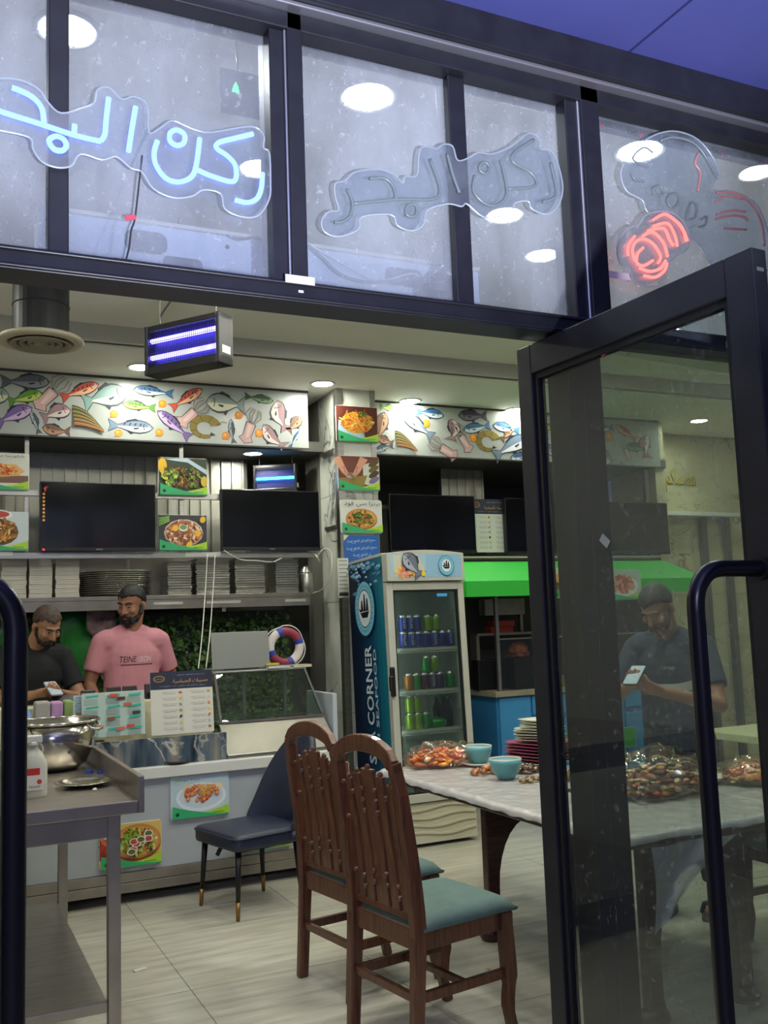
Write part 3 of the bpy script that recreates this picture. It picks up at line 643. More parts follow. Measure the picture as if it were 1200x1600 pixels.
def pizza(p, rn, cx, cz, rx, rz, green=False):
    p.ell(cx, cz-rz*.12, rx, rz, '#8c5028', 0, 24); p.ell(cx, cz, rx, rz, '#c98848', 0, 24); p.ell(cx, cz, rx*.88, rz*.86, '#d8a04c', 0, 24)
    blobs(p, rn, 110, cx, cz, rx*.82, rz*.8, ['#e8c060', '#c9602c', '#6b4a20', '#f0dca0', '#3c3a1c', '#b8783c'], rz*.05, rz*.13)
    if green:
        blobs(p, rn, 60, cx, cz, rx*.8, rz*.78, ['#8cc83c', '#6bb02c', '#b0d85c'], rz*.05, rz*.13, 2.2)
        for _ in range(9):
            a = rn.random()*6.28; q = rn.random()*.7; x, z = cx+rx*q*math.cos(a), cz+rz*q*math.sin(a)
            p.ell(x, z, rx*.2, rz*.2, '#e8d8d0'); p.ell(x, z, rx*.15, rz*.15, '#b84838' if rn.random() > .5 else '#5a6a2c')
    else: blobs(p, rn, 40, cx, cz, rx*.75, rz*.7, ['#3f6b2a', '#2c4a1c', '#5c8c34'], rz*.06, rz*.14, 2.5)
def a_pizza(p, w, h, rn):
    pizza(p, rn, 0, -.06*h, w*.38, h*.3); waves(p, w, h); p.text(arabic('بيتزا سي فود'), 0, h*.36, w*.86, '#1c1c1c', h*.2)
def a_gpizza(p, w, h, rn):
    p.rect(-w*.495, -h*.49, w*.495, h*.49, '#d9b860'); p.rect(-w*.495, -h*.3, -w*.3, h*.49, '#8c4030'); blobs(p, rn, 30, -.4*w, 0, w*.09, h*.3, ['#b83828', '#e8d8c0', '#d86a3c'], h*.03, h*.07)
    pizza(p, rn, .1*w, .06*h, w*.39, h*.4, True); waves(p, w, h)
def a_shrimp(p, w, h, rn):
    p.ell(.02*w, -.02*h, w*.43, h*.34, '#dfe6e8', 0, 24); p.ell(.02*w, 0, w*.38, h*.28, '#c9d4d6', 0, 24); p.ell(-.2*w, .2*h, w*.1, h*.09, '#dcc9a0'); p.ell(.3*w, .2*h, w*.1, h*.09, '#e4d4b0')
    for _ in range(42):
        a = rn.random()*6.28; q = math.sqrt(rn.random()); x, z = .03*w+w*.3*q*math.cos(a), .02*h+h*.2*q*math.sin(a)+.04*h
        p.ell(x, z, h*.055, h*.05, '#b8562c', a, 9); p.ell(x, z+h*.008, h*.045, h*.038, rn.choice(['#e88a4c', '#f0a060', '#d8703c']), a, 9)
    blobs(p, rn, 40, .08*w, .14*h, w*.14, h*.12, ['#f0c060', '#e8a040'], h*.008, h*.03, 5); p.text('Finger Fries', -w*.2, h*.4, w*.36, '#2c3a24', h*.05); p.ell(-w*.42, h*.4, h*.025, h*.03, '#7fb82c'); waves(p, w, h)
def a_burger(p, w, h, rn):
    p.rect(-w*.495, -h*.49, w*.495, h*.49, '#c8d0a8'); p.ell(0, h*.12, w*.44, h*.3, '#c98c4c'); p.ell(0, h*.18, w*.4, h*.2, '#dca860'); p.ell(0, -h*.14, w*.42, h*.2, '#b87a3c')
    p.poly([(-w*.42, h*.02), (w*.44, -h*.06), (w*.4, -h*.2), (-w*.4, -h*.2)], '#4a3018'); blobs(p, rn, 110, 0, -.1*h, w*.4, h*.13, ['#6b4020', '#8c5a2c', '#5c7a2c', '#3c2410', '#a87040'], h*.02, h*.05)
    blobs(p, rn, 40, 0, .3*h, w*.3, h*.12, ['#7b4a24', '#a86a34', '#5c3a1c'], h*.02, h*.05); waves(p, w, h)
def a_nugget(p, w, h, rn):
    p.ell(0, -.05*h, w*.42, h*.34, '#e6e8e0'); blobs(p, rn, 90, 0, .02*h, w*.3, h*.28, ['#d88a6c', '#c9745c', '#e8a888', '#b8604c'], h*.04, h*.09); waves(p, w, h)
def a_dark(p, w, h, rn):
    p.ell(0, 0, w*.4, h*.3, '#5c2c20'); blobs(p, rn, 60, 0, 0, w*.34, h*.24, ['#7b3a28', '#a85a3c', '#4a2018'], h*.03, h*.07); waves(p, w, h)
YQ = 6.987
poster('food_poster', 'poster of a stuffed wrap on the far left, upper of two', -40, 709, 46, 765, YQ, a_wrap, seed=1)
poster('food_poster', 'poster of noodles with a red dip on the far left, lower of two', -40, 800, 45, 861, YQ, a_noodle, seed=2, bg='#c4d0d2')
poster('food_poster', 'poster of herb grilled fish between the two left screens', 248, 717, 323, 774, YQ, a_grill, seed=3)
poster('food_poster', 'poster of a round seafood platter between the left screens', 247, 805, 323, 861, YQ, a_platter, seed=4)
poster('food_poster', 'poster of cheesy pasta, topmost on the marble pillar', 526, 637, 589, 690, YP-.02, a_pasta, seed=5)
poster('food_poster', 'poster of hands rolling vine leaves, second on the pillar', 529, 714, 592, 766, YP-.02, a_hands, seed=6)
poster('food_poster', 'pizza poster with black lettering, third on the pillar', 533, 782, 596, 833, YP-.02, a_pizza, seed=7, bg='#d4d6cc')
def a_blue(p, w, h, rn):
    for k, (z, s) in enumerate(((.28, .8), (.02, .86), (-.22, .5))): p.text(arabic('يسمح لكم قبل الدفع خدمة')[: (22 if k < 2 else 12)], 0, z*h, w*s, '#c4dcf0', h*.14, .06)
    p.poly([(-w*.5, h*.5), (-w*.34, h*.5), (-w*.5, h*.28)], '#d8d4b8')
poster('blue_notice', 'blue notice with white lettering stuck under the pizza poster', 538, 836, 592, 880, YP-.012, a_blue, seed=8, thick=.003, rad=.004, bg='#2a62b0', cat='notice')
def a_white(p, w, h, rn):
    for k in range(9): p.rect(-w*.4, h*(.42-.1*k), w*.4, h*(.44-.1*k), '#7b7b78')
    p.rect(-w*.42, -h*.46, w*.42, h*-.38, '#2c302c')
poster('paper_notice', 'white printed sheet taped to the pillar corner above the counter', 529, 872, 544, 934, YP-.014, a_white, seed=9, thick=.002, rad=.002, bg='#d0d2c8', cat='notice')
def a_allergen(p, w, h, rn):
    p.rect(-w*.5, h*.22, w*.5, h*.5, '#2c3142'); p.text(arabic('مسببات الحساسية'), w*.14, h*.34, w*.56, '#d8a84c', h*.075)
    p.text(arabic('مسببات حساسية الطعام في هذا الطبق')[:30], w*.15, h*.44, w*.44, '#c8ccd4', h*.022); p.text(arabic('يرجى العلم قد تكون هذه مكونات'), w*.02, h*.265, w*.74, '#a8b0bc', h*.022)
    p.ell(-w*.36, h*.39, w*.09, h*.05, '#d8a84c'); p.ell(-w*.36, h*.39, w*.08, h*.042, '#2c3142'); p.text(arabic('ركن البحر'), -w*.36, h*.39, w*.12, '#d8a84c', h*.03)
    cols = ['#d8543c', '#c9a83c', '#e0c04c', '#c9c8b8', '#8c8c94', '#e08a3c', '#7bae5c', '#e8d04c', '#3c3c44', '#c9744c', '#e0c860', '#8cc8b8', '#b8c0a8', '#a86a3c']
    for k in range(7):
        z = h*(.16-.095*k)
        for j, x in enumerate((-.14, .32)):
            p.ell(w*(x+.11), z, w*.03, h*.02, cols[k*2+j], k, 8); p.text(arabic(['حليب', 'سمك', 'سمسم', 'فول', 'بيض', 'قمح', 'صويا'][k]+' منتجات الطعام'), w*(x-.06), z+h*.012, w*.24, '#5c5c5c', h*.022)
            p.rect(w*(x-.16), z-h*.016, w*(x+.04), z-h*.010, '#9a9a96')
    p.rect(-w*.004, -h*.46, w*.004, h*.18, '#c0c0b8')
poster('allergen_board', 'allergen menu board hung between the right hand screens', 740, 781, 791, 863, YR-.03, a_allergen, seed=10, thick=.006, rad=.004, bg='#dcdcd2', cat='menu')
# ================================================================== STEEL RACK, SCREENS
rk = thing('menu_rack', 'stainless rack carrying screens and posters above the counter', 'rack', (0, 7.0, 0))
def rb(n, x0, z0, x1, z1, y0=.0, y1=.03, m=None, par=None): return obj(n, MB().box(x0, y0, z0, x1, y1, z1), m or M_STEEL, par or rk, bevel=.002)
rb('rail', XL, ony(250, 779, 7).z, 2.76, ony(250, 770, 7).z); rb('rail', XL, ony(250, 870, 7).z-.01, 2.76, ony(250, 863, 7).z)
for u in (42, 284): rb('upright', ony(u-3.5, 740, 7.02).x, ony(0, 870, 7).z, ony(u+3.5, 740, 7.02).x, 2.895, .0301, .055)
rb('white_strip', ony(-10, 865, 6.99).x, ony(10, 866, 6.99).z-.008, ony(20, 865, 6.99).x, ony(10, 866, 6.99).z+.018, -.002, -.0005, M_WHITE)
rb('white_strip', ony(290, 865, 6.99).x, ony(300, 865, 6.99).z-.02, ony(345, 865, 6.99).x, ony(300, 865, 6.99).z+.01, -.002, -.0005, M_WHITE)
rk2 = thing('menu_rack', 'stainless rail behind the screens right of the pillar', 'rack', (0, YR, 0))
obj('rail', MB().box(xp1+.01, .03, 2.44, 6.2, .06, 2.47), M_STEEL, rk2); obj('rail', MB().box(xp1+.01, .03, 2.01, 6.2, .06, 2.04), M_STEEL, rk2)
for xx in (3.28, 4.95, 5.3, 6.15): obj('upright', MB().box(xx, .03, 2.04, xx+.04, .07, 2.86), M_STEEL, rk2)
obj('rail', MB().box(xp1+.01, -.08, 2.02, 6.2, .03, 2.035), mat('beige_ledge', '#b8b4a0', .5), rk2)
M_SCREEN = mat('screen_glass', '#07080a', .12, spec=.6); M_BEZ = mat('bezel', '#0d0d0f', .3)
def tv(label, u0, v0, u1, v1, y):
    a, b = ony(u0, v1, y), ony(u1, v0, y); w, h = b.x-a.x, b.z-a.z
    t = thing('wall_screen', label, 'television', ((a.x+b.x)/2, y, a.z), 0)
    obj('casing', MB().box(-w/2, 0, 0, w/2, .05, h), M_BEZ, t, bevel=.004)
    obj('screen', MB().box(-w/2+.008, -.001, .026, w/2-.008, 0, h-.008), M_SCREEN, t)
    obj('bottom_bezel', MB().box(-w/2, -.004, 0, w/2, 0, .022), M_BLACK, t, bevel=.002)
    obj('logo', MB().box(-.022, -.0052, .008, .022, -.004, .014), mat('logo_silver', '#a8a8a8', .3, .8), t)
    return t
t1 = tv('switched off screen on the left with a strip of stickers on its edge', 62, 757, 243, 861, YQ-.0385)
st = Pr(); st.text('f', -.36, .43, .03, '#d84838', .035)
for k in range(8): st.ell(-.372, .395-.026*k, .009, .009, '#e0a830' if k % 2 else '#d8903c')
st.build('sticker_strip', PRM, t1, (0, -.0045, 0))
obj('standby_light', MB().ell((-.372, -.005, .010), (.008, .004, .006)), mat_emit('red_led', '#ff2030', 2.0), t1)
tv('switched off screen above the counter, nearest the pillar', 347, 768, 498, 860, YQ-.0385)
tv('switched off screen right of the pillar, left of the menu board', 611, 775, 741, 864, YR-.09)
tv('switched off screen right of the hanging menu board', 793, 781, 912, 866, YR-.09)
tv('switched off screen furthest right, seen through the door', 930, 786, 1042, 866, YR-.09)
# ================================================================== SHELF AND STACKS
ZSH = ony(250, 930, 7.05).z
sh = thing('wall_shelf', 'long stainless shelf under the screens, loaded with trays', 'shelf', (0, 7.05, 0))
obj('shelf_board', MB().box(XL, 0, ZSH-.03, 2.70, .36, ZSH), M_STEEL_D, sh, bevel=.002)
obj('shelf_apron', MB().box(XL, .005, ZSH-.10, 2.70, .02, ZSH-.03), M_STEEL_D, sh)
for u0, u1 in ((240, 286), (323, 376), (446, 478)):
    a = ony(u0, 942, 7.05).x; b = ony(u1, 942, 7.05).x; obj('tape_strip', MB().box(a, .002, ZSH-.07, b, .005, ZSH-.05), mat('tape', '#b9b8ac', .5), sh)
for xx in (-.4, .8, 2.0): obj('bracket', MB().box(xx, .02, ZSH-.13, xx+.03, .30, ZSH-.10), M_STEEL_D, sh)
obj('upper_panel', MB().box(XL, .355, ZSH, 2.70, .37, ZSH+.32), M_STEEL_D, sh)
def stackof(name, base, n, dz, x, y, z, rot, lab, cat, group, jit=.003):
    for i in range(n):
        o = dup(base, (x+random.uniform(-jit, jit), y+random.uniform(-jit, jit), z+i*dz), rot+random.uniform(-.02, .02), lab % ordn(i+1)) if i else base
        if i == 0: o.location = (x, y, z); o.rotation_euler[2] = rot; tag(o, lab % 'first', cat)
        o['group'] = group; o['category'] = cat
random.seed(4)
M_FOAM = mat('foam_box', '#cfcabc', .7, var=.06, scale=10)
xs = [ony(u, 900, 7.1).x for u in (-20, 20, 62, 105, 146)]
for k, (u0, u1, w) in enumerate(((2, 42, 'leftmost foam stack'), (45, 82, 'middle foam stack'), (87, 125, 'right foam stack beside the trays'))):
    a, b = ony(u0, 900, 7.12).x, ony(u1, 900, 7.12).x; wd_ = b-a-.004
    ztop = ony(60, 868, 7.12).z-.012; nb = 9; dz = (ztop-ZSH)/nb
    bx = obj('foam_box', MB().box(-wd_/2, -.09, 0, wd_/2, .09, dz*.46).box(-wd_/2, -.088, dz*.5, wd_/2, .088, dz*.98).box(-wd_/2+.003, -.086, dz*.45, wd_/2-.003, .086, dz*.52), M_FOAM, bevel=.002)
    stackof('foam_box', bx, nb, dz, (a+b)/2, 7.22, ZSH, 0, 'white foam box, %s from the bottom of the '+w, 'box', 'foam takeaway boxes on the shelf')
M_TRAY = mat('tray_metal', '#c0beb4', .25, .95, bump=.02)
ct = (ony(125, 915, 7.2).x+ony(239, 915, 7.2).x)/2; rt = (ony(239, 915, 7.2).x-ony(125, 915, 7.2).x)/2
ty = obj('round_tray', MB().lathe([(.01, .002), (rt*.86, .002), (rt*.93, .012), (rt, .017), (rt, .020), (rt*.92, .0155), (rt*.85, .005), (.01, .005)], 40), M_TRAY, smooth=True)
stackof('round_tray', ty, 12, (ony(180, 893, 7.2).z-ZSH)/12.4, ct, 7.27, ZSH, 0, 'round steel tray, %s from the bottom of the tray stack', 'tray', 'round steel trays on the shelf')
M_FOIL = mat('foil_container', '#a9a9a2', .32, .9, bump=.08, bscale=60)
for k, (u0, u1, vt, n, w) in enumerate(((260, 298, 873, 13, 'foil stack beside the round trays'), (304, 357, 869, 15, 'foil stack behind the white cables'), (365, 412, 869, 15, 'foil stack under the second screen'), (428, 464, 870, 14, 'foil stack next to the steel canister'))):
    a, b = ony(u0, 900, 7.14).x, ony(u1, 900, 7.14).x; w2 = (b-a)/2; zt = ony((u0+u1)/2, vt, 7.14).z; dz = (zt-ZSH-.02)/n
    f = MB(); f.rings([[Vector((sx*(w2-i), sy*(.1-i), z)) for sx, sy in ((-1, -1), (1, -1), (1, 1), (-1, 1))] for i, z in ((.007, 0), (.003, dz*.72), (0, dz*.74), (0, dz*.96), (.004, dz*.97))])
    fo = obj('foil_container', f, M_FOIL)
    stackof('foil_container', fo, n, dz, (a+b)/2, 7.2, ZSH, 0, 'foil container, %s from the bottom of the '+w, 'container', 'foil containers on the shelf', .004)
cn = thing('steel_canister', 'small stainless canister at the shelf end by the pillar', 'canister', ((ony(478, 900, 7.2).x), 7.2, ZSH))
obj('body', MB().lathe([(.001, 0), (.058, 0), (.06, .005), (.06, .15), (.056, .155)], 28), M_STEEL, cn, smooth=True)
obj('lid', MB().lathe([(.056, .155), (.05, .165), (.028, .20), (.014, .215), (.001, .218)], 28), M_STEEL, cn, smooth=True)
# white cables hanging from the screen over the counter
M_CAB = mat('white_cable', '#cfcdc2', .5)
def cable(label, pts, r=.004, m=None, cat='cable', name='hanging_cable'):
    return tag(obj(name, MB().tube(spline(pts, 8), r, 7), m or M_CAB, smooth=True), label, cat)
cable('left of two white cables hanging from the screen to the counter', [ony(324, 866, 6.96), ony(321, 920, 6.9), ony(316, 990, 6.6), ony(310, 1044, 6.1)])
cable('right of two white cables hanging from the screen to the counter', [ony(336, 868, 6.96), ony(333, 920, 6.9), ony(328, 990, 6.6), ony(322, 1044, 6.1)])
cable('slack white cable looping under the second screen', [ony(350, 860, 6.9), ony(375, 874, 6.92), ony(400, 876, 6.92), ony(425, 878, 6.92), ony(440, 872, 6.92)])
cable('white cable looped over the end of the rack beside the pillar', [ony(490, 865, 6.996), ony(494, 868, 6.93), ony(500, 878, 6.88), ony(497, 868, 6.82), ony(508, 857, 6.78), ony(518, 866, 6.76), ony(516, 900, 6.74), ony(504, 920, 6.85), ony(488, 927, 7.046)])
# ================================================================== DISPLAY COUNTER
XC0, XC1, YC, YC2 = XL+.2, ony(536, 1170, 5.65).x, 5.65, 6.22
dc = thing('display_counter', 'long white refrigerated display counter with glass case', 'counter', (0, YC, 0))
M_PANEL = mat('counter_panel', '#aab0b2', .45, var=.06, scale=4)
D = YC2-YC
obj('base_body', MB().box(XC0, .03, .17, XC1-.03, D, .67), M_PANEL, dc, bevel=.004)
obj('steel_plinth', MB().box(XC0, .015, .062, XC1-.02, D, .115).box(XC0, .02, .118, XC1-.02, D, .17), M_STEEL_D, dc, bevel=.002)
for xx in (XC0+.2, 1.0, XC1-.2): obj('foot', MB().cyl((xx, .2, 0), (xx, .2, .062), .02).cyl((xx, D-.1, 0), (xx, D-.1, .062), .02), M_RUB, dc)
obj('kick_board', MB().box(XC0, .3, 0, XC1-.05, .32, .062), M_RUB, dc)
obj('white_rim', MB().box(XC0, -.012, .67, XC1, D, .735), mat('rim_white', '#d3d3ca', .4), dc, bevel=.006)
xg = ony(345, 1130, 5.85).x
obj('worktop', MB().box(xg-.01, .02, .735, XC1-.02, .22, .76), M_STEEL, dc, bevel=.004)
obj('steel_deck', MB().add([(xg-.01, .03, .7601), (XC1-.02, .03, .7601), (XC1-.05, .2, .93), (xg-.01, .2, .93), (xg-.01, .2, .7601), (XC1-.05, .2, .7601)], [(0, 1, 2, 3), (3, 2, 5, 4), (0, 3, 4), (1, 5, 2), (0, 4, 5, 1)]), mat('brushed_deck', '#8e8b80', .45, .85, var=.15, scale=5), dc)
# marble front strip on the left half
M_BLUEM = mat_stone('blue_agate', '#55636e', '#1c2632', '#a2967e', '#cfcabc', (8, 1, 1.2), 1.5, .25, 4.5, .035, .9)
obj('marble_strip', MB().box(XC0, .035, .735, xg-.012, .06, ony(250, 1152, 5.70).z), M_BLUEM, dc, bevel=.002)
obj('back_ledge', MB().box(XC0, .34, .735, xg-.01, D, 1.09), mat('ledge_cream', '#cfc9a8', .5), dc, bevel=.006)
# glass case
zt = ony(400, 1046, 6.0).z
M_CASE = mat_glass('case_glass', '#d7e4dc', .05, '#b8c4bc', 1.4)
def gl(n, vs): return obj(n, MB().add(vs, [(0, 1, 2, 3)]), M_CASE, dc)
yb, yt = .20, .33
gl('front_glass', [(xg, yb, .93), (XC1-.05, yb, .93), (XC1-.12, yt, zt-.012), (xg, yt, zt-.012)])
gl('side_glass', [(xg, yb, .93), (xg, yt, zt-.012), (xg, D-.02, zt-.012), (xg, D-.02, .93)])
gl('side_glass', [(XC1-.05, yb, .93), (XC1-.12, yt, zt-.012), (XC1-.12, D-.02, zt-.012), (XC1-.05, D-.02, .93)])
obj('case_top', MB().box(xg-.01, yt-.01, zt-.012, XC1-.11, D, zt), mat('case_top_steel', '#9a9c94', .35, .6), dc, bevel=.003)
M_DK = mat('dark_edge', '#23282a', .4)
obj('case_edge', MB().sweep([(xg, yb-.004, .93), (xg, yt-.004, zt-.012)], .014, .014, (0, 1, 0)), M_DK, dc)
obj('case_edge', MB().sweep([(XC1-.05, yb-.004, .93), (XC1-.12, yt-.004, zt-.012)], .014, .014, (0, 1, 0)), M_DK, dc)
obj('case_edge', MB().box(xg, yb-.012, .925, XC1-.05, yb+.004, .938), M_STEEL, dc)
for f in (.33, .72): obj('inner_post', MB().box(xg+(XC1-xg)*f, D-.06, .93, xg+(XC1-xg)*f+.02, D-.04, zt-.012), M_STEEL, dc)
obj('inner_shelf', MB().box(xg+.02, .26, .94, XC1-.12, D-.03, .948), mat_glass('shelf_glass', '#cfe0d8', .1, '#b8c4bc'), dc)
obj('side_panel', MB().box(XC1-.02, .1, .735, XC1+.01, D, 1.07), mat('grey_white', '#b4bcc0', .45), dc, bevel=.003)
# posters on the counter front
YD = YC+.03-.014
poster('food_poster', 'poster of breaded shrimp on the counter front, right of the steel table', 267, 1206, 357, 1282, YD, a_shrimp, seed=21, bg='#b8ccd0', rad=.012)
poster('food_poster', 'pizza poster with onion rings, low on the counter front', 155, 1280, 252, 1360, YD, a_gpizza, seed=22, rad=.012)
poster('food_poster', 'food poster on the counter front under the navy chair seat', 376, 1308, 455, 1332, YD, a_nugget, seed=23, rad=.01, bg='#c98a60')
poster('food_poster', 'food poster on the counter front between the two wooden chairs', 512, 1190, 545, 1258, YD, a_nugget, seed=24, rad=.01, bg='#7b3a34')
poster('food_poster', 'orange food poster at the left frame edge behind the door handle', -45, 1325, 3, 1398, YD, a_burger, seed=25, rad=.01)
# menu board, leaflets and things standing on the counter
M_PAPER = mat('paper', '#cfd0c4', .6)
ab = poster('allergen_board', 'allergen menu board with dark header standing on the counter', 236, 1046, 332, 1150, 5.74, a_allergen, seed=30, thick=.005, rad=.004, bg='#d4d2c4', cat='menu', tilt=.10)
def a_leaf(p, w, h, rn):
    for c in range(3):
        x = -w*.34+w*.34*c
        for k in range(4):
            z = h*(.4-.25*k); p.poly([(x-w*.1, z+h*.03), (x+w*.1, z+h*.05), (x+w*.1, z-h*.0), (x-w*.1, z-h*.02)], '#3fae98')
            for j in range(6): p.rect(x-w*.13, z-h*(.05+.025*j), x+w*.09, z-h*(.045+.025*j)+h*.004, '#7c8a84')
    for (x, z, c) in ((-.38, -.28, '#8c4a2c'), (-.24, -.28, '#b8643c'), (.0, .42, '#d0583c'), (.12, .34, '#5c2c24'), (.22, .2, '#b8643c'), (-.05, -.1, '#8c5a34'), (.1, -.34, '#d0644c'), (.26, -.3, '#c0503c'), (.36, .0, '#3c3c40')): p.rect(w*(x-.065), h*(z-.035), w*(x+.065), h*(z+.035), c)
poster('menu_leaflet', 'large crumpled green and white menu leaflet leaning on the counter', 128, 1078, 226, 1154, 5.725, a_leaf, seed=31, thick=.002, rad=.003, bg='#b4c8bc', cat='leaflet', tilt=.12, yaw=.02)
poster('menu_leaflet', 'smaller menu leaflet overlapping behind the large leaflet, left of it', 115, 1084, 168, 1124, 5.745, a_leaf, seed=32, thick=.002, rad=.003, bg='#b0bcc8', cat='leaflet', tilt=.12)
def cbox(name, label, u0, v0, u1, v1, y, d, m, cat, bevel=.006, top=None):
    a, b = ony(u0, v1, y), ony(u1, v0, y); w, h = (b.x-a.x), b.z-a.z
    t = thing(name, label, cat, ((a.x+b.x)/2, y, a.z))
    obj('body', MB().box(-w/2, 0, 0, w/2, d, h), m, t, bevel=bevel)
    return t, w, h
ZLG = 1.09
def ontop(name, label, u, y, w, h, d, m, cat, parts=(), rz=0.):
    p = ony(u, 1000, y); t = thing(name, label, cat, (p.x, y, ZLG), rz)
    obj('body', MB().prism([(-d/2, 0), (d/2, 0), (d/2, h*.45), (-d*.1, h), (-d/2, h)], lambda a, z, e: (-w/2+e, -a, z), w), m, t, bevel=.005)
    obj('screen', MB().box(-w*.38, -d*.5-.001, h*.12, w*.38, -d*.5, h*.4), M_SCREEN, t)
    return t
ontop('card_terminal', 'black card terminal on the counter, in front of the man in pink', 178, 6.1, .085, .085, .06, M_BLACK, 'terminal')
ontop('card_terminal', 'black card terminal right of its twin, in front of the pink shirt', 203, 6.1, .085, .085, .06, M_BLACK, 'terminal')
ontop('card_terminal', 'small black device left of the two card terminals', 138, 6.08, .085, .075, .06, M_BLACK, 'terminal')
ontop('receipt_printer', 'low black box beside the hands of the man in black', 102, 6.08, .15, .055, .08, M_BLACK, 'printer')
ontop('card_terminal', 'black terminal half hidden behind the allergen board', 236, 6.1, .08, .09, .06, M_BLACK, 'terminal')
# cloths behind the steel bowl
M_CB = mat('blue_cloth', '#7c9cc8', .85, bump=.3, bscale=20)
def lump(label, name, c, r, m, cat, amp=.25, sc=6., seed=0, sub=3, flat=True):
    bm = bmesh.new(); bmesh.ops.create_icosphere(bm, subdivisions=sub, radius=1)
    for v in bm.verts:
        n = noise.noise(v.co*sc*.35+Vector((seed, seed*2, 0))) + .5*noise.noise(v.co*sc+Vector((seed*3, 0, seed)))
        v.co *= 1+amp*n; v.co = Vector((v.co.x*r[0], v.co.y*r[1], v.co.z*r[2]))
        if flat and v.co.z < -r[2]*.35: v.co.z = -r[2]*.35
    me = bpy.data.meshes.new(name); bm.to_mesh(me); bm.free(); me.materials.append(m)
    o = bpy.data.objects.new(name, me); COL.objects.link(o); o.location = (c[0], c[1], c[2]+(r[2]*.35 if flat else 0)); me.shade_smooth()
    return tag(o, label, cat) if label else o
pc = ony(36, 1108, 5.84); lump('folded blue cloth on the counter beside the door handle bar', 'folded_cloth', (pc.x, 5.84, .737), (.075, .07, .28), M_CB, 'cloth', .12, 4, 3)
def wrapb(label, u0, u1, v0, m):
    a, b = ony(u0, 1110, 5.87), ony(u1, 1110, 5.87); z1 = ony((u0+u1)/2, v0, 5.87).z
    return tag(obj('paper_pack', MB().box(a.x, 5.83, .737, b.x, 5.95, z1), m, bevel=.012), label, 'pack')
wrapb('grey paper pack standing behind the steel bowl', 54, 78, 1096, mat('pack_grey', '#a8a49c', .7, bump=.1)); wrapb('lilac paper pack behind the steel bowl', 79, 98, 1096, mat('pack_lilac', '#b88cb8', .7, bump=.1)); wrapb('green paper pack at the end of the pack row', 99, 114, 1094, mat('pack_green', '#90a86a', .7, bump=.1))
p = ony(150, 1150, 5.78); t = thing('tape_dispenser', 'small dark device below the leaflets beside the steel bowl', 'device', (p.x, 5.80, .736))
obj('body', MB().box(-.05, -.03, 0, .05, .03, .16), M_BLACK, t, bevel=.01); obj('roller', MB().cyl((-.03, -.034, .1), (.03, -.034, .1), .03), M_STEEL_D, t)
p = ony(275, 1143, 5.7); tag(obj('small_dish', MB().lathe([(.001, 0), (.05, 0), (.075, .014), (.072, .02), (.05, .006), (.001, .006)], 24), mat('brown_dish', '#3c3030', .4), loc=(p.x, 5.71-.01, .736), smooth=True), 'small brown dish edge behind the marble strip', 'dish')
# laptop
pa, pb = ony(330, 1048, 6.03), ony(420, 1046, 6.03); lw = pb.x-pa.x
t = thing('laptop', 'open grey laptop with its back to the room, on the glass case', 'laptop', ((pa.x+pb.x)/2, 6.0, zt))
M_LAP = mat('laptop_shell', '#8d8f88', .4, .3)
obj('lid', MB().box(-lw/2, 0, .012, lw/2, .008, .245), M_LAP, t, bevel=.003, rot=(-.12, 0, 0))
obj('keyboard_base', MB().box(-lw/2, .012, 0, lw/2, .215, .014), M_LAP, t, bevel=.003)
obj('hinge', MB().cyl((-lw*.3, .012, .012), (lw*.3, .012, .012), .007), M_BLACK, t)
pe = Pr(); pe.ell(0, .12, .014, .014, '#6c6e68'); pe.ell(0, .12, .011, .011, '#8d8f88'); pe.text('hp', 0, .12, .012, '#6c6e68'); pe.build('emblem', PRM, t, (0, .012, .002), (-.12, 0, 0))
# lifebuoy
pc = ony(445, 1006, 6.1); R = (ony(468, 1006, 6.1).x-ony(422, 1006, 6.1).x)/2
t = thing('lifebuoy', 'small red and white toy lifebuoy leaning behind the laptop', 'lifebuoy', (pc.x, 6.1, zt))
M_LR, M_LW, M_LB = mat('buoy_red', '#8c3040', .6), mat('buoy_white', '#cfc8c0', .6), mat('buoy_blue', '#2c3f9c', .5)
r0 = R*.28; cz = R+r0
def arc(a0, a1, r, m, n):
    pts = [(math.cos(a)*R, 0, cz+math.sin(a)*R) for a in [math.radians(a0+(a1-a0)*i/10) for i in range(11)]]
    return obj(n, MB().tube(pts, r, 14), m, t, smooth=True)
for k, (a, m) in enumerate(((20, M_LR), (110, M_LW), (200, M_LR), (290, M_LW))): arc(a, a+90, r0, m, 'ring_section'); arc(a-9, a+9, r0*1.06, M_LB, 'band')
obj('rope', MB().tube([(math.cos(a)*(R+r0*(1.05+.45*abs(math.sin(2*(a-.35))))), 0, cz+math.sin(a)*(R+r0*(1.05+.45*abs(math.sin(2*(a-.35)))))) for a in [2*PI*i/40 for i in range(40)]], .004, 6, True), M_CAB, t)
# books on the case
for k, (u, w, h, c, lab) in enumerate(((430, .16, .022, '#3a3a40', 'dark closed notebook on the glass case by the lifebuoy'), (466, .13, .016, '#c8b890', 'cream notepad at the right end of the glass case'))):
    p = ony(u, 1040, 6.05); tt = thing('notebook', lab, 'book', (p.x, 6.02, zt), .06)
    obj('pages', MB().box(-w/2+.003, -.05, .002, w/2-.003, .05, h-.002), M_PAPER, tt); obj('cover', MB().box(-w/2, -.053, h-.002, w/2, .052, h).box(-w/2, -.053, 0, w/2, .052, .002), mat('cover%d' % k, c, .5), tt)
p = ony(425, 1032, 6.0); tag(obj('sticky_notes', MB().box(-.045, -.03, 0, .045, .03, .012), mat('sticky', '#c8b83c', .6), loc=(p.x, 6.02, zt+.0222)), 'yellow pad of notes lying on the dark notebook', 'note pad')
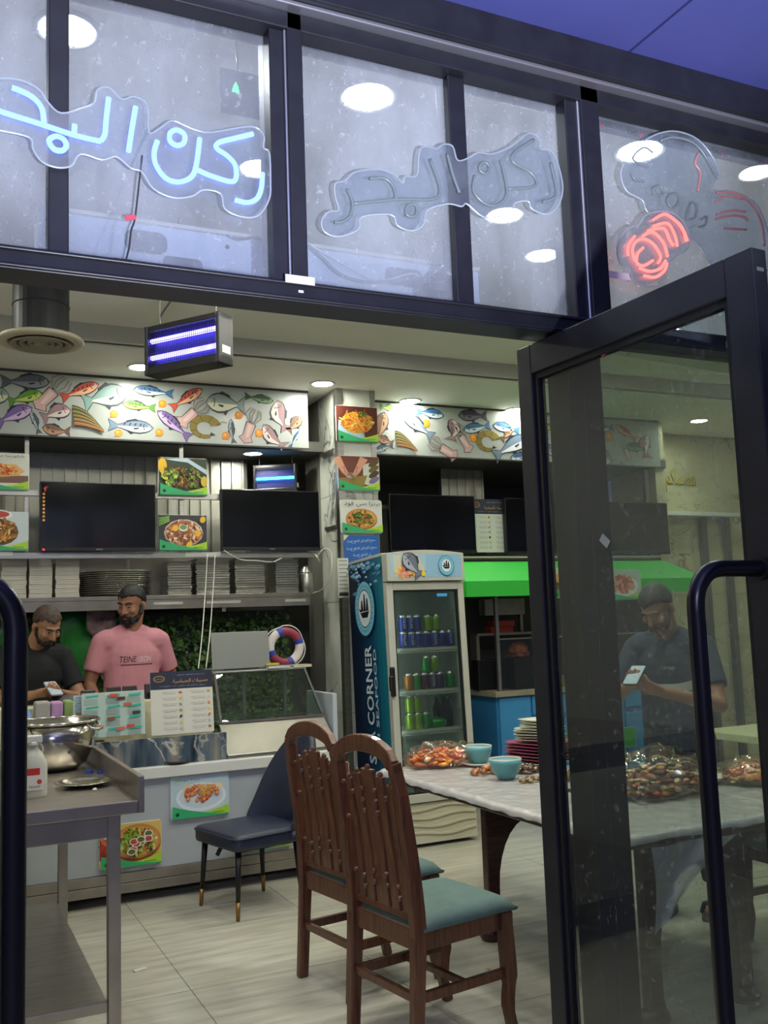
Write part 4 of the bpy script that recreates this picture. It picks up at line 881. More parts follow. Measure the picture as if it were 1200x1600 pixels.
# hedge panel of artificial leaves behind the counter
random.seed(9); hm = MB(); lf = []
for _ in range(5200):
    x, z = random.uniform(-.2, 2.62), random.uniform(.75, 1.60); d = random.uniform(0, .06); s = random.uniform(.026, .046)
    q = Matrix.Rotation(random.uniform(-1, 1), 4, 'Z') @ Matrix.Rotation(random.uniform(-1.1, .5), 4, 'X') @ Matrix.Rotation(random.uniform(0, 6.3), 4, 'Y')
    q = Matrix.Translation((x, 7.372-d, z)) @ q
    hm.add([(0, 0, 0), (s*.45, -.004, s*.6), (0, 0, s*1.3), (-s*.45, -.004, s*.6)], [(0, 1, 2, 3)], q)
hg = obj('leaf_wall', hm, mat('artificial_leaf', '#557a34', .5, var=.6, scale=9, col2='#26401f'), fix=False); tag(hg, 'dark green wall of artificial leaves behind the counter', 'leaf wall', kind='stuff')
# green bag and brown fruit print cloth hanging behind the men
def drape(label, name, poly, y, m, cat, amp=.03, parent=None):
    pts = [ony(u, v, y) for u, v in poly]; cx = sum(p.x for p in pts)/len(pts); cz = sum(p.z for p in pts)/len(pts)
    bm = bmesh.new(); vs = [bm.verts.new((p.x-cx, 0, p.z-cz)) for p in pts]; bm.faces.new(vs)
    bmesh.ops.triangulate(bm, faces=bm.faces[:]); bmesh.ops.subdivide_edges(bm, edges=bm.edges[:], cuts=5, use_grid_fill=True)
    for v in bm.verts: v.co.y = -amp*(1+1.4*noise.noise(Vector((v.co.x*7, v.co.z*2.5, y)))+.6*noise.noise(v.co*14))
    me = bpy.data.meshes.new(name); bm.to_mesh(me); bm.free(); me.materials.append(m); me.shade_smooth()
    o = bpy.data.objects.new(name, me); COL.objects.link(o); o.location = (cx, y, cz); s = o.modifiers.new('s', 'SOLIDIFY'); s.thickness = .006
    return tag(o, label, cat)
drape('shiny green plastic bag hanging behind the two men', 'green_bag', [(92, 958), (140, 945), (152, 960), (150, 1075), (92, 1075)], 7.30, mat('green_plastic', '#2c7a34', .3, var=.4, scale=6, bump=.2), 'bag', .05)
drape('strip of green cloth at the left frame edge behind the handle', 'green_bag', [(-20, 970), (10, 968), (10, 1010), (-20, 1015)], 7.30, MATS['green_plastic'], 'bag', .03)
drape('maroon printed bag hanging beside the pink shirt', 'printed_bag', [(134, 945), (180, 938), (180, 985), (150, 1000), (134, 985)], 7.24, mat('maroon_bag', '#4a2c30', .5, var=.5, scale=12, col2='#8c7470'), 'bag', .03)
# ================================================================== DRINKS FRIDGE
FX, FY, FW, FD, FH = 2.850, 5.91, .61, .64, 1.97
fr = thing('drinks_fridge', 'tall glass door drinks fridge with blue side wrap and ship logo', 'fridge', (FX, FY, .026)); fr.rotation_euler = (-.042, 0, 0)
M_FRW = mat('fridge_white', '#b9b9aa', .4, var=.04); M_FIN = mat('fridge_liner', '#a8b0a8', .5)
B = lambda n, b, m, bv=.003, par=None, **k: obj(n, MB().box(*b), m, par or fr, bevel=bv, **k)
B('side_wall', (0, .05, .02, .03, FD, 1.95), M_FRW); B('side_wall', (FW-.03, .05, .02, FW, FD, 1.95), M_FRW)
B('back_wall', (.03, FD-.04, .27, FW-.03, FD, 1.95), M_FIN); B('cabinet_floor', (.03, .05, .27, FW-.03, FD-.04, .30), M_FIN); B('cabinet_roof', (.03, .05, 1.72, FW-.03, FD-.04, 1.95), M_FIN)
B('liner', (.0301, .06, .30, .036, FD-.04, 1.72), M_FIN, 0); B('liner', (FW-.036, .06, .30, FW-.0301, FD-.04, 1.72), M_FIN, 0)
B('top_cap', (0, .05, 1.95, FW, FD, 1.965), M_FRW)
M_BASE = mat('fridge_base_cream', '#c3bfa6', .4)
bs = B('base_panel', (.005, .02, .0, FW-.005, .05, .262), M_BASE)
for k in range(4):
    pts = [(.015+(FW-.03)*i/16, .018, .065+k*.055+.012*math.sin(i/16*2.4*PI+k)) for i in range(17)]
    obj('louvre', MB().sweep(pts, .022, .014, (0, 0, 1)), M_BASE, bs, smooth=False)
B('plinth', (.03, .08, 0, FW-.03, FD-.05, .03), M_RUB, 0)
# header with curved top
hp = [(0, 1.76), (FW, 1.76), (FW, 1.955)]+[(FW*(1-i/10), 1.955+.022*math.sin(PI*i/10)) for i in range(1, 10)]+[(0, 1.955)]
hd = obj('header', MB().prism(hp, lambda x, z, d: (x, -.03+d, z), .08), M_FRW, fr, bevel=.004)
hpr = Pr(); w2 = FW-.05
hpr.rect(.025, 1.785, FW-.025, 1.945, '#9fc0d4'); hpr.rect(.3, 1.785, FW-.025, 1.945, '#8fb8d0')
hpr.poly([(.05, 1.79), (.29, 1.79), (.29, 1.86), (.24, 1.94), (.05, 1.94)], '#c8c8b0'); rn = random.Random(3)
blobs(hpr, rn, 50, .15, 1.83, .10, .04, ['#e8b040', '#d86a50', '#e89078', '#c04838', '#f0d060', '#7b9a40'], .006, .016)
for k in range(6): hpr.ell(.1+.02*k, 1.82+.015*(k % 2), .03, .012, ['#e8a48c', '#d87860'][k % 2], .6)
hpr.fishy(.13, 1.95, .25, 1.79, .55, '#6b7280', '#a9aeb8'); hpr.ell(.275, 1.81, .016, .02, '#e8c840')
def ship_logo(p, cx, cz, r):
    p.ell(cx, cz, r, r*1.15, '#1c4a68', 0, 28); p.ell(cx, cz, r*.95, r*1.1, '#7cc4dc', 0, 28); p.ell(cx, cz, r*.66, r*.78, '#123048', 0, 28); p.ell(cx, cz, r*.62, r*.74, '#dce8ec', 0, 28)
    k = r*.62
    p.poly([(cx-k*.7, cz-k*.25), (cx+k*.7, cz-k*.2), (cx+k*.45, cz-k*.6), (cx-k*.4, cz-k*.6)], '#10141c')
    for dx, hh in ((-.42, .55), (0, .95), (.42, .65)):
        p.poly([(cx+k*(dx-.2), cz-k*.2), (cx+k*(dx+.22), cz-k*.15), (cx+k*(dx+.1), cz+k*hh), (cx+k*(dx-.06), cz+k*hh)], '#10141c')
    p.poly([(cx-k*.7, cz-k*.25), (cx-k*.95, cz+k*.1), (cx-k*.5, cz-k*.1)], '#10141c')
    for i in range(26):
        a = 2*PI*i/26; p.ell(cx+r*.8*math.cos(a), cz+r*.93*math.sin(a), r*.045, r*.03, '#1c4a68', a+1.57, 5)
ship_logo(hpr, .46, 1.865, .062)
hpr.build('header_print', PRM, hd, (0, -.031, 0))
# side wrap
sp = Pr(); sw = FD-.05
cols = ['#0d1830', '#0d1c38', '#0e2444', '#0f2e52', '#0f3a60', '#10486c', '#115876', '#12667e', '#147284']
for k, c in enumerate(cols): sp.rect(-sw/2+sw*k/9, .03, -sw/2+sw*(k+1)/9+.0005, 1.945, c)
rn = random.Random(5)
for _ in range(60):
    x, z = rn.uniform(-.47, .47)*sw, 1.93-abs(rn.gauss(0, .085)); s = rn.uniform(.012, .03); c = rn.choice(['#7fb8d8', '#5f9cc4', '#a8d4e8', '#4a86b0'])
    sp.ell(x, z, s, s*.45, c, 0, 8); sp.poly([(x-s*.8, z), (x-s*1.5, z+s*.5), (x-s*1.5, z-s*.5)], c)
def logo2(p, cx, cz, r): ship_logo(p, cx, cz, r)
logo2(sp, .0, 1.60, .175)
sp.text('SEA CORNER', .03, .93, .82, '#d4e0e8', .115, PI/2, 0., .018); sp.text('N SEAFOOD', .14, .98, .66, '#c4d8e0', .045, PI/2, 0., .01)
sp.build('side_wrap', PRM, fr, (-.001, .05+sw/2, 0), (0, 0, -PI/2))
# door
dr = B('door_frame', (0, 0, .27, .05, .045, 1.755), M_FRW)
for b in ((FW-.045, 0, .27, FW, .045, 1.755), (.05, 0, 1.70, FW-.045, .045, 1.755), (.05, 0, .27, FW-.045, .045, .325)): B('door_frame', b, M_FRW)
for b in ((.05, .012, .325, .062, .04, 1.70), (FW-.057, .012, .325, FW-.045, .04, 1.70), (.062, .012, 1.688, FW-.057, .04, 1.70), (.062, .012, .325, FW-.057, .04, .337)): B('gasket', b, M_RUB, 0)
obj('door_glass', MB().add([(.06, .02, .33), (FW-.055, .02, .33), (FW-.055, .02, 1.69), (.06, .02, 1.69)], [(0, 1, 2, 3)]), mat_glass('fridge_glass', '#b4bdb4', .07, '#aab4aa', 1.6), fr)
ha = B('handle', (-.012, -.03, .98, .02, .0, 1.18), M_BLACK, .008); B('grip', (-.03, -.05, 1.02, .0, -.02, 1.12), M_BLACK, .008, ha)
obj('thermometer', MB().box(.42, .05, 1.655, .5, .055, 1.675), mat_emit('blue_digits', '#60c0ff', .35), fr)
obj('lock', MB().cyl((.55, -.002, .6), (.55, .0, .6), .008), M_STEEL, fr)
obj('added_glow_strip', MB().box(.05, .055, .36, .058, .063, 1.66), mat_emit('fridge_fill_glow', '#e8fff4', 7.0), fr)  # glowing strip added inside the cabinet to brighten the cans
# wire shelves and drinks
def fl_z(v): return ony(668, v, 6.10).z
M_WIRE = mat('white_wire', '#c4c8c0', .4)
SH = [fl_z(1010)-.026, fl_z(1075)-.026, fl_z(1136)-.026, .30]
for z in SH[:3]:
    m = MB()
    m.box(.04, .075, z-.02, FW-.04, .085, z).box(.04, FD-.06, z-.008, FW-.04, FD-.052, z).box(.04, .075, z-.034, FW-.04, .08, z-.028)
    for k in range(30): x = .045+k*(FW-.094)/29; m.box(x-.0018, .076, z-.034, x+.0018, .084, z-.0).box(x-.0018, .08, z-.005, x+.0018, FD-.055, z-.0005)
    obj('wire_shelf', m, M_WIRE, fr)
for k in range(9): B('shelf_support', (FW-.044, .1+.0*k, .45+k*.14, FW-.037, .14, .455+k*.14), M_WIRE, 0)
bpy.context.view_layer.update()
M_CAN = {'blue': '#2c3aa0', 'lime': '#8cb428', 'green': '#2c9a44', 'orange': '#c07830', 'maroon': '#5c2838', 'purple': '#5a3c70'}
CANP = MB().lathe([(.001, 0), (.026, 0), (.033, .008), (.033, .098), (.027, .112), (.026, .115), (.023, .112), (.001, .112)], 16)
can_me = {}
for k, c in M_CAN.items():
    me = mesh_of('soda_can', CANP); me.materials.append(mat('can_'+k, c, .28, .5)); me.materials.append(mat('can_top', '#c0c0c0', .25, .9)); me.shade_smooth()
    for p_ in me.polygons:
        if p_.center.z > .105: p_.material_index = 1
    can_me[k] = me
def to_fridge(u, z, depth):
    """local x inside the fridge for a picture column u at local height z and depth"""
    d = ray(u, 1000); return Vector((0, 0, CAMZ))+d*((FY+depth+.042*z)/d.y)
def can(col, u, shelf, level, depth, label, text=None):
    z = SH[shelf]+.001+level*.1155; x = min(max(to_fridge(u, z, depth).x-FX, .075), FW-.075)
    w = fr.matrix_world @ Vector((x, depth, z)); o = bpy.data.objects.new('soda_can', can_me[col]); COL.objects.link(o)
    o.location = w; o.rotation_euler = (-.042, 0, 0); tag(o, label, 'can', 'cans in the drinks fridge')
    if text:
        p = Pr(); p.text(text, 0, .055, .075, '#d8e0f0', .02, PI/2); p.build('lettering', PRM, o, (0, -.0338, 0))
for i, u in enumerate((630, 642, 653, 665, 678, 691, 704)):
    can('blue', u, 0, 0, .125, 'blue can on the top fridge shelf, %s from the left in the lower row' % ordn(i+1), 'VITTO' if i in (0, 1, 4, 6) else None)
for i, u in enumerate((630, 641, 652)): can('blue', u, 0, 1, .125, 'blue can stacked on the top fridge shelf, %s from the left' % ordn(i+1), 'VITTO' if i < 2 else None)
can('lime', 669, 0, 1, .125, 'lime green can stacked on blue cans, left one of the pair'); can('lime', 682, 0, 1, .125, 'lime green can stacked on blue cans, right one of the pair')
for i, (c, u) in enumerate((('orange', 636), ('green', 648), ('maroon', 661), ('purple', 670.5), ('purple', 683), ('green', 699))):
    can(c, u+(i > 2)*1.5, 1, 0, .125, 'single %s can on the middle fridge shelf, %s from the left' % (c, ordn(i+1)), 'NOON' if i == 3 else None)
can('green', 664, 1, 1, .125, 'green can stacked on the middle fridge shelf'); can('lime', 677, 1, 1, .125, 'lime can stacked on the middle fridge shelf, right of a green one')
can('lime', 636, 2, 0, .125, 'lime can at the left end of the third fridge shelf'); can('lime', 648, 2, 0, .125, 'lime can on the third fridge shelf, second from left'); can('green', 661, 2, 0, .125, 'darker green can on the third fridge shelf')
can('lime', 636, 2, 1, .125, 'lime can stacked at the left end of the third fridge shelf'); can('lime', 647, 2, 1, .125, 'lime can stacked second from left on the third fridge shelf')
for i, u in enumerate((672, 684)):
    z = SH[2]+.034; x = to_fridge(u, z, .13).x-FX; o = bpy.data.objects.new('soda_can', can_me['green']); COL.objects.link(o); o.location = fr.matrix_world @ Vector((x-.02, .13+i*.075, z)); o.rotation_euler = (-.042, PI/2, 0)
    tag(o, 'green can lying on its side on the third shelf, %s' % ('front one' if i == 0 else 'back one'), 'can', 'cans in the drinks fridge')
bt = MB().lathe([(.001, 0), (.03, 0), (.032, .01), (.032, .12), (.014, .17), (.014, .19)], 14)
def bottle(u, shelf, depth, label, cap):
    z = SH[shelf]+.002; x = min(max(to_fridge(u, z, depth).x-FX, .075), FW-.08); t = thing('drink_bottle', label, 'bottle', fr.matrix_world @ Vector((x, depth, z)), 0, 'bottles in the drinks fridge'); t.rotation_euler = (-.042, 0, 0)
    obj('body', bt, mat_glass('bottle_plastic', '#8aa0a4', .06, '#90a0a8'), t, smooth=True); obj('cap', MB().cyl((0, 0, .188), (0, 0, .208), .017), mat('cap_'+cap, {'teal': '#1c8a80', 'blue': '#3050c0'}[cap], .4), t)
bottle(692, 2, .25, 'clear bottle with teal cap at the back of the third shelf', 'teal'); bottle(704, 2, .36, 'clear bottle with teal cap, rearmost on the third shelf', 'teal'); bottle(696, 2, .14, 'clear bottle with teal cap at the front of the third shelf', 'teal')
bottle(645, 3, .12, 'blue capped bottle at the bottom left of the fridge', 'blue'); bottle(658, 3, .12, 'blue capped bottle at the bottom of the fridge, right of its twin', 'blue')
# ================================================================== GREEN AWNING KIOSK
kx0, kx1, KY = ony(772, 1085, 6.9).x-.02, 6.25, 6.82
kk = thing('food_kiosk', 'blue food kiosk with green awning behind the fridge', 'kiosk', (0, KY, 0))
K = lambda n, b, m, bv=.003, par=None: obj(n, MB().box(*b), m, par or kk, bevel=bv)
M_KB, M_KB2 = mat('kiosk_blue', '#3e8fc4', .45, var=.04), mat('kiosk_blue_dark', '#2f7ab0', .5)
K('cabinet', (kx0, .02, .08, kx1, .44, .87), M_KB2)
for i in range(5):
    a = kx0+.02+i*.48
    if i % 2 == 0: K('panel', (a, 0, .10, a+.30, .02, .86), M_KB)
    else:
        K('drawer_front', (a-.16, 0, .70, a+.46, .02, .86), M_KB); K('door_front', (a-.16, 0, .10, a+.46, .02, .655), M_KB)
K('counter_top', (kx0-.03, -.03, .87, kx1, .44, .915), mat('kiosk_top', '#9a927e', .4, var=.2, scale=12))
K('post', (kx0+.02, .0, .915, kx0+.05, .03, 1.80), M_STEEL); K('post', (4.95, .0, .915, 4.98, .03, 1.80), M_STEEL); K('post', (6.1, .0, .915, 6.13, .03, 1.80), M_STEEL)
obj('sneeze_guard', MB().add([(kx0+.05, .015, .92), (kx1, .015, .92), (kx1, .015, 1.33), (kx0+.05, .015, 1.33)], [(0, 1, 2, 3)]), mat_glass('guard_glass', '#d4dcd8', .05, '#b8c0b8', 1.5), kk)
K('guard_rail', (kx0+.05, .008, 1.33, kx1, .022, 1.342), M_STEEL, 0)
K('inner_back', (kx0-.05, .44, 0, kx1, .46, 2.0), mat('kiosk_inner', '#2a2826', .6))
M_GRN = mat('awning_green', '#2fb83c', .55)
ax0, ax1 = ony(732, 920, 6.45).x, 6.2
aw = obj('awning', MB().add([(ax0+.16, .16, 1.985), (ax1, .16, 1.985), (ax1, -.34, 1.80), (ax0, -.34, 1.80), (ax0, -.34, 1.68), (ax1, -.34, 1.68), (ax0, .16, 1.80), (ax0, .16, 1.68)],
    [(0, 1, 2, 3), (3, 2, 5, 4), (0, 3, 6), (6, 3, 4, 7)]), M_GRN, kk, solid=.006)
# things inside the kiosk
def kthing(name, label, cat, u, v, y): p = ony(u, v, y); return thing(name, label, cat, (p.x, y, .916))
t = kthing('grill_press', 'dark steel grill machine inside the kiosk', 'grill', 775, 1060, 7.08)
obj('body', MB().box(-.2, -.05, 0, .3, .06, .25), M_BLACK, t, bevel=.01); obj('shelf', MB().box(-.2, -.06, .45, .45, .06, .47).box(-.2, -.04, .25, -.17, .06, .45).box(.42, -.04, 0, .45, .06, .45), M_STEEL_D, t)
obj('hood', MB().box(-.1, -.04, .62, .3, .06, .76).box(.26, -.02, .47, .29, .02, .62), M_STEEL_D, t, bevel=.006)
t = kthing('burger_box_stack', 'red and white boxes stacked on the kiosk shelf', 'box', 785, 1000, 7.08); t.location.z = .916+.471
obj('boxes', MB().box(-.14, -.055, 0, .08, .05, .05).box(-.11, -.05, .052, .1, .05, .1), mat('red_box', '#a8322c', .5), t, bevel=.003)
pk = ony(810, 1010, 6.93); tb = thing('snack_bowl', 'bowl heaped with orange snacks behind the kiosk glass', 'bowl', (pk.x, 6.93, 1.17)); 
obj('bowl', MB().lathe([(.001, 0), (.05, 0), (.1, .05), (.095, .05), (.05, .008), (.001, .008)], 20), mat_glass('clear_bowl', '#d8dcd8', .15, '#c0c4c0'), tb)
hs = lump(None, 'snacks', (0, 0, .0), (.085, .085, .09), mat('orange_snack', '#c4643c', .6, var=.5, scale=30, col2='#8c3c24', bump=.5, bscale=50), '', .3, 8, 4); hs.parent = tb; hs.location = (0, 0, .045)
obj('stand', MB().box(-.09, -.06, -.2541, .12, .06, -.0), M_BLACK, tb, bevel=.004)
t = kthing('sauce_tray', 'yellow trays on the kiosk top seen through the door', 'tray', 890, 1070, 7.0)
obj('tray', MB().box(-.22, -.06, 0, .25, .05, .07), mat('yellow_tray', '#c8a428', .4), t, bevel=.01); obj('rim', MB().box(-.23, -.065, .07, .26, .055, .085), M_STEEL, t); obj('canister', MB().box(-.02, -.03, .085, .12, .04, .3), M_WHITE, t, bevel=.02)
t = kthing('black_pans', 'dark cooking pans stacked in the kiosk by the right post', 'pan', 950, 1070, 7.05)
obj('pan', MB().lathe([(.001, 0), (.1, 0), (.13, .06), (.12, .06), (.09, .01), (.001, .01)], 20), M_BLACK, t); obj('pan', MB().lathe([(.001, 0), (.1, 0), (.13, .06), (.12, .06), (.09, .01), (.001, .01)], 20, (.02, 0, .07)), M_BLACK, t)
poster('food_poster', 'burger poster hanging from the green awning', 861, 887, 930, 935, 6.46, a_burger, seed=41, thick=.004)
poster('food_poster', 'nugget poster at the right end of the green awning', 944, 890, 1000, 938, 6.46, a_nugget, seed=42, thick=.004, bg='#b8c8c0')
def a_green(p, w, h, rn): p.text(arabic('مطعم'), 0, 0, w*.6, '#1c3c6c', h*.6)
poster('green_banner', 'green banner with dark lettering low on the kiosk front', 880, 1135, 992, 1178, 6.79, a_green, seed=43, thick=.004, bg='#2c9a3c', cat='banner', rad=.004)
# ================================================================== STEEL WORK TABLE (left)
TZ = .90
pr, pl_ = onz(215, 1250, TZ), onz(0, 1272, TZ)
tx1, ty0 = pr.x, pr.y-.01; tx0 = -.75; ty1 = onz(140, 1180, TZ).y+.05
tt = thing('steel_table', 'stainless work table with raised side edge at the left', 'table', (0, ty0, 0))
T_ = lambda n, b, m=M_STEEL_D, bv=.003, par=None: obj(n, MB().box(*b), m, par or tt, bevel=bv)
dpt = ty1-ty0
T_('table_top', (tx0, 0, TZ-.045, tx1, dpt, TZ)); T_('side_upstand', (tx1, -.004, TZ-.045, tx1+.022, dpt, TZ+.085)); T_('apron', (tx0, .03, TZ-.125, tx1-.06, .05, TZ-.045)); T_('apron', (tx1-.075, .03, TZ-.125, tx1-.06, dpt-.06, TZ-.045))
lx = onz(178, 1275, .85).x
T_('leg', (lx-.022, .02, 0, lx+.022, .064, TZ-.045)); T_('leg', (lx-.022, dpt-.08, 0, lx+.022, dpt-.036, TZ-.045)); T_('leg', (tx0+.05, .02, 0, tx0+.094, .064, TZ-.045)); T_('leg', (tx0+.05, dpt-.08, 0, tx0+.094, dpt-.036, TZ-.045))
zs = .22
T_('lower_shelf', (tx0+.05, .03, zs-.035, lx-.0225, dpt-.04, zs))
# bowls, lid, spray bottle
M_POL = mat('polished_steel', '#c6c2b6', .16, .97, bump=.015, bscale=12)
def bowl_at(label, u, v, r, h, name='mixing_bowl', dy=0.):
    p = onz(u, v, TZ); t = thing(name, label, 'bowl', (p.x, p.y+dy, TZ))
    obj('bowl', MB().lathe([(.001, .001), (r*.5, .001), (r*.72, h*.14), (r*.9, h*.5), (r*.97, h), (r*.955, h), (r*.885, h*.5), (r*.7, h*.17), (r*.48, .006), (.001, .006)], 40), M_POL, t, smooth=True)
    obj('rim', MB().tube([(math.cos(a)*r, math.sin(a)*r, h) for a in [2*PI*i/48 for i in range(48)]], .007, 8, True), M_POL, t, smooth=True)
    for s in (1, -1): obj('handle', MB().tube(spline([(s*r*.6, -r*.78, h-.01), (s*r*.75, -r*.95, h-.03), (s*r*.95, -r*.7, h-.03), (s*r*.88, -r*.48, h-.01)], 5), .005, 6), M_POL, t, smooth=True)
    return t
bowl_at('large polished steel mixing bowl on the work table', 80, 1200, .20, .215, dy=-.07)
bowl_at('steel bowl behind the door handle bar at the left frame edge', -75, 1200, .17, .20, dy=.0)
p = onz(122, 1228, TZ); tl = thing('pot_lid', 'round steel lid lying in front of the mixing bowl', 'lid', (p.x+.02, p.y-.02, TZ))
obj('plate', MB().lathe([(.001, .004), (.07, .004), (.1, .016), (.112, .018), (.112, .021), (.1, .020), (.07, .008), (.001, .008)], 36), M_POL, tl, smooth=True)
p = onz(52, 1246, TZ); ts = thing('spray_bottle', 'translucent spray bottle with red and white label on the work table', 'bottle', (p.x, p.y, TZ))
obj('bottle', MB().lathe([(.001, 0), (.046, 0), (.05, .012), (.05, .12), (.034, .16), (.018, .18), (.018, .2)], 24, sy=.62), mat('milky_plastic', '#b9b9a8', .35), ts, smooth=True)
lp = Pr(); lp.rect(-.036, .03, .036, .11, '#d8d0c4'); lp.rect(-.036, .085, .02, .11, '#c03028'); lp.ell(.018, .06, .009, .009, '#b8402c'); lp.text('TEXM', 0, .042, .04, '#3c3034', .008); lp.build('label', PRM, ts, (0, -.0325, 0))
tr = obj('trigger_head', MB().box(-.055, -.016, .2, .03, .016, .228).cyl((0, 0, .19), (0, 0, .205), .019), mat('white_trigger', '#cfcfc4', .4), ts, bevel=.004)
obj('trigger', MB().sweep(spline([(.02, 0, .2), (.034, 0, .18), (.03, 0, .155), (.042, 0, .14)], 5), .012, .006, (1, 0, 0)), MATS['white_trigger'], ts)
p = onz(148, 1236, TZ); tag(obj('garlic_clove', MB().ell((0, 0, .006), (.009, .006, .006)), mat('garlic', '#d8d4b0', .5), loc=(p.x, p.y, TZ), smooth=True), 'tiny pale garlic clove on the work table edge', 'garlic')
for i, u in enumerate((143, 162)):
    p = onz(u, 1208, TZ); tag(obj('bottle_cap', MB().cyl((0, 0, 0), (0, 0, .014), .017), mat('cap_navy', '#2c3f8c', .4), loc=(p.x-.01, p.y, TZ)), 'small blue cap against the table upstand, %s' % ('left one' if i == 0 else 'right one'), 'cap')
# ================================================================== NEON SIGNS BEHIND THE UPPER GLASS
YN = 2.114
M_ACR = mat_glass('acrylic_back', '#eef2f6', .12, '#cfd6e0', 2.0, 6.0, (1, 1, 1))
def neon(name, label, outline, strokes, tube_m, r, y=YN, halo=None, edge=True, closed=()):
    """outline and strokes in picture pixels, lying on the vertical plane y"""
    base = ony(*outline[0], y); t = thing(name, label, 'neon sign', (base.x, y, base.z)); q = lambda u, v, dy=0.: ony(u, v, y)-base+Vector((0, dy, 0))
    po = [q(*p) for p in [tuple(a) for a in spline([(*p, 0) for p in outline], 4, True)] for p in [p[:2]]]
    obj('acrylic_panel', MB().prism([(p.x, p.z) for p in po], lambda x, z, d: (x, d, z), .005), M_ACR, t)
    if edge: obj('panel_edge', MB().tube([Vector((p.x, .0025, p.z)) for p in po], .0022, 6, True), mat('acrylic_edge', '#a0a8b0', .3), t)
    for i, s in enumerate(strokes):
        m = tube_m[i] if isinstance(tube_m, list) else tube_m; cl = i in closed
        pts = [q(*p[:2], -.006) for p in spline([(*p, 0) for p in s], 6, cl)]
        obj('tube', MB().tube(pts, r, 8, cl), m, t, smooth=True)
        if halo: obj('tube_base', MB().tube([p+Vector((0, .006, 0)) for p in pts], r*.8, 6, cl), halo, t)
    return t
N_BLUE = mat_emit('neon_blue', '#6c86ff', 1.3); N_RED = mat_emit('neon_red', '#ff5450', 1.5)
N_OFF = mat('neon_tube_off', '#6c767c', .3)
S1 = [[(18, 139), (36, 146), (54, 157), (65, 172), (68, 193)], [(-30, 163), (0, 176), (60, 195), (115, 213), (157, 223)], [(115, 211), (116, 197)], [(157, 222), (163, 212), (165, 190), (169, 155)],
      [(200, 239), (205, 205), (211, 169)], [(76, 222), (86, 215), (98, 219), (103, 229), (97, 237), (84, 235)],
      [(245, 222), (240, 240), (243, 260), (258, 280), (278, 286), (298, 278), (306, 258), (311, 218)], [(265, 210), (275, 205), (287, 212), (286, 225), (275, 229), (265, 222)],
      [(307, 267), (330, 277), (364, 285), (367, 262), (355, 246), (338, 234), (340, 225), (365, 218), (394, 211)], [(366, 314), (385, 318), (400, 312), (407, 296), (409, 272)]]
O1 = [(-40, 128), (0, 122), (30, 124), (60, 138), (76, 160), (96, 176), (130, 168), (147, 160), (152, 140), (170, 136), (190, 154), (210, 150), (230, 164), (233, 206), (250, 200), (268, 188), (290, 196), (305, 202), (330, 206), (392, 197), (412, 210), (412, 230), (421, 238), (423, 280), (421, 310), (404, 336), (378, 338), (352, 326), (345, 302), (318, 296), (300, 306), (270, 308), (240, 294), (222, 268), (205, 262), (182, 244), (160, 249), (126, 240), (112, 258), (90, 261), (66, 252), (52, 232), (46, 214), (0, 203), (-40, 196)]
neon('neon_script_sign', 'lit blue neon sign in flowing script behind the upper left glass', O1, S1, N_BLUE, .0062, closed=(5, 7))
S2 = [[(541, 297), (549, 318), (546, 338), (534, 348), (521, 349)], [(550, 320), (620, 313), (684, 308), (670, 250)], [(576, 281), (598, 280), (612, 292), (617, 312)], [(697, 242), (706, 275), (716, 303)], [(634, 325), (645, 320), (650, 330), (645, 340), (634, 337)],
      [(740, 276), (738, 300), (755, 319), (775, 322), (790, 305), (785, 270), (780, 252)], [(748, 260), (756, 255), (763, 264), (757, 273), (748, 268)], [(792, 297), (834, 292), (828, 272), (800, 255), (802, 240), (832, 220)], [(846, 317), (862, 312), (868, 300), (858, 256)]]
O2 = [(525, 286), (540, 282), (556, 268), (590, 264), (616, 272), (630, 286), (634, 275), (652, 274), (655, 245), (660, 230), (676, 230), (684, 232), (694, 225), (708, 228), (716, 250), (735, 245), (748, 238), (770, 240), (800, 228), (826, 208), (842, 215), (845, 232), (858, 234), (870, 248), (880, 290), (874, 318), (856, 334), (832, 326), (826, 314), (806, 316), (800, 328), (780, 338), (755, 338), (730, 318), (722, 322), (700, 318), (668, 328), (662, 350), (644, 360), (622, 352), (612, 335), (566, 338), (560, 358), (530, 369), (508, 362), (503, 345), (515, 330), (530, 328), (524, 305)]
neon('neon_script_sign', 'unlit clear script sign behind the middle upper glass', O2, S2, N_OFF, .0042, closed=(4, 6))
M_OFFR = mat('neon_off_red', '#b87c7c', .3)
S3 = [[(1018, 240), (1005, 232), (992, 240), (987, 250), (998, 258), (1010, 262)], [(984, 272), (990, 282), (1004, 285)], [(1030, 221), (1050, 216), (1080, 224), (1100, 246), (1118, 280)],
      [(1018, 300), (1022, 306), (1034, 304), (1028, 292), (1018, 296)], [(1044, 306), (1056, 304), (1058, 318), (1048, 326), (1040, 316)], [(1072, 332), (1078, 318), (1086, 322), (1084, 340), (1072, 344)], [(1094, 344), (1102, 340), (1100, 352), (1090, 356)],
      [(1090, 240), (1084, 256), (1092, 272), (1088, 300)], [(1118, 303), (1145, 302), (1172, 320), (1188, 350), (1192, 385)], [(1116, 318), (1132, 308), (1158, 312)], [(1118, 336), (1140, 330), (1162, 332)], [(1116, 344), (1140, 338), (1160, 340), (1166, 346)], [(1130, 358), (1164, 360)]]
O3 = [(980, 245), (1000, 225), (1030, 208), (1060, 205), (1092, 218), (1116, 248), (1124, 275), (1112, 298), (1140, 298), (1176, 312), (1196, 345), (1206, 400), (1190, 430), (1140, 440), (1106, 404), (1086, 378), (1040, 352), (1012, 330), (1004, 312), (980, 298), (971, 272)]
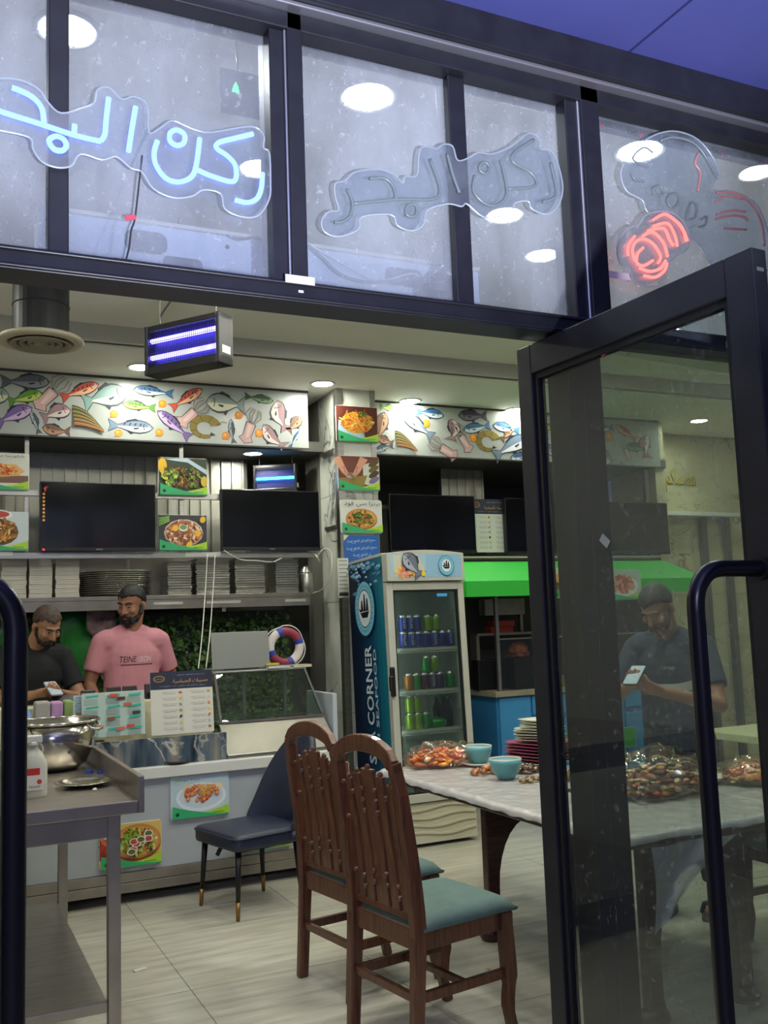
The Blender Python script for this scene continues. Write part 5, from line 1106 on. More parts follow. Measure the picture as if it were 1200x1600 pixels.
neon('seafood_sign', 'large unlit clear acrylic sign with curved lettering at the upper right', O3, S3, [N_OFF]*7+[M_OFFR]*6, .0035, closed=(3, 4, 5))
S4 = [[(1018, 345), (1036, 336), (1052, 345), (1064, 358), (1070, 378)], [(1018, 355), (1040, 350), (1052, 368), (1056, 386)], [(1010, 362), (1034, 358), (1044, 376), (1050, 385)], [(1002, 370), (1018, 364), (1034, 380), (1040, 398), (1040, 402)], [(990, 409), (986, 392), (992, 378), (1006, 375), (1020, 384), (1030, 402), (1026, 412)],
      [(979, 400), (980, 384), (990, 370)], [(1003, 388), (994, 398), (993, 412), (1004, 416), (1018, 408)], [(997, 420), (1014, 425), (1030, 420), (1038, 408)], [(1004, 432), (1022, 434), (1036, 424), (1040, 412)], [(1056, 348), (1066, 362), (1072, 378)]]
O4 = [(985, 356), (1000, 350), (1010, 336), (1030, 330), (1055, 334), (1072, 352), (1078, 378), (1072, 392), (1058, 398), (1046, 412), (1042, 430), (1025, 442), (1006, 446), (990, 436), (984, 420), (970, 412), (965, 392), (970, 370)]
neon('neon_prawn_sign', 'lit red neon prawn shape on a clear panel', O4, S4, N_RED, .0042, y=YN-.010)
# writing on the tape along the top of the right window
M_TAPE = mat_glass('clear_tape', '#e4e6ec', .10, '#c8ccd4')
tp = thing('printed_tape', 'clear printed tape along the top of the right window', 'tape', (0, YF+.052, 0))
a, b = ony(916, 146, YF+.052), ony(1200, 215, YF+.052); obj('tape', MB().box(a.x, -.0006, 2.925, b.x+.3, 0, 2.965), M_TAPE, tp)
tpp = Pr()
for u in (930, 990, 1060, 1118, 1184): xx = ony(u, 170, YF+.052).x; tpp.text('TAIS', xx-.012, 2.945, .04, '#4a5058', .016); tpp.text('H', xx+.02, 2.945, .012, '#a84450', .016)
tpp.build('tape_lettering', PRM, tp, (0, -.001, 0))
M_WIRE_D = mat('dark_wire', '#2c2c30', .5)
cable('dark wire dropping from the blue neon sign to the white unit', [ony(222, 243, YN), ony(218, 280, YN+.004), ony(211, 340, YN+.006), ony(205, 360, YN+.006), ony(202, 385, YN+.006), ony(197, 406, YN+.006)], .0022, M_WIRE_D)
tag(obj('wire_flag', MB().box(-.012, -.001, -.006, .012, .001, .006), mat('red_tape', '#c04058', .5), loc=ony(204, 340, YN+.004), rot=(0, -.25, 0)), 'red tape flag on the wire under the blue neon sign', 'tape')
tag(obj('plastic_ribbon', MB().box(ony(932, 424, YN).x, YN, ony(932, 424, YN).z-.012, ony(985, 420, YN).x, YN+.001, ony(932, 424, YN).z+.008), mat('pale_ribbon', '#cdb8c0', .5)), 'pale pink tape running from the post to the red neon prawn', 'tape')
# ------------------------------------------------------------------ long white unit on the transom behind the glass
YA = 2.30
a0, a1 = ony(60, 330, YA).x, ony(748, 420, YA).x; zt_ = ony(400, 368, YA).z
au = thing('air_curtain', 'long white metal unit lying behind the glass above the doorway', 'air curtain', (a0, YA, 0)); aw_ = a1-a0
zb_ = 2.350
obj('casing', MB().box(0, 0, zb_, aw_, .10, zt_-.01), mat('unit_white', '#c4ccd6', .4, var=.05), au, bevel=.006)
obj('cream_top', MB().box(-.002, -.004, zt_-.01, aw_+.002, .104, zt_), mat('unit_cream', '#cfc6ae', .5), au, bevel=.002)
for u0, u1, v0, v1 in ((194, 261, 366, 391), (255, 316, 407, 420), (602, 660, 424, 444), (500, 560, 455, 470)):
    A, Bq = ony(u0, v1, YA), ony(u1, v0, YA); w, h = Bq.x-A.x, max(.012, Bq.z-A.z)
    if A.z+h > zb_: obj('hand_slot', MB().prism(rrect(w, min(h, .06), min(h, .06)*.4, cx=(A.x+Bq.x)/2-a0, cy=max(A.z+h/2, zb_+.03)), lambda x, z, d: (x, -.002+d, z), .0015), mat('slot_dark', '#3f4854', .6), au)
obj('screw', MB().cyl((ony(355, 386, YA).x-a0, -.002, ony(355, 386, YA).z), (ony(355, 386, YA).x-a0, 0, ony(355, 386, YA).z), .006, n=10), M_WIRE_D, au)
for xx in (.15, aw_-.2): obj('bracket', MB().box(xx, -.14, zb_-.024, xx+.04, .03, zb_), M_FRAME, au)
cable('loose grey wires lying over the white unit, left group', [ony(356, 368, 2.285), ony(372, 374, 2.285), ony(395, 372, 2.285), ony(415, 377, 2.285), ony(434, 381, 2.285)], .004, M_WIRE_D)
cable('thick cable loop hanging behind the middle glass', [ony(482, 384, 2.285), ony(505, 405, 2.285), ony(530, 428, 2.285), ony(565, 440, 2.285), ony(600, 440, 2.285), ony(655, 434, 2.285)], .005, mat('grey_wire', '#6c7880', .5))
cable('thin pale cable sagging behind the middle glass', [ony(480, 380, 2.285), ony(540, 415, 2.285), ony(590, 438, 2.285), ony(640, 428, 2.285), ony(656, 432, 2.285)], .003, M_CAB)
p = ony(680, 436, 2.26); t = thing('clamp_bracket', 'black clamp bracket with tangled wires beside the mullion', 'bracket', p)
obj('arm', MB().sweep([(-.035, 0, -.045), (.0, 0, .0), (.045, 0, .04)], .03, .03, (0, 1, 0)), M_BLACK, t, bevel=.003)
obj('base', MB().box(-.055, -.015, -.065, .035, .03, -.035), M_BLACK, t, bevel=.004)
random.seed(2)
obj('wire_tangle', MB().tube(spline([(random.uniform(.0, .07), random.uniform(-.02, .02), random.uniform(.0, .06)) for _ in range(14)], 5), .0022, 6), M_WIRE_D, t)
obj('support', MB().box(-.05, .0, -.09, -.03, .02, -.065), M_BLACK, t)
# ------------------------------------------------------------------ hanging exit sign
pe_ = ony(386, 148, 2.8); t = thing('exit_sign', 'thin hanging emergency exit panel with small green pictogram', 'exit sign', (pe_.x, 2.8, pe_.z))
w, h = ony(427, 150, 2.8).x-ony(346, 150, 2.8).x, .15
obj('panel', MB().box(-w/2, 0, -h/2, w/2, .008, h/2), mat_glass('smoked_panel', '#767c86', .12, '#9098a4', 2), t)
obj('panel_edge', MB().tube([(x, .004, z) for x, z in rrect(w, h, .006)], .0025, 5, True), mat('edge_grey', '#7c848c', .4), t)
obj('pictogram', MB().prism([(-.045, .02), (-.037, .035), (-.03, .02), (-.026, 0), (-.05, 0)], lambda x, z, d: (x, -.002+d, z), .0015), mat_emit('green_led', '#30ff60', 2.5), t)
obj('chain', MB().tube([(-.03, .004, h/2), (-.028, .004, h/2+.03), (-.032, .004, h/2+.06), (-.03, .004, 3.45-pe_.z)], .004, 6), M_STEEL_D, t)
# ------------------------------------------------------------------ insect killers
def zapper(label, c, L, H, D, rz, glow, m_body, wire_top, tubes=2, pitch=0.):
    t = thing('insect_killer', label, 'insect killer', c, rz)
    obj('top_shell', MB().box(-L/2, -D/2, H-.03, L/2, D/2, H), m_body, t, bevel=.006); obj('bottom_tray', MB().box(-L/2, -D/2, 0, L/2, D/2, .045), m_body, t, bevel=.006)
    for s in (-1, 1): obj('end_cap', MB().box(s*L/2-.02*(s > 0)-.0, -D/2-.004, 0, s*L/2+.02*(s < 0), D/2+.004, H), m_body, t, bevel=.005)
    obj('back_panel', MB().box(-L/2+.02, -.004, .045, L/2-.02, .004, H-.03), mat('zap_inner', '#38346c', .4, .3), t)
    for k in range(tubes):
        z = .045+(H-.075)*((k+.5)/tubes)
        obj('lamp_tube', MB().cyl((-L/2+.025, -D*.28, z), (L/2-.025, -D*.28, z), .011, n=12), glow, t, smooth=True)
    g = MB()
    for k in range(34):
        x = -L/2+.03+k*(L-.06)/33; g.box(x-.0009, -D/2-.001, .045, x+.0009, -D/2+.001, H-.03)
    for k in range(4):
        z = .05+k*(H-.085)/3; g.box(-L/2+.02, -D/2-.002, z, L/2-.02, -D/2, z+.002)
    obj('guard_grid', g, M_RUB, t)
    obj('rating_label', MB().box(L/2+.0002, -D*.3, .05, L/2+.0012, D*.3, .085), M_WHITE, t)
    for s in (-1, 1): obj('hanging_chain', MB().tube([(s*L*.38, 0, H), (s*L*.38, 0, wire_top-c[2])], .0022, 5), M_STEEL_D, t)
    return t
G_UV = mat_emit('uv_tube', '#7068ff', 4.0)
zl, zr = ony(240, 600, 4.45), ony(351, 563, 4.12)
zc_ = (zl+zr)/2; zang = math.atan2(zr.y-zl.y, zr.x-zl.x)
z1 = zapper('black insect killer with violet tubes hanging over the room', (zc_.x, zc_.y, zc_.z+.005), (Vector((zr.x, zr.y))-Vector((zl.x, zl.y))).length+.02, .235, .10, zang, G_UV, M_BLACK, ZU)
obj('mains_lead', MB().tube(spline([(-.17, 0, .235), (-.165, .01, .30), (-.12, .02, .36), (-.08, .03, .42), (-.07, .03, ZU-zc_.z)], 6), .004, 6), M_BLACK, z1)
zk = ony(430, 770, 7.45)
zapper('second insect killer with a cyan tube, in the kitchen behind the screens', (zk.x, 7.42, ony(430, 772, 7.42).z), .36, .24, .10, -.55, mat_emit('cyan_tube', '#30b0ff', 5.0), M_BLACK, ZK, 1)
# ------------------------------------------------------------------ air diffuser on its duct
pd = onz(64, 538, 3.0); t = thing('air_diffuser', 'round ceiling diffuser on a black spiral duct', 'air vent', (pd.x, pd.y, 3.0))
R_ = .215
obj('duct', MB().cyl((0, .0, .03), (0, 0, ZU-3.0), .14, n=36), mat('black_duct', '#16191c', .5, .1), t, smooth=False)
obj('duct_seam', MB().tube([(math.cos(a)*.141, math.sin(a)*.141, .2) for a in [2*PI*i/36 for i in range(36)]], .003, 6, True), MATS['black_duct'], t)
obj('rim', MB().lathe([(.13, .03), (R_*.96, .028), (R_, .018), (R_*.97, .006), (R_*.78, .0), (R_*.76, .008), (.13, .03)], 44, caps=False), mat('vent_cream', '#b6ae98', .5), t, smooth=True)
for k, f in enumerate((.66, .48, .3)):
    obj('cone', MB().lathe([(R_*f*1.06, -.002+.004*k), (R_*f, -.012+.002*k), (R_*f*.78, .012), (R_*f*.8, .016), (R_*f*1.02, .0)], 36, caps=False), mat('vent_grey', '#8c8674', .5), t, smooth=True)
obj('core', MB().lathe([(.001, -.006), (R_*.16, -.004), (R_*.2, .012), (.001, .014)], 24), MATS['vent_grey'], t, smooth=True)
# ------------------------------------------------------------------ yellow lettering on the marble wall (the mascot beneath it is left out)
pm = ony(1064, 752, 7.57); ml = thing('wall_lettering', 'yellow brush style lettering on the warm marble wall', 'lettering', (pm.x, 7.575, pm.z))
pw_ = ony(1087, 752, 7.57).x-ony(1042, 752, 7.57).x
mp_ = Pr(.0006); mp_.text(arabic('هضماكم'), 0, 0, pw_*1.05, '#4a4420', .26, -.05); mp_.text(arabic('هضماكم'), -.004, .006, pw_, '#d8c428', .235, -.05); mp_.build('letters', PRM, ml, (0, -.004, 0))
# ================================================================== WOODEN DINING CHAIRS
def mat_wood(name, c1, c2, rough=.35, axis=(14, 14, 1.2)):
    m = mat(name, c1, rough, var=.01, coat=.25); nt = m.node_tree; b = nt.nodes['Principled BSDF']
    for n in nt.nodes:
        if n.type == 'MAPPING': n.inputs['Scale'].default_value = axis
        if n.type == 'TEX_NOISE': n.inputs['Scale'].default_value = 5; n.inputs['Detail'].default_value = 6; n.inputs['Distortion'].default_value = .6
        if n.type == 'VALTORGB': n.color_ramp.elements[0].color = (*lin(c2), 1)
    return m
M_WOOD = mat_wood('chair_wood', '#6a3e25', '#46281a', .36)
M_WOOD_D = mat_wood('table_wood', '#4a281a', '#2c160e', .3, (2, 14, 14))
M_TEAL = mat('teal_fabric', '#587069', .8, var=.12, scale=20, bump=.1, bscale=120)
def dining_chair(label, loc, rz):
    """local +x is the way the chair faces; back at x = -.20"""
    t = thing('dining_chair', label, 'chair', loc, rz, 'carved wooden dining chairs')
    SW, SD, SH_ = .44, .43, .45
    prof = lambda z: -.20 - (0 if z < .5 else .0) + (-.02*math.sin((z-.45)/.62*PI) if z > .45 else 0) - (max(0, z-.62)**1.5)*.26
    for s in (-1, 1):
        pts = [(prof(z)-(.03*(1-z/.45) if z < .45 else 0), s*(SW/2-.02-(.012 if z > .9 else 0)), z) for z in [0, .15, .3, .42, .5, .6, .7, .8, .9, .98, 1.015]]
        obj('back_post', MB().sweep(pts, [.036]*5+[.038]*6, [.044, .046, .05, .055, .055, .052, .05, .048, .046, .044, .04], (1, 0, 0)), M_WOOD, t, bevel=.006)
        fp = [(SD/2-.02, s*(SW/2-.025), .43), (SD/2-.02, s*(SW/2-.025), .36), (SD/2-.012, s*(SW/2-.024), .2), (SD/2-.022, s*(SW/2-.025), .1), (SD/2-.002, s*(SW/2-.025), 0)]
        obj('front_leg', MB().sweep(spline(fp, 4), [.042]*5+[.04]*4+[.036]*4+[.034]*4, [.05]*5+[.054]*4+[.042]*4+[.036]*4, (1, 0, 0)), M_WOOD, t, bevel=.005)
        obj('side_rail', MB().box(-.19, s*(SW/2-.035)-.011, .365, SD/2-.03, s*(SW/2-.035)+.011, .43), M_WOOD, t, bevel=.003)
        obj('side_stretcher', MB().box(-.21, s*(SW/2-.03)-.011, .195, SD/2-.03, s*(SW/2-.03)+.011, .23), M_WOOD, t, bevel=.003)
    obj('back_rail', MB().box(-.215, -SW/2+.03, .37, -.19, SW/2-.03, .44), M_WOOD, t, bevel=.003); obj('front_rail', MB().box(SD/2-.04, -SW/2+.04, .365, SD/2-.018, SW/2-.04, .43), M_WOOD, t, bevel=.003)
    obj('cross_stretcher', MB().box(.0, -SW/2+.04, .2, .022, SW/2-.04, .225), M_WOOD, t, bevel=.003); obj('cross_stretcher', MB().box(-.225, -SW/2+.03, .20, -.203, SW/2-.03, .23), M_WOOD, t, bevel=.003)
    st_ = MB().prism(rrect(SD+.03, SW+.02, .04, 5, .01), lambda x, y, d: (x, y, .43+d), .012)
    obj('seat_pad', MB().grid(18, 18, lambda u, v: (-.19+u*(SD+.0)+.0, (v-.5)*(SW-.0), .436+.044*(1-(2*abs(u-.5))**10)*(1-(2*abs(v-.5))**10)+.006*math.sin(u*PI)*math.sin(v*PI))), M_TEAL, t, smooth=True, solid=.012)
    # arched top rail
    n = 12; tp = []
    for i in range(n+1):
        y = -SW/2+.034+(SW-.068)*i/n; f = math.sin(PI*i/n); tp.append((prof(1.03)-.002, y, 1.002+.068*f**.5))
    obj('top_rail', MB().sweep(tp, [.032]*(n+1), [.05+.012*math.sin(PI*i/n) for i in range(n+1)], (0, 0, 1)), M_WOOD, t, bevel=.005)
    # wavy splats and beads
    ys = [-.142, -.08, 0, .08, .142]; ws = [.034, .046, .074, .046, .034]; tops = [.93, .955, .975, .955, .93]
    for y, w, zt in zip(ys, ws, tops):
        zz = [.47+(zt-.47)*k/10 for k in range(11)]; sg = 0 if abs(y) < .01 else (1 if y > 0 else -1)
        obj('splat', MB().sweep([(prof(z)+.004, y*(1-.06*math.sin((z-.47)*5.5)*abs(sg)), z) for z in zz], [w*(1+.12*math.sin(k*.9)) for k in range(11)], .018, (1, 0, 0)), M_WOOD, t, bevel=.004)
        obj('splat_knob', MB().ell((prof(zt)+.004, y, zt+.004), (.011, .011, .013), n=10, k=6), M_WOOD, t, smooth=True)
    for j, (a, b) in enumerate(zip(ys, ys[1:])):
        for z in ((.56, .60, .82, .86, .90) if j in (1, 2) else (.53, .57, .88)):
            obj('bead', MB().ell((prof(z)-.006, (a+b)/2, z), (.011, .013, .011), n=10, k=6), M_WOOD, t, smooth=True)
    for y in (-.172, .172):
        for z in (.58, .78, .91): obj('bead', MB().ell((prof(z)-.004, y, z), (.010, .012, .010), n=10, k=6), M_WOOD, t, smooth=True)
    obj('splat_foot', MB().sweep([(prof(.475)+.004, -SW/2+.04, .475), (prof(.475)+.004, SW/2-.04, .475)], .022, .02, (0, 0, 1)), M_WOOD, t)
    return t
A2, C2 = onz(567, 1606, 0), onz(690, 1556, 0)
c2 = dining_chair('nearest carved wooden chair with a teal seat, beside the open door', (1.725, 3.34, 0), math.radians(9))
c1 = dup(c2, (1.75, 3.95, 0), math.radians(9), 'carved wooden chair with a teal seat, left of and behind its twin')
c3 = dup(c2, (3.63, 3.27, 0), math.radians(180), 'wooden chair with a teal seat tucked under the table at the right edge')
# ================================================================== NAVY CHAIR
nv = thing('padded_chair', 'navy padded chair with black legs and brass tips at the counter', 'chair', (0, 0, 0))
M_NAVY = mat('navy_leather', '#20263c', .42, var=.15, scale=8, bump=.12, bscale=14); M_LEG = mat('black_metal_leg', '#14161a', .4, .3); M_BRASS = mat('brass_tip', '#8a6a34', .35, .7)
# local +x faces the way the sitter looks
def navy():
    sd, sw, zs_ = .46, .47, .43
    obj('seat', MB().prism(rrect(sd, sw, .05, 5), lambda x, y, d: (x, y, zs_-.085+d), .085), M_NAVY, nv, bevel=.02, smooth=True)
    obj('piping', MB().tube([(x, y, zs_-.018) for x, y in rrect(sd+.004, sw+.004, .05, 5)], .005, 6, True), M_NAVY, nv, smooth=True)
    def shell(u, v):
        a = (u-.5)*2; ang = a*1.25; h = (.02+.46*(1-abs(a)**2.6)) if abs(a) < 1 else .02
        r = .245; x = -sd/2+.20-math.cos(ang)*(r+.02*v)-.10*v*v*(1-.4*a*a); y = math.sin(ang)*(r+.01)
        return (x, y, zs_-.06+v*(h+.05))
    obj('backrest', MB().grid(24, 12, shell), M_NAVY, nv, smooth=True, solid=.045, sub=1)
    for sx, sy in ((1, 1), (1, -1), (-1, 1), (-1, -1)):
        top = Vector((sx*.18, sy*.18, zs_-.09)); bot = Vector((sx*.20, sy*.20, 0)); mid = bot+(top-bot)*.27
        lg_ = obj('leg', MB().cyl(mid, top, .012, .017, 14), M_LEG, nv, smooth=True); obj('brass_tip', MB().cyl(bot, mid, .010, .0125, 14), M_BRASS, lg_, smooth=True)
    obj('loose_lining', MB().tube(spline([(-.1, -.1, zs_-.09), (.02, -.08, zs_-.14), (.1, -.1, zs_-.10), (.14, -.12, zs_-.16)], 5), .012, 6), M_RUB, nv)
    obj('under_frame', MB().box(-.17, -.17, zs_-.1, .17, .17, zs_-.085), M_LEG, nv)
navy()
Lg = [onz(313, 1416, 0), onz(373, 1439, 0), onz(415, 1392, 0)]
nvc = (Lg[1]+Lg[2])/2 + (Lg[0]-(Lg[0]+Lg[1])/2)*0
mid_f = (Lg[0]+Lg[1])/2; fwd_ = (mid_f-((Lg[2]+ (Lg[2]+Lg[1]-Lg[0]))/2)); ang_n = math.atan2(fwd_.y, fwd_.x)
nv.rotation_euler[2] = ang_n; nv.location = (mid_f.x-math.cos(ang_n)*.2, mid_f.y-math.sin(ang_n)*.2, 0)
# ================================================================== DINING TABLES (L shape), plastic sheet, dishes
ZT = .72
def arch_table(label, x0, y0, x1, y1, panels, axis):
    t = thing('dining_table', label, 'table', ((x0+x1)/2, (y0+y1)/2, 0)); cx, cy = t.location.x, t.location.y; w, d = x1-x0, y1-y0
    obj('table_top', MB().prism(rrect(w, d, .05, 4), lambda x, y, e: (x, y, ZT-.03+e), .03), M_WOOD_D, t, bevel=.008)
    obj('top_moulding', MB().prism(rrect(w-.06, d-.06, .04, 4), lambda x, y, e: (x, y, ZT-.052+e), .022), M_WOOD_D, t, bevel=.006)
    for p in panels:
        a0, a1, c = p; half = .025; mid = (a0+a1)/2; rad = (a1-a0)/2-.065
        prof = [(a0, .035), (a0+.075, .035), (a0+.065, .10)]+[(mid-rad*math.cos(PI*i/14), .24+.30*math.sin(PI*i/14)) for i in range(15)]+[(a1-.065, .10), (a1-.075, .035), (a1, .035), (a1, ZT-.052), (a0, ZT-.052)]
        if axis == 'x': fn = lambda u, z, e: (u-cx, c-half+e-cy, z)
        else: fn = lambda u, z, e: (c-half+e-cx, u-cy, z)
        obj('arched_panel', MB().prism(prof, fn, .05), M_WOOD_D, t, bevel=.006)
        for a in (a0+.03, a1-.03):
            q = (a-cx, c-cy) if axis == 'x' else (c-cx, a-cy)
            obj('foot', MB().lathe([(.001, 0), (.045, 0), (.055, .02), (.045, .045), (.03, .055), (.001, .055)], 18, (q[0], q[1], 0), sx=1.25, sy=1), M_WOOD_D, t, smooth=True)
    return t
tA = arch_table('long dark wooden table with arched leg panels by the door', 2.20, 2.80, 3.06, 4.78, [(2.42, 2.93, 4.10), (2.42, 2.93, 2.98)], 'x')
tB = arch_table('second dark wooden table set across, in front of the standing man', 3.065, 2.80, 4.30, 3.56, [(2.92, 3.46, 3.30), (2.92, 3.46, 4.15)], 'y')
M_SHEET = mat('plastic_sheet', '#cfccca', .22, alpha=.66, bump=.6, bscale=14, spec=.7)
def sheet(label, x0, y0, x1, y1, nx, ny, hang, seed):
    t = MB()
    def fn(u, v):
        x, y = x0-hang+(x1-x0+2*hang)*u, y0-hang+(y1-y0+2*hang)*v
        ox = max(x0-x, 0, x-x1); oy = max(y0-y, 0, y-y1); o_ = max(ox, oy)
        n = noise.noise(Vector((x*7, y*9, seed)))*.010+noise.noise(Vector((x*24, y*20, seed)))*.006
        z = ZT+.006+abs(n)
        if o_ > 0:
            k = .25 if o_ > 0 else 1; dr = o_*.97; wv = noise.noise(Vector((x*12, y*12, seed+4)))
            x += (-1 if x < x0 else 1 if x > x1 else 0)*(-ox*.80+.012*wv+.012); y += (-1 if y < y0 else 1 if y > y1 else 0)*(-oy*.80+.012*wv+.012)
            z = ZT+.004-dr*(1+.35*wv)
        return (x, y, z)
    return tag(obj('plastic_sheet', t.grid(nx, ny, fn), M_SHEET, smooth=True, fix=False), label, 'table cover')
sheet('crumpled clear plastic sheet over the long table by the door', 2.20, 2.80, 3.06, 4.78, 60, 110, .024, 1.0)
sheet('crumpled clear plastic sheet over the second table by the man', 3.075, 2.80, 4.30, 3.56, 70, 50, .05, 7.0)
# hanging torn corner of plastic
tag(obj('plastic_flap', MB().grid(14, 14, lambda u, v: (2.30+.40*u*(1-.7*v), 2.755-.012*math.sin(u*9+v*4), ZT-.03-.30*v*(1-.4*u))), M_SHEET, smooth=True, fix=False), 'torn corner of clear plastic hanging below the near table edge', 'plastic')
ZS = ZT+.014
M_TB, M_TI = mat('teal_bowl', '#5f9ea4', .35, var=.08, scale=14), mat('cream_glaze', '#c9b8a0', .4)
def tbowl(label, u, v, r=.062):
    p = onz(u, v, ZS); t = thing('teal_bowl', label, 'bowl', (p.x, p.y, ZS))
    h = r*1.18
    obj('outside', MB().lathe([(.001, 0), (r*.5, 0), (r*.56, h*.06), (r*.82, h*.35), (r*.97, h*.75), (r, h)], 30), M_TB, t, smooth=True)
    obj('inside', MB().lathe([(r*1.0, h), (r*.985, h+.003), (r*.955, h), (r*.9, h*.7), (r*.7, h*.45), (.001, h*.4)], 30, caps=False), M_TI, t, smooth=True)
    return t
p = onz(748, 1196, ZS)
tag(obj('white_saucer', MB().lathe([(.001, 0), (.05, 0), (.085, .014), (.083, .018), (.05, .005), (.001, .005)], 28), mat('porcelain', '#cbc8bc', .3), loc=(p.x, p.y, ZS), smooth=True), 'white saucer under the rear teal bowl', 'saucer')
tb1 = tbowl('teal bowl standing on a white saucer beside the snack bag', 748, 1194, .075); tb1.location.z = ZS+.007
tbowl('teal bowl nearest the table edge, left of the door stile', 791, 1216, .078); tbowl('teal bowl seen through the door glass', 917, 1206, .075)
M_PUR, M_PL = mat('maroon_plate', '#a04c6c', .35), mat('white_plate', '#c9c8b4', .35)
def sq_plate(r, h, m):
    b = MB()
    b.rings([[Vector((x, y, z)) for x, y in rrect(2*q, 2*q, q*.4, 4)] for q, z in ((r*.6, 0), (r*.75, h*.2), (r, h*.8), (r, h), (r*.72, h*.45), (r*.55, h*.3))]); return b
pp = onz(846, 1190, ZS); zcur = ZS
def pstack(name, n, r, h, dz, m, lab, group, dx=0., dy=0., rz=.3):
    global zcur
    me = mesh_of(name, sq_plate(r, h, m)); me.materials.append(m); me.shade_smooth(); random.seed(n)
    for i in range(n):
        o = bpy.data.objects.new(name, me); COL.objects.link(o); o.location = (pp.x+dx+random.uniform(-.006, .006), pp.y+dy+random.uniform(-.006, .006), zcur); o.rotation_euler = (0, 0, rz+random.uniform(-.08, .08))
        tag(o, lab % ordn(i+1), 'plate', group); zcur += dz
pstack('serving_plate', 1, .17, .014, .015, M_PL, 'white base plate under the maroon stack, %s and lowest', 'stacked plates')
pstack('maroon_plate', 6, .155, .0155, .0162, M_PUR, 'maroon square plate, %s from the bottom of the stack', 'stacked plates')
pstack('white_plate', 5, .115, .0135, .0142, M_PL, 'white plate on the maroon stack, %s from below', 'stacked plates', rz=.5)
pstack('small_plate', 3, .085, .014, .0148, M_PL, 'small white plate at the top of the stack, %s from below', 'stacked plates', rz=.2)
# bags of fried food and scraps
def mat_food(name, c1, c2, c3, s=22):
    m = mat(name, c1, .25, var=.6, scale=s, col2=c2, bump=.7, bscale=30, coat=.6); return m
F1 = mat_food('wrapped_food', '#d8883c', '#9c4418', '#f0c060', 34); F2 = mat_food('fried_pieces', '#c07834', '#7a4018', '#e0a858', 30); F3 = mat_food('charred_scraps', '#6b4a30', '#2c1a10', '#a87848', 26); F4 = mat_food('salad_scraps', '#8c7a3c', '#5c3a20', '#7b9a40', 30)
M_CLEAR = mat_glass('cling_film', '#fffaf2', .04, '#e0dcd4', 3.0, 14, (1, 1, 1))
def bag(label, u, v, r, cols, seed, cat='food', n=150):
    """heap of fried pieces (one mesh, pieces in mixed colours) under a skin of cling film"""
    p = onz(u, v, ZS); rn = random.Random(seed); t = thing('wrapped_food_bag', label, cat, (p.x, p.y, ZS)); mb = MB(); mb.c = []
    for k in range(n):
        a, q = rn.random()*6.28, rn.random()**.6; x, y = r[0]*q*math.cos(a), r[1]*q*math.sin(a); top = r[2]*math.sqrt(max(0, 1-q*q)); s = rn.uniform(.010, .021); z = rn.uniform(.3, 1)*top+s*.4
        M_ = Matrix.Rotation(rn.random()*6, 3, 'Z') @ Matrix.Rotation(rn.uniform(-.6, .6), 3, 'X'); k0 = len(mb.v)
        mb.ell((x, y, max(z, s*.5)), (s*rn.uniform(1, 2.2), s*rn.uniform(.7, 1.2), s*rn.uniform(.35, .7)), M_, 9, 6); c = lin(rn.choice(cols))
        for i in range(k0, len(mb.v)):
            w = Vector(mb.v[i]); e = noise.noise(w*60+Vector((seed, 0, 0))); mb.v[i] = (w.x+e*.004, w.y+e*.004, max(.001, w.z+e*.004)); mb.c.append(tuple(x_*(1+.5*noise.noise(w*90)) for x_ in c))
    obj('fried_pieces', mb, mat_print('food_skin', .3), t, smooth=True)
    f = lump(None, 'cling_film', (0, 0, 0), (r[0]*1.06, r[1]*1.06, r[2]*1.1), M_CLEAR, '', .45, 7, seed+.4, 4); f.parent = t; f.location = (0, 0, r[2]*1.25*.35+.002)
    return t
ORA = ['#d8862c', '#c8641c', '#e8a848', '#b84818', '#f0c878', '#9c3c14']; FSH = ['#a8502c', '#7a3018', '#c87840', '#d8a868', '#5c2410', '#e0c8a0', '#8c7a3c']
bag('clear bag of orange fried snacks at the far left table corner', 688, 1194, (.17, .15, .075), ORA, 3.1)
bag('large glossy wrapped fish in front of the standing man', 1025, 1238, (.24, .17, .11), FSH, 5.7, 'food', 260)
bag('clear bag of orange food at the right table end', 1172, 1222, (.12, .1, .07), ORA, 8.2)
def scraps(label, u, v, r, m, seed, n=14, s=.022):
    p = onz(u, v, ZS); rn = random.Random(seed); t = thing('food_scraps', label, 'food', (p.x, p.y, ZS))
    for k in range(n):
        a, q = rn.random()*6.28, math.sqrt(rn.random()); o = lump(None, 'morsel', (0, 0, 0), (s*rn.uniform(.7, 1.5), s*rn.uniform(.6, 1.2), s*rn.uniform(.6, 1.0)), m, '', .35, 4, seed+k, 2)
        o.parent = t; o.location = (r[0]*q*math.cos(a), r[1]*q*math.sin(a), s*.3+(1-q)*r[2]); o.rotation_euler = (0, 0, rn.random()*6)
    return t
scraps('orange fried pieces between the two teal bowls', 760, 1208, (.07, .05, .02), F2, 1); scraps('dark charred scraps left of the door stile', 822, 1206, (.05, .06, .03), F3, 2, 16); scraps('pale scraps and peel in front of the teal bowls', 828, 1220, (.06, .03, .008), F4, 3, 12, .014)
scraps('heap of leafy food scraps behind the door glass', 893, 1218, (.09, .06, .02), F4, 4, 20); scraps('pinkish food heap behind the third teal bowl', 935, 1190, (.09, .08, .03), mat_food('pink_scraps', '#c08868', '#8c4a3c', '#e0c0a0'), 5, 18)
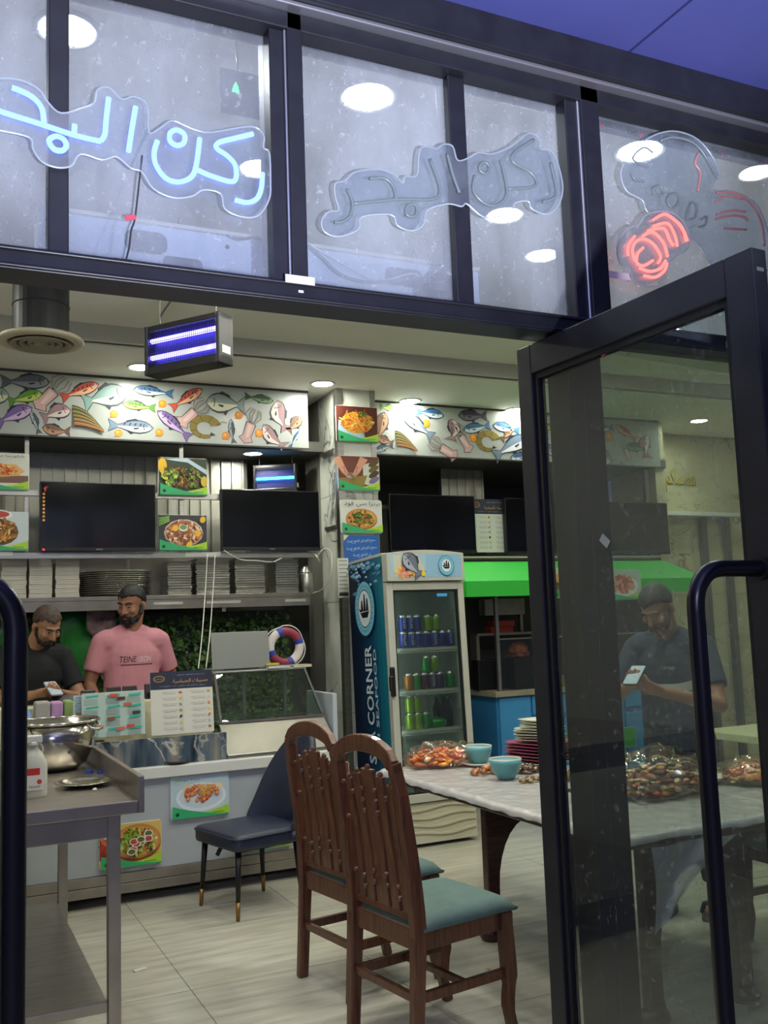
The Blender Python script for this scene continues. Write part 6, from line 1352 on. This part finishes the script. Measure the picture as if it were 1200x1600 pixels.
p = onz(880, 1236, ZS); tag(obj('table_knife', MB().sweep([(-.09, 0, .003), (0, 0, .004), (.02, 0, .005)], [.012, .016, .014], .002, (0, 0, 1)).sweep([(.02, 0, .006), (.1, 0, .007)], .014, .01, (0, 0, 1)), M_BLACK, loc=(p.x, p.y, ZS), rot=(0, 0, -1.0)), 'dark handled knife on the plastic by the door stile', 'knife')
p = onz(1092, 1214, ZS); tag(obj('paper_plate', MB().lathe([(.001, 0), (.08, 0), (.11, .022), (.107, .025), (.078, .006), (.001, .006)], 28), mat('pale_plate', '#c8ccb8', .5), loc=(p.x-.06, p.y-.09, ZS), smooth=True), 'pale empty plate in front of the standing man', 'plate')
# bits on the floor
p = onz(219, 1516, 0); tag(obj('paper_scrap', MB().box(-.03, -.012, 0, .03, .012, .006), M_PAPER, loc=(p.x, p.y, 0), rot=(0, 0, .3), bevel=.002), 'white paper scrap lying on the floor tiles', 'scrap')
p = onz(762, 1515, 0); tag(obj('paper_scrap', MB().box(-.012, -.008, 0, .012, .008, .004), mat('tan_scrap', '#b89c70', .6), loc=(p.x, p.y, 0), rot=(0, 0, .6), bevel=.001), 'tiny tan scrap on the floor beside the near chair', 'scrap')
# pale table far behind at the right
t = thing('side_table', 'pale topped side table behind the standing man', 'table', (5.0, 4.5, 0)); obj('table_top', MB().prism(rrect(1.0, .7, .05), lambda x, y, e: (x, y, .70+e), .05), mat('pale_top', '#c4c49c', .5), t, bevel=.008); obj('pedestal', MB().lathe([(.001, 0), (.25, 0), (.25, .02), (.05, .05), (.04, .68), (.2, .70), (.001, .70)], 20), M_BLACK, t)
# stickers on the door glass
for lab, u, v, w, h, m, rr in (('white torn paper sticker on the open door glass', 945, 845, .034, .022, M_PAPER, .7), ('small red and white sticker high on the open door glass', 944, 552, .022, .012, mat('sticker_red', '#b8485c', .6), -.5)):
    p = onx(u, v, 1.548); tag(obj('door_sticker', MB().box(-.0008, -w/2, -h/2, 0, w/2, h/2), m, loc=p, rot=(rr, 0, .06)), lab, 'sticker')
# ================================================================== PEOPLE
def bake(name, mb, voxel, mats, parent=None, smooth=2, M=None):
    me = mesh_of('tmp', mb); o = bpy.data.objects.new('tmp', me); COL.objects.link(o)
    q = o.modifiers.new('r', 'REMESH'); q.mode = 'VOXEL'; q.voxel_size = voxel
    if smooth: q = o.modifiers.new('s', 'SMOOTH'); q.factor = .5; q.iterations = smooth
    bpy.context.view_layer.update()
    m2 = bpy.data.meshes.new_from_object(o.evaluated_get(bpy.context.evaluated_depsgraph_get())); m2.name = name
    bpy.data.objects.remove(o); bpy.data.meshes.remove(me)
    m2.materials.clear(); m2.materials.append(mats); m2.shade_smooth()
    r = bpy.data.objects.new(name, m2); COL.objects.link(r)
    if parent is not None: r.parent = parent
    return r
def hand(mb, wrist, d, n, side, curl, thumb=.7, sc=1.):
    """wrist point, finger direction d, palm normal n (the way the fingers curl), side +1/-1 where the thumb leaves"""
    d = Vector(d).normalized(); n = Vector(n); n = (n-d*n.dot(d)).normalized(); w = d.cross(n)*side; W = Vector(wrist)
    mb.capsule(W+d*.02*sc-w*.012*sc, W+d*.075*sc-w*.022*sc, .019*sc, .017*sc); mb.capsule(W+d*.02*sc+w*.012*sc, W+d*.075*sc+w*.022*sc, .02*sc, .018*sc); mb.capsule(W+d*.03*sc, W+d*.08*sc, .021*sc, .018*sc)
    for i, (o, L) in enumerate(((.030, .070), (.010, .078), (-.011, .072), (-.031, .058))):
        p = W+d*.085*sc+w*o*sc; a = 0.; r = .0092*sc
        for k, f in enumerate((.45, .32, .25)):
            a += curl*(.7 if k == 0 else 1.0); q = p+(d*math.cos(a)+n*math.sin(a))*L*f*sc; mb.capsule(p, q, r, r*.93, 8, 3); p = q; r *= .93
    p = W+d*.028*sc+w*.026*sc; td = (d*.62+w*.75+n*.25*thumb).normalized(); q = p+td*.042*sc; mb.capsule(p, q, .0125*sc, .0105*sc, 8, 3)
    td2 = (d*.85+w*.2+n*.5*thumb).normalized(); mb.capsule(q, q+td2*.034*sc, .0105*sc, .009*sc, 8, 3)
def person(label, loc, rz, sc, bulk, lean, head, arms, legs, cloth, hair, beard, skin, stub=None, vox=.0056, neckfix=0.):
    t = thing('person', label, 'person', loc, rz); t.scale = (sc, sc, sc)
    V = Vector; U = Matrix.Translation((0, 0, .95)) @ Matrix.Rotation(lean, 4, 'X') @ Matrix.Translation((0, 0, -.95)); X = lambda *p: U @ V(p)
    B_ = MB(); U3 = U.to_3x3()
    def torso(m, g):
        m.ell(X(0, 0, .95), (.165*bulk+g, .118*bulk+g, .12+g), U3); m.ell(X(0, -.008*bulk, 1.09), (.152*bulk+g, .115*bulk+g, .16+g), U3); m.ell(X(0, 0, 1.27), (.172*bulk+g, .118*bulk+g, .17+g), U3)
        m.capsule(X(-.150, .005, 1.395), X(.150, .005, 1.395), .068+g, .068+g); m.capsule(X(-.10, .012, 1.43), X(0, .012, 1.475), .045+g*.7, .05+g*.4); m.capsule(X(.10, .012, 1.43), X(0, .012, 1.475), .045+g*.7, .05+g*.4)
    torso(B_, 0.)
    hp, hR = V(head[0]), Matrix.Rotation(head[1], 3, 'Z') @ Matrix.Rotation(head[2], 3, 'X') @ Matrix.Rotation(head[3], 3, 'Y')
    H = lambda x, y, z: hp + hR @ V((x, y, z))
    B_.capsule(X(0, .012, 1.44), H(0, .03, -.06), .062, .057)
    def hp_(m, c, r): m.ell(H(*c), r, hR)
    hp_(B_, (0, .012, .036), (.077, .098, .088)); hp_(B_, (0, -.022, -.025), (.066, .074, .098)); hp_(B_, (0, -.04, -.074), (.05, .052, .046)); hp_(B_, (0, -.074, -.098), (.022, .018, .018))
    B_.capsule(H(0, -.094, .012), H(0, -.112, -.026), .009, .0145); hp_(B_, (.013, -.102, -.03), (.009, .01, .008)); hp_(B_, (-.013, -.102, -.03), (.009, .01, .008))
    hp_(B_, (0, -.082, .030), (.052, .016, .011)); hp_(B_, (.04, -.072, -.022), (.022, .018, .022)); hp_(B_, (-.04, -.072, -.022), (.022, .018, .022))
    for s in (-1, 1): hp_(B_, (s*.078, .012, -.008), (.010, .021, .033))
    hp_(B_, (0, -.092, -.062), (.024, .011, .011))
    sh_ = MB(); torso(sh_, .014); g = .014
    sh_.ell(X(0, -.004, 1.0), (.168*bulk+g, .125*bulk+g, .15), U3)
    R0 = [[X(math.cos(a)*(.166*bulk+g)*k, (math.sin(a)*(.122*bulk+g)-.004)*k, z) for a in [2*PI*i/28 for i in range(28)]] for z, k in ((.86, 1.0), (.95, .99), (1.05, .97), (1.15, .95), (1.25, .93), (1.3, .8))]
    sh_.rings(R0)
    for s in (-1, 1):
        el, wr, hd, hn, cu, sl = arms[s]; S = X(s*.185, .005, 1.39); E, Wp = V(el), V(wr)
        B_.capsule(S, E, .054*(.5+.5*bulk), .041); B_.capsule(E, Wp, .042, .028); B_.capsule(E+(Wp-E)*.25, E+(Wp-E)*.5, .043, .037); B_.capsule(Wp, Wp+V(hd).normalized()*.02, .027, .024)
        hand(B_, Wp, hd, hn, s if sl is None else sl, cu)
        k = E-S; sh_.capsule(S, S+k*.3, .068, .066); sh_.cyl(S+k*.1, S+k*.70, .066, .062+.004*bulk, 22)
    hipz = .93
    tr = MB()
    for s in (-1, 1):
        an = V(legs[s]); kn = V(legs[s+10]) if s+10 in legs else (V((s*.09, 0, hipz))+an)/2+V((0, -.03, .0)); hp2 = V((s*.09, 0, .90))
        B_.capsule(hp2, kn, .082*bulk, .055); B_.capsule(kn, an, .054, .036); B_.capsule(kn+(an-kn)*.2, kn+(an-kn)*.4, .058, .052)
        B_.capsule(an+V((0, .02, -.045)), an+V((0, -.13, -.055)), .032, .026); B_.capsule(an, an+V((0, -.06, -.04)), .034, .03)
        tr.capsule(hp2, kn, .1*bulk, .074); tr.capsule(kn, kn+(an-kn)*.5, .072, .066); tr.cyl(kn+(an-kn)*.4, kn+(an-kn)*legs.get('cut', .93), .068, .062, 20)
    tr.ell((0, 0, .93), (.178*bulk, .13*bulk, .13)); tr.ell((0, 0, .86), (.16*bulk, .12*bulk, .12))
    body = bake('body', B_, vox, skin, t, 2)
    shirt = bake('shirt', sh_, .0085, cloth[0], t, 3); bake('trousers', tr, .011, cloth[1], t, 2)
    # hair: cap over the cranium above a hairline
    hb = bmesh.new(); bmesh.ops.create_uvsphere(hb, u_segments=48, v_segments=32, radius=1)
    hx = 1.0+hair[1]
    for v in hb.verts:
        nn = 1+.03*noise.noise(v.co*9); v.co = V((v.co.x*.0775*hx*nn, .012+v.co.y*.0985*hx*nn, .036+v.co.z*.0885*hx*nn))
    kill = [v for v in hb.verts if v.co.z+.012*noise.noise(v.co*55) < (hair[2] if v.co.y < -.045 else (hair[2]+(v.co.y+.045)/.075*(-.01-hair[2]) if v.co.y < .03 else -.055 if v.co.y > .06 else -.01-(v.co.y-.03)*1.5))]
    bmesh.ops.delete(hb, geom=kill, context='VERTS')
    for v in hb.verts: v.co = hp + hR @ v.co
    me = bpy.data.meshes.new('hair'); hb.to_mesh(me); hb.free(); me.materials.append(hair[0]); me.shade_smooth()
    o = bpy.data.objects.new('hair', me); COL.objects.link(o); o.parent = t; q = o.modifiers.new('s', 'SOLIDIFY'); q.thickness = .012; q.offset = -.6
    if beard:
        bm_ = MB(); e = beard[1]
        for s in (-1, 1):
            pts = [(s*.071, -.005, -.0), (s*.067, -.022, -.045), (s*.05, -.05, -.085), (0, -.079, -.107)]
            for a, b in zip(pts, pts[1:]): bm_.capsule(H(*a), H(*b), .009+e*.4, .012+e)
            bm_.capsule(H(s*.03, -.092, -.064), H(0, -.106, -.047), .0075, .009); bm_.capsule(H(s*.033, -.088, -.06), H(s*.036, -.078, -.09), .009, .012+e)
            bm_.capsule(H(s*.052, -.05, -.07), H(s*.03, -.072, -.09), .013+e, .014+e)
        bm_.capsule(H(0, -.078, -.09), H(0, -.075, -.112), .018+e, .016+e)
        bake('beard', bm_, .0042, beard[0], t, 2)
    for s in (-1, 1):
        ey = obj('eye', MB().ell(H(s*.031, -.083, .008), (.0115, .0075, .0035), hR, 12, 8), mat('eye_white', '#8c8078', .35), t, smooth=True)
        obj('iris', MB().ell(H(s*.031, -.0890, .0075), (.0060, .003, .0038), hR, 10, 6), mat('iris_dark', '#1a100a', .3), ey, smooth=True)
        obj('eyebrow', MB().capsule(H(s*.014, -.095, .030), H(s*.036, -.093, .037), .0048, .0045, 8, 3).capsule(H(s*.036, -.093, .037), H(s*.052, -.08, .030), .0045, .003, 8, 3), hair[0] if not hair[3] else hair[3], t, smooth=True)
    obj('mouth', MB().ell(H(0, -.1005, -.0605), (.022, .006, .0035), hR, 12, 6).ell(H(0, -.1, -.068), (.018, .007, .005), hR, 12, 6), mat('lip', '#7a4a40', .45), t, smooth=True)
    bpy.context.view_layer.update()
    return t, shirt, X, H
def on_cloth(t, cloth, geo, m, name, c, w, h, X, off=.0025, text_faces=None):
    """flat artwork (verts in x,z) pressed on the front (-y) of the shirt, in the person's own frame"""
    bv = BVHTree.FromObject(cloth, bpy.context.evaluated_depsgraph_get()) if False else BVHTree.FromPolygons([v.co[:] for v in cloth.data.vertices], [p.vertices[:] for p in cloth.data.polygons])
    vs, fs = geo; out = []
    for x, z in vs:
        P_ = Vector((c[0]+x*w, -.6, c[1]+z*h)); hit = bv.ray_cast(P_, Vector((0, 1, 0)))
        out.append(tuple(hit[0]+Vector((0, -off, 0))) if hit[0] is not None else (P_.x, -.15, P_.z))
    mb = MB(); mb.v = out; mb.f = fs; return obj(name, mb, m, t, fix=False)
def strip_geo(pts, wd_, n=10):
    vs = []; fs = []
    for i, p in enumerate(pts): vs += [(p[0], p[1]+wd_/2), (p[0], p[1]-wd_/2)]
    for i in range(len(pts)-1): fs.append((2*i, 2*i+1, 2*i+3, 2*i+2))
    return vs, fs
def phone(label, c, rot, m='#1a1a1e'):
    t = thing('smartphone', label, 'phone', c, 0, rot=rot); obj('body', MB().prism(rrect(.074, .152, .01), lambda x, y, d: (x, y, d-.004), .008), mat('phone_'+m, m, .3), t); obj('screen', MB().prism(rrect(.068, .145, .008), lambda x, y, d: (x, y, .004+d), .0006), mat('phone_screen', '#b8c4d0', .2), t); return t
SK1 = mat('skin_a', '#96684c', .5, var=.1, scale=30); SK2 = mat('skin_b', '#a87a5c', .5, var=.1, scale=30); SK3 = mat('skin_c', '#9a6c50', .5, var=.1, scale=30)
HB = mat('hair_black', '#0d0b0a', .55, bump=.4, bscale=160); HG = mat('hair_thin', '#2c2420', .6, var=.5, scale=60, col2='#5c4638', bump=.4, bscale=150)
TR = mat('dark_trousers', '#22242a', .8, var=.15, scale=12)
PK = mat('pink_cotton', '#c4838c', .85, var=.08, scale=14, bump=.15, bscale=26); BK = mat('black_cotton', '#17181c', .85, bump=.12, bscale=26); NB = mat('navy_cotton', '#2a3444', .85, bump=.03, bscale=20)
# man in pink, behind the counter
pm_ = ony(205, 985, 6.52)
m1, s1, X1, H1 = person('man in a pink t-shirt standing behind the counter, looking down aside', (pm_.x, 6.52, 0), .10, 1.035, 1.03, 0., ((-.005, -.03, 1.625), -.80, .26, .04),
    {-1: ((-.262, .02, 1.14), (-.235, -.12, .96), (.1, -.6, -.6), (.6, .2, -.2), .5, None), 1: ((.285, .06, 1.13), (.22, -.2, 1.06), (-.85, -.35, .05), (0, -.3, .9), .55, -1)},
    {-1: (-.1, .0, .085), 1: (.1, .02, .085)}, (PK, TR), (HB, .055, .068, None), (HB, .006), SK1)
v_, f_, w_, h_ = text_geo('TEINE'); on_cloth(m1, s1, ([(x+y*.25, y) for x, y in v_], f_), mat('shirt_ink_dark', '#20181c', .8), 'shirt_lettering', (-.058, 1.285), .10/w_, .036/h_, X1)
v_, f_, w_, h_ = text_geo('/ΔON'); on_cloth(m1, s1, ([(x+y*.25, y) for x, y in v_], f_), mat('shirt_ink_pale', '#d8c4c8', .8), 'shirt_lettering', (.048, 1.285), .082/w_, .036/h_, X1)
on_cloth(m1, s1, strip_geo([(-.1+.02*i, 1.25) for i in range(11)], .005), MATS['shirt_ink_dark'], 'shirt_line', (0, 0), 1, 1, X1)
wl = m1.matrix_world @ Vector((.13, -.235, 1.085)); tw = thing('wallet', 'tan wallet held by the man in pink', 'wallet', wl, 0, rot=(.3, .4, .3)); obj('cover', MB().box(-.05, -.006, -.03, .05, .006, .035), mat('tan_leather', '#b89078', .6), tw, bevel=.003); obj('card', MB().box(-.04, -.002, .03, .045, .002, .045), M_PAPER, tw)
# man in black with bowed head, half hidden by the handle bar
pm_ = ony(62, 985, 6.50)
m2, s2, X2, H2 = person('man in a black t-shirt behind the counter, head bowed over a phone', (pm_.x-.05, 6.56, 0), .18, .985, 1.08, .16, ((.045, -.20, 1.585), .25, .62, -.05),
    {-1: ((-.27, -.17, 1.12), (-.10, -.40, 1.17), (.6, -.5, .15), (.4, .2, .8), .5, None), 1: ((.27, -.18, 1.11), (.10, -.42, 1.16), (-.6, -.5, .12), (-.3, .2, .8), .5, None)},
    {-1: (-.1, .0, .085), 1: (.1, .02, .085)}, (BK, TR), (HG, .045, .072, HB), (mat('beard_short', '#221a16', .6), .001), SK2)
on_cloth(m2, s2, strip_geo([(.05+.012*i, 1.20) for i in range(6)], .016), mat('band_white', '#c8c8c4', .8), 'shirt_bar', (0, 0), 1, 1, X2)
on_cloth(m2, s2, strip_geo([(.11+.012*i, 1.20) for i in range(5)], .016), mat('band_red', '#b03838', .8), 'shirt_bar', (0, 0), 1, 1, X2)
phone('phone in the hands of the man in black', m2.matrix_world @ Vector((.0, -.49, 1.205)), (.5, 0, .25), '#8c8c90')
# man with the striped shirt, standing behind the second table
d3 = Vector((-.88, -.47)); rz3 = math.atan2(d3.x, -d3.y)
m3, s3, X3, H3 = person('man in a navy t-shirt with white stripe, bent over his phone', (3.51, 3.93, 0), rz3, .955, 1.06, .14, ((.0, -.20, 1.60), -.12, .66, .0),
    {-1: ((-.28, -.20, 1.12), (-.07, -.46, 1.21), (.35, -.6, .25), (.35, .3, .75), .55, None), 1: ((.29, -.18, 1.10), (.09, -.44, 1.18), (-.35, -.6, .25), (-.35, .3, .75), .5, None)},
    {-1: (-.1, -.06, .085), 1: (.12, .06, .085), 'cut': .8}, (NB, mat('charcoal_trousers', '#2c3038', .85)), (HB, .06, .07, None), (mat('stubble', '#3a2820', .7), -.004), SK3)
on_cloth(m3, s3, strip_geo([(-.19+.02*i, 1.175-.03*abs(i-9.5)/9.5*0+(.05*(abs(i-9.5)/9.5)**3)) for i in range(20)], .05), mat('stripe_white', '#b8b6ac', .85), 'shirt_stripe', (0, 0), 1, 1, X3, .004)
v_, f_, w_, h_ = text_geo('Carnage'); on_cloth(m3, s3, (v_, f_), MATS['stripe_white'], 'shirt_lettering', (.03, 1.285), .075/w_, .028/h_, X3)
for s, an in ((-1, (-.1, -.06)), (1, (.12, .06))):
    obj('sandal', MB().prism([(an[0]+.048*math.cos(a), an[1]-.05+.145*math.sin(a)) for a in [2*PI*i/20 for i in range(20)]], lambda x, y, d: (x, y, d), .022), mat('sandal_black', '#1c1a1a', .5), m3)
    obj('sandal_strap', MB().tube([(an[0]-.047, an[1]-.1, .02), (an[0]-.03, an[1]-.11, .068), (an[0], an[1]-.112, .078), (an[0]+.03, an[1]-.11, .068), (an[0]+.047, an[1]-.1, .02)], .014, 8), MATS['sandal_black'], m3)
phone('phone held low by the man in the striped shirt', m3.matrix_world @ Vector((0, -.56, 1.27)), (.55, .0, rz3), '#1a1a1e')
for t_, lg_ in ((m1, ((-.1, 0), (.1, .02))), (m2, ((-.1, 0), (.1, .02)))):
    for x_, y_ in lg_: obj('shoe', MB().prism([(x_+.05*math.cos(a), y_-.05+.15*math.sin(a)) for a in [2*PI*i/20 for i in range(20)]], lambda x, y, d: (x, y, d), .07), M_BLACK, t_, bevel=.01)
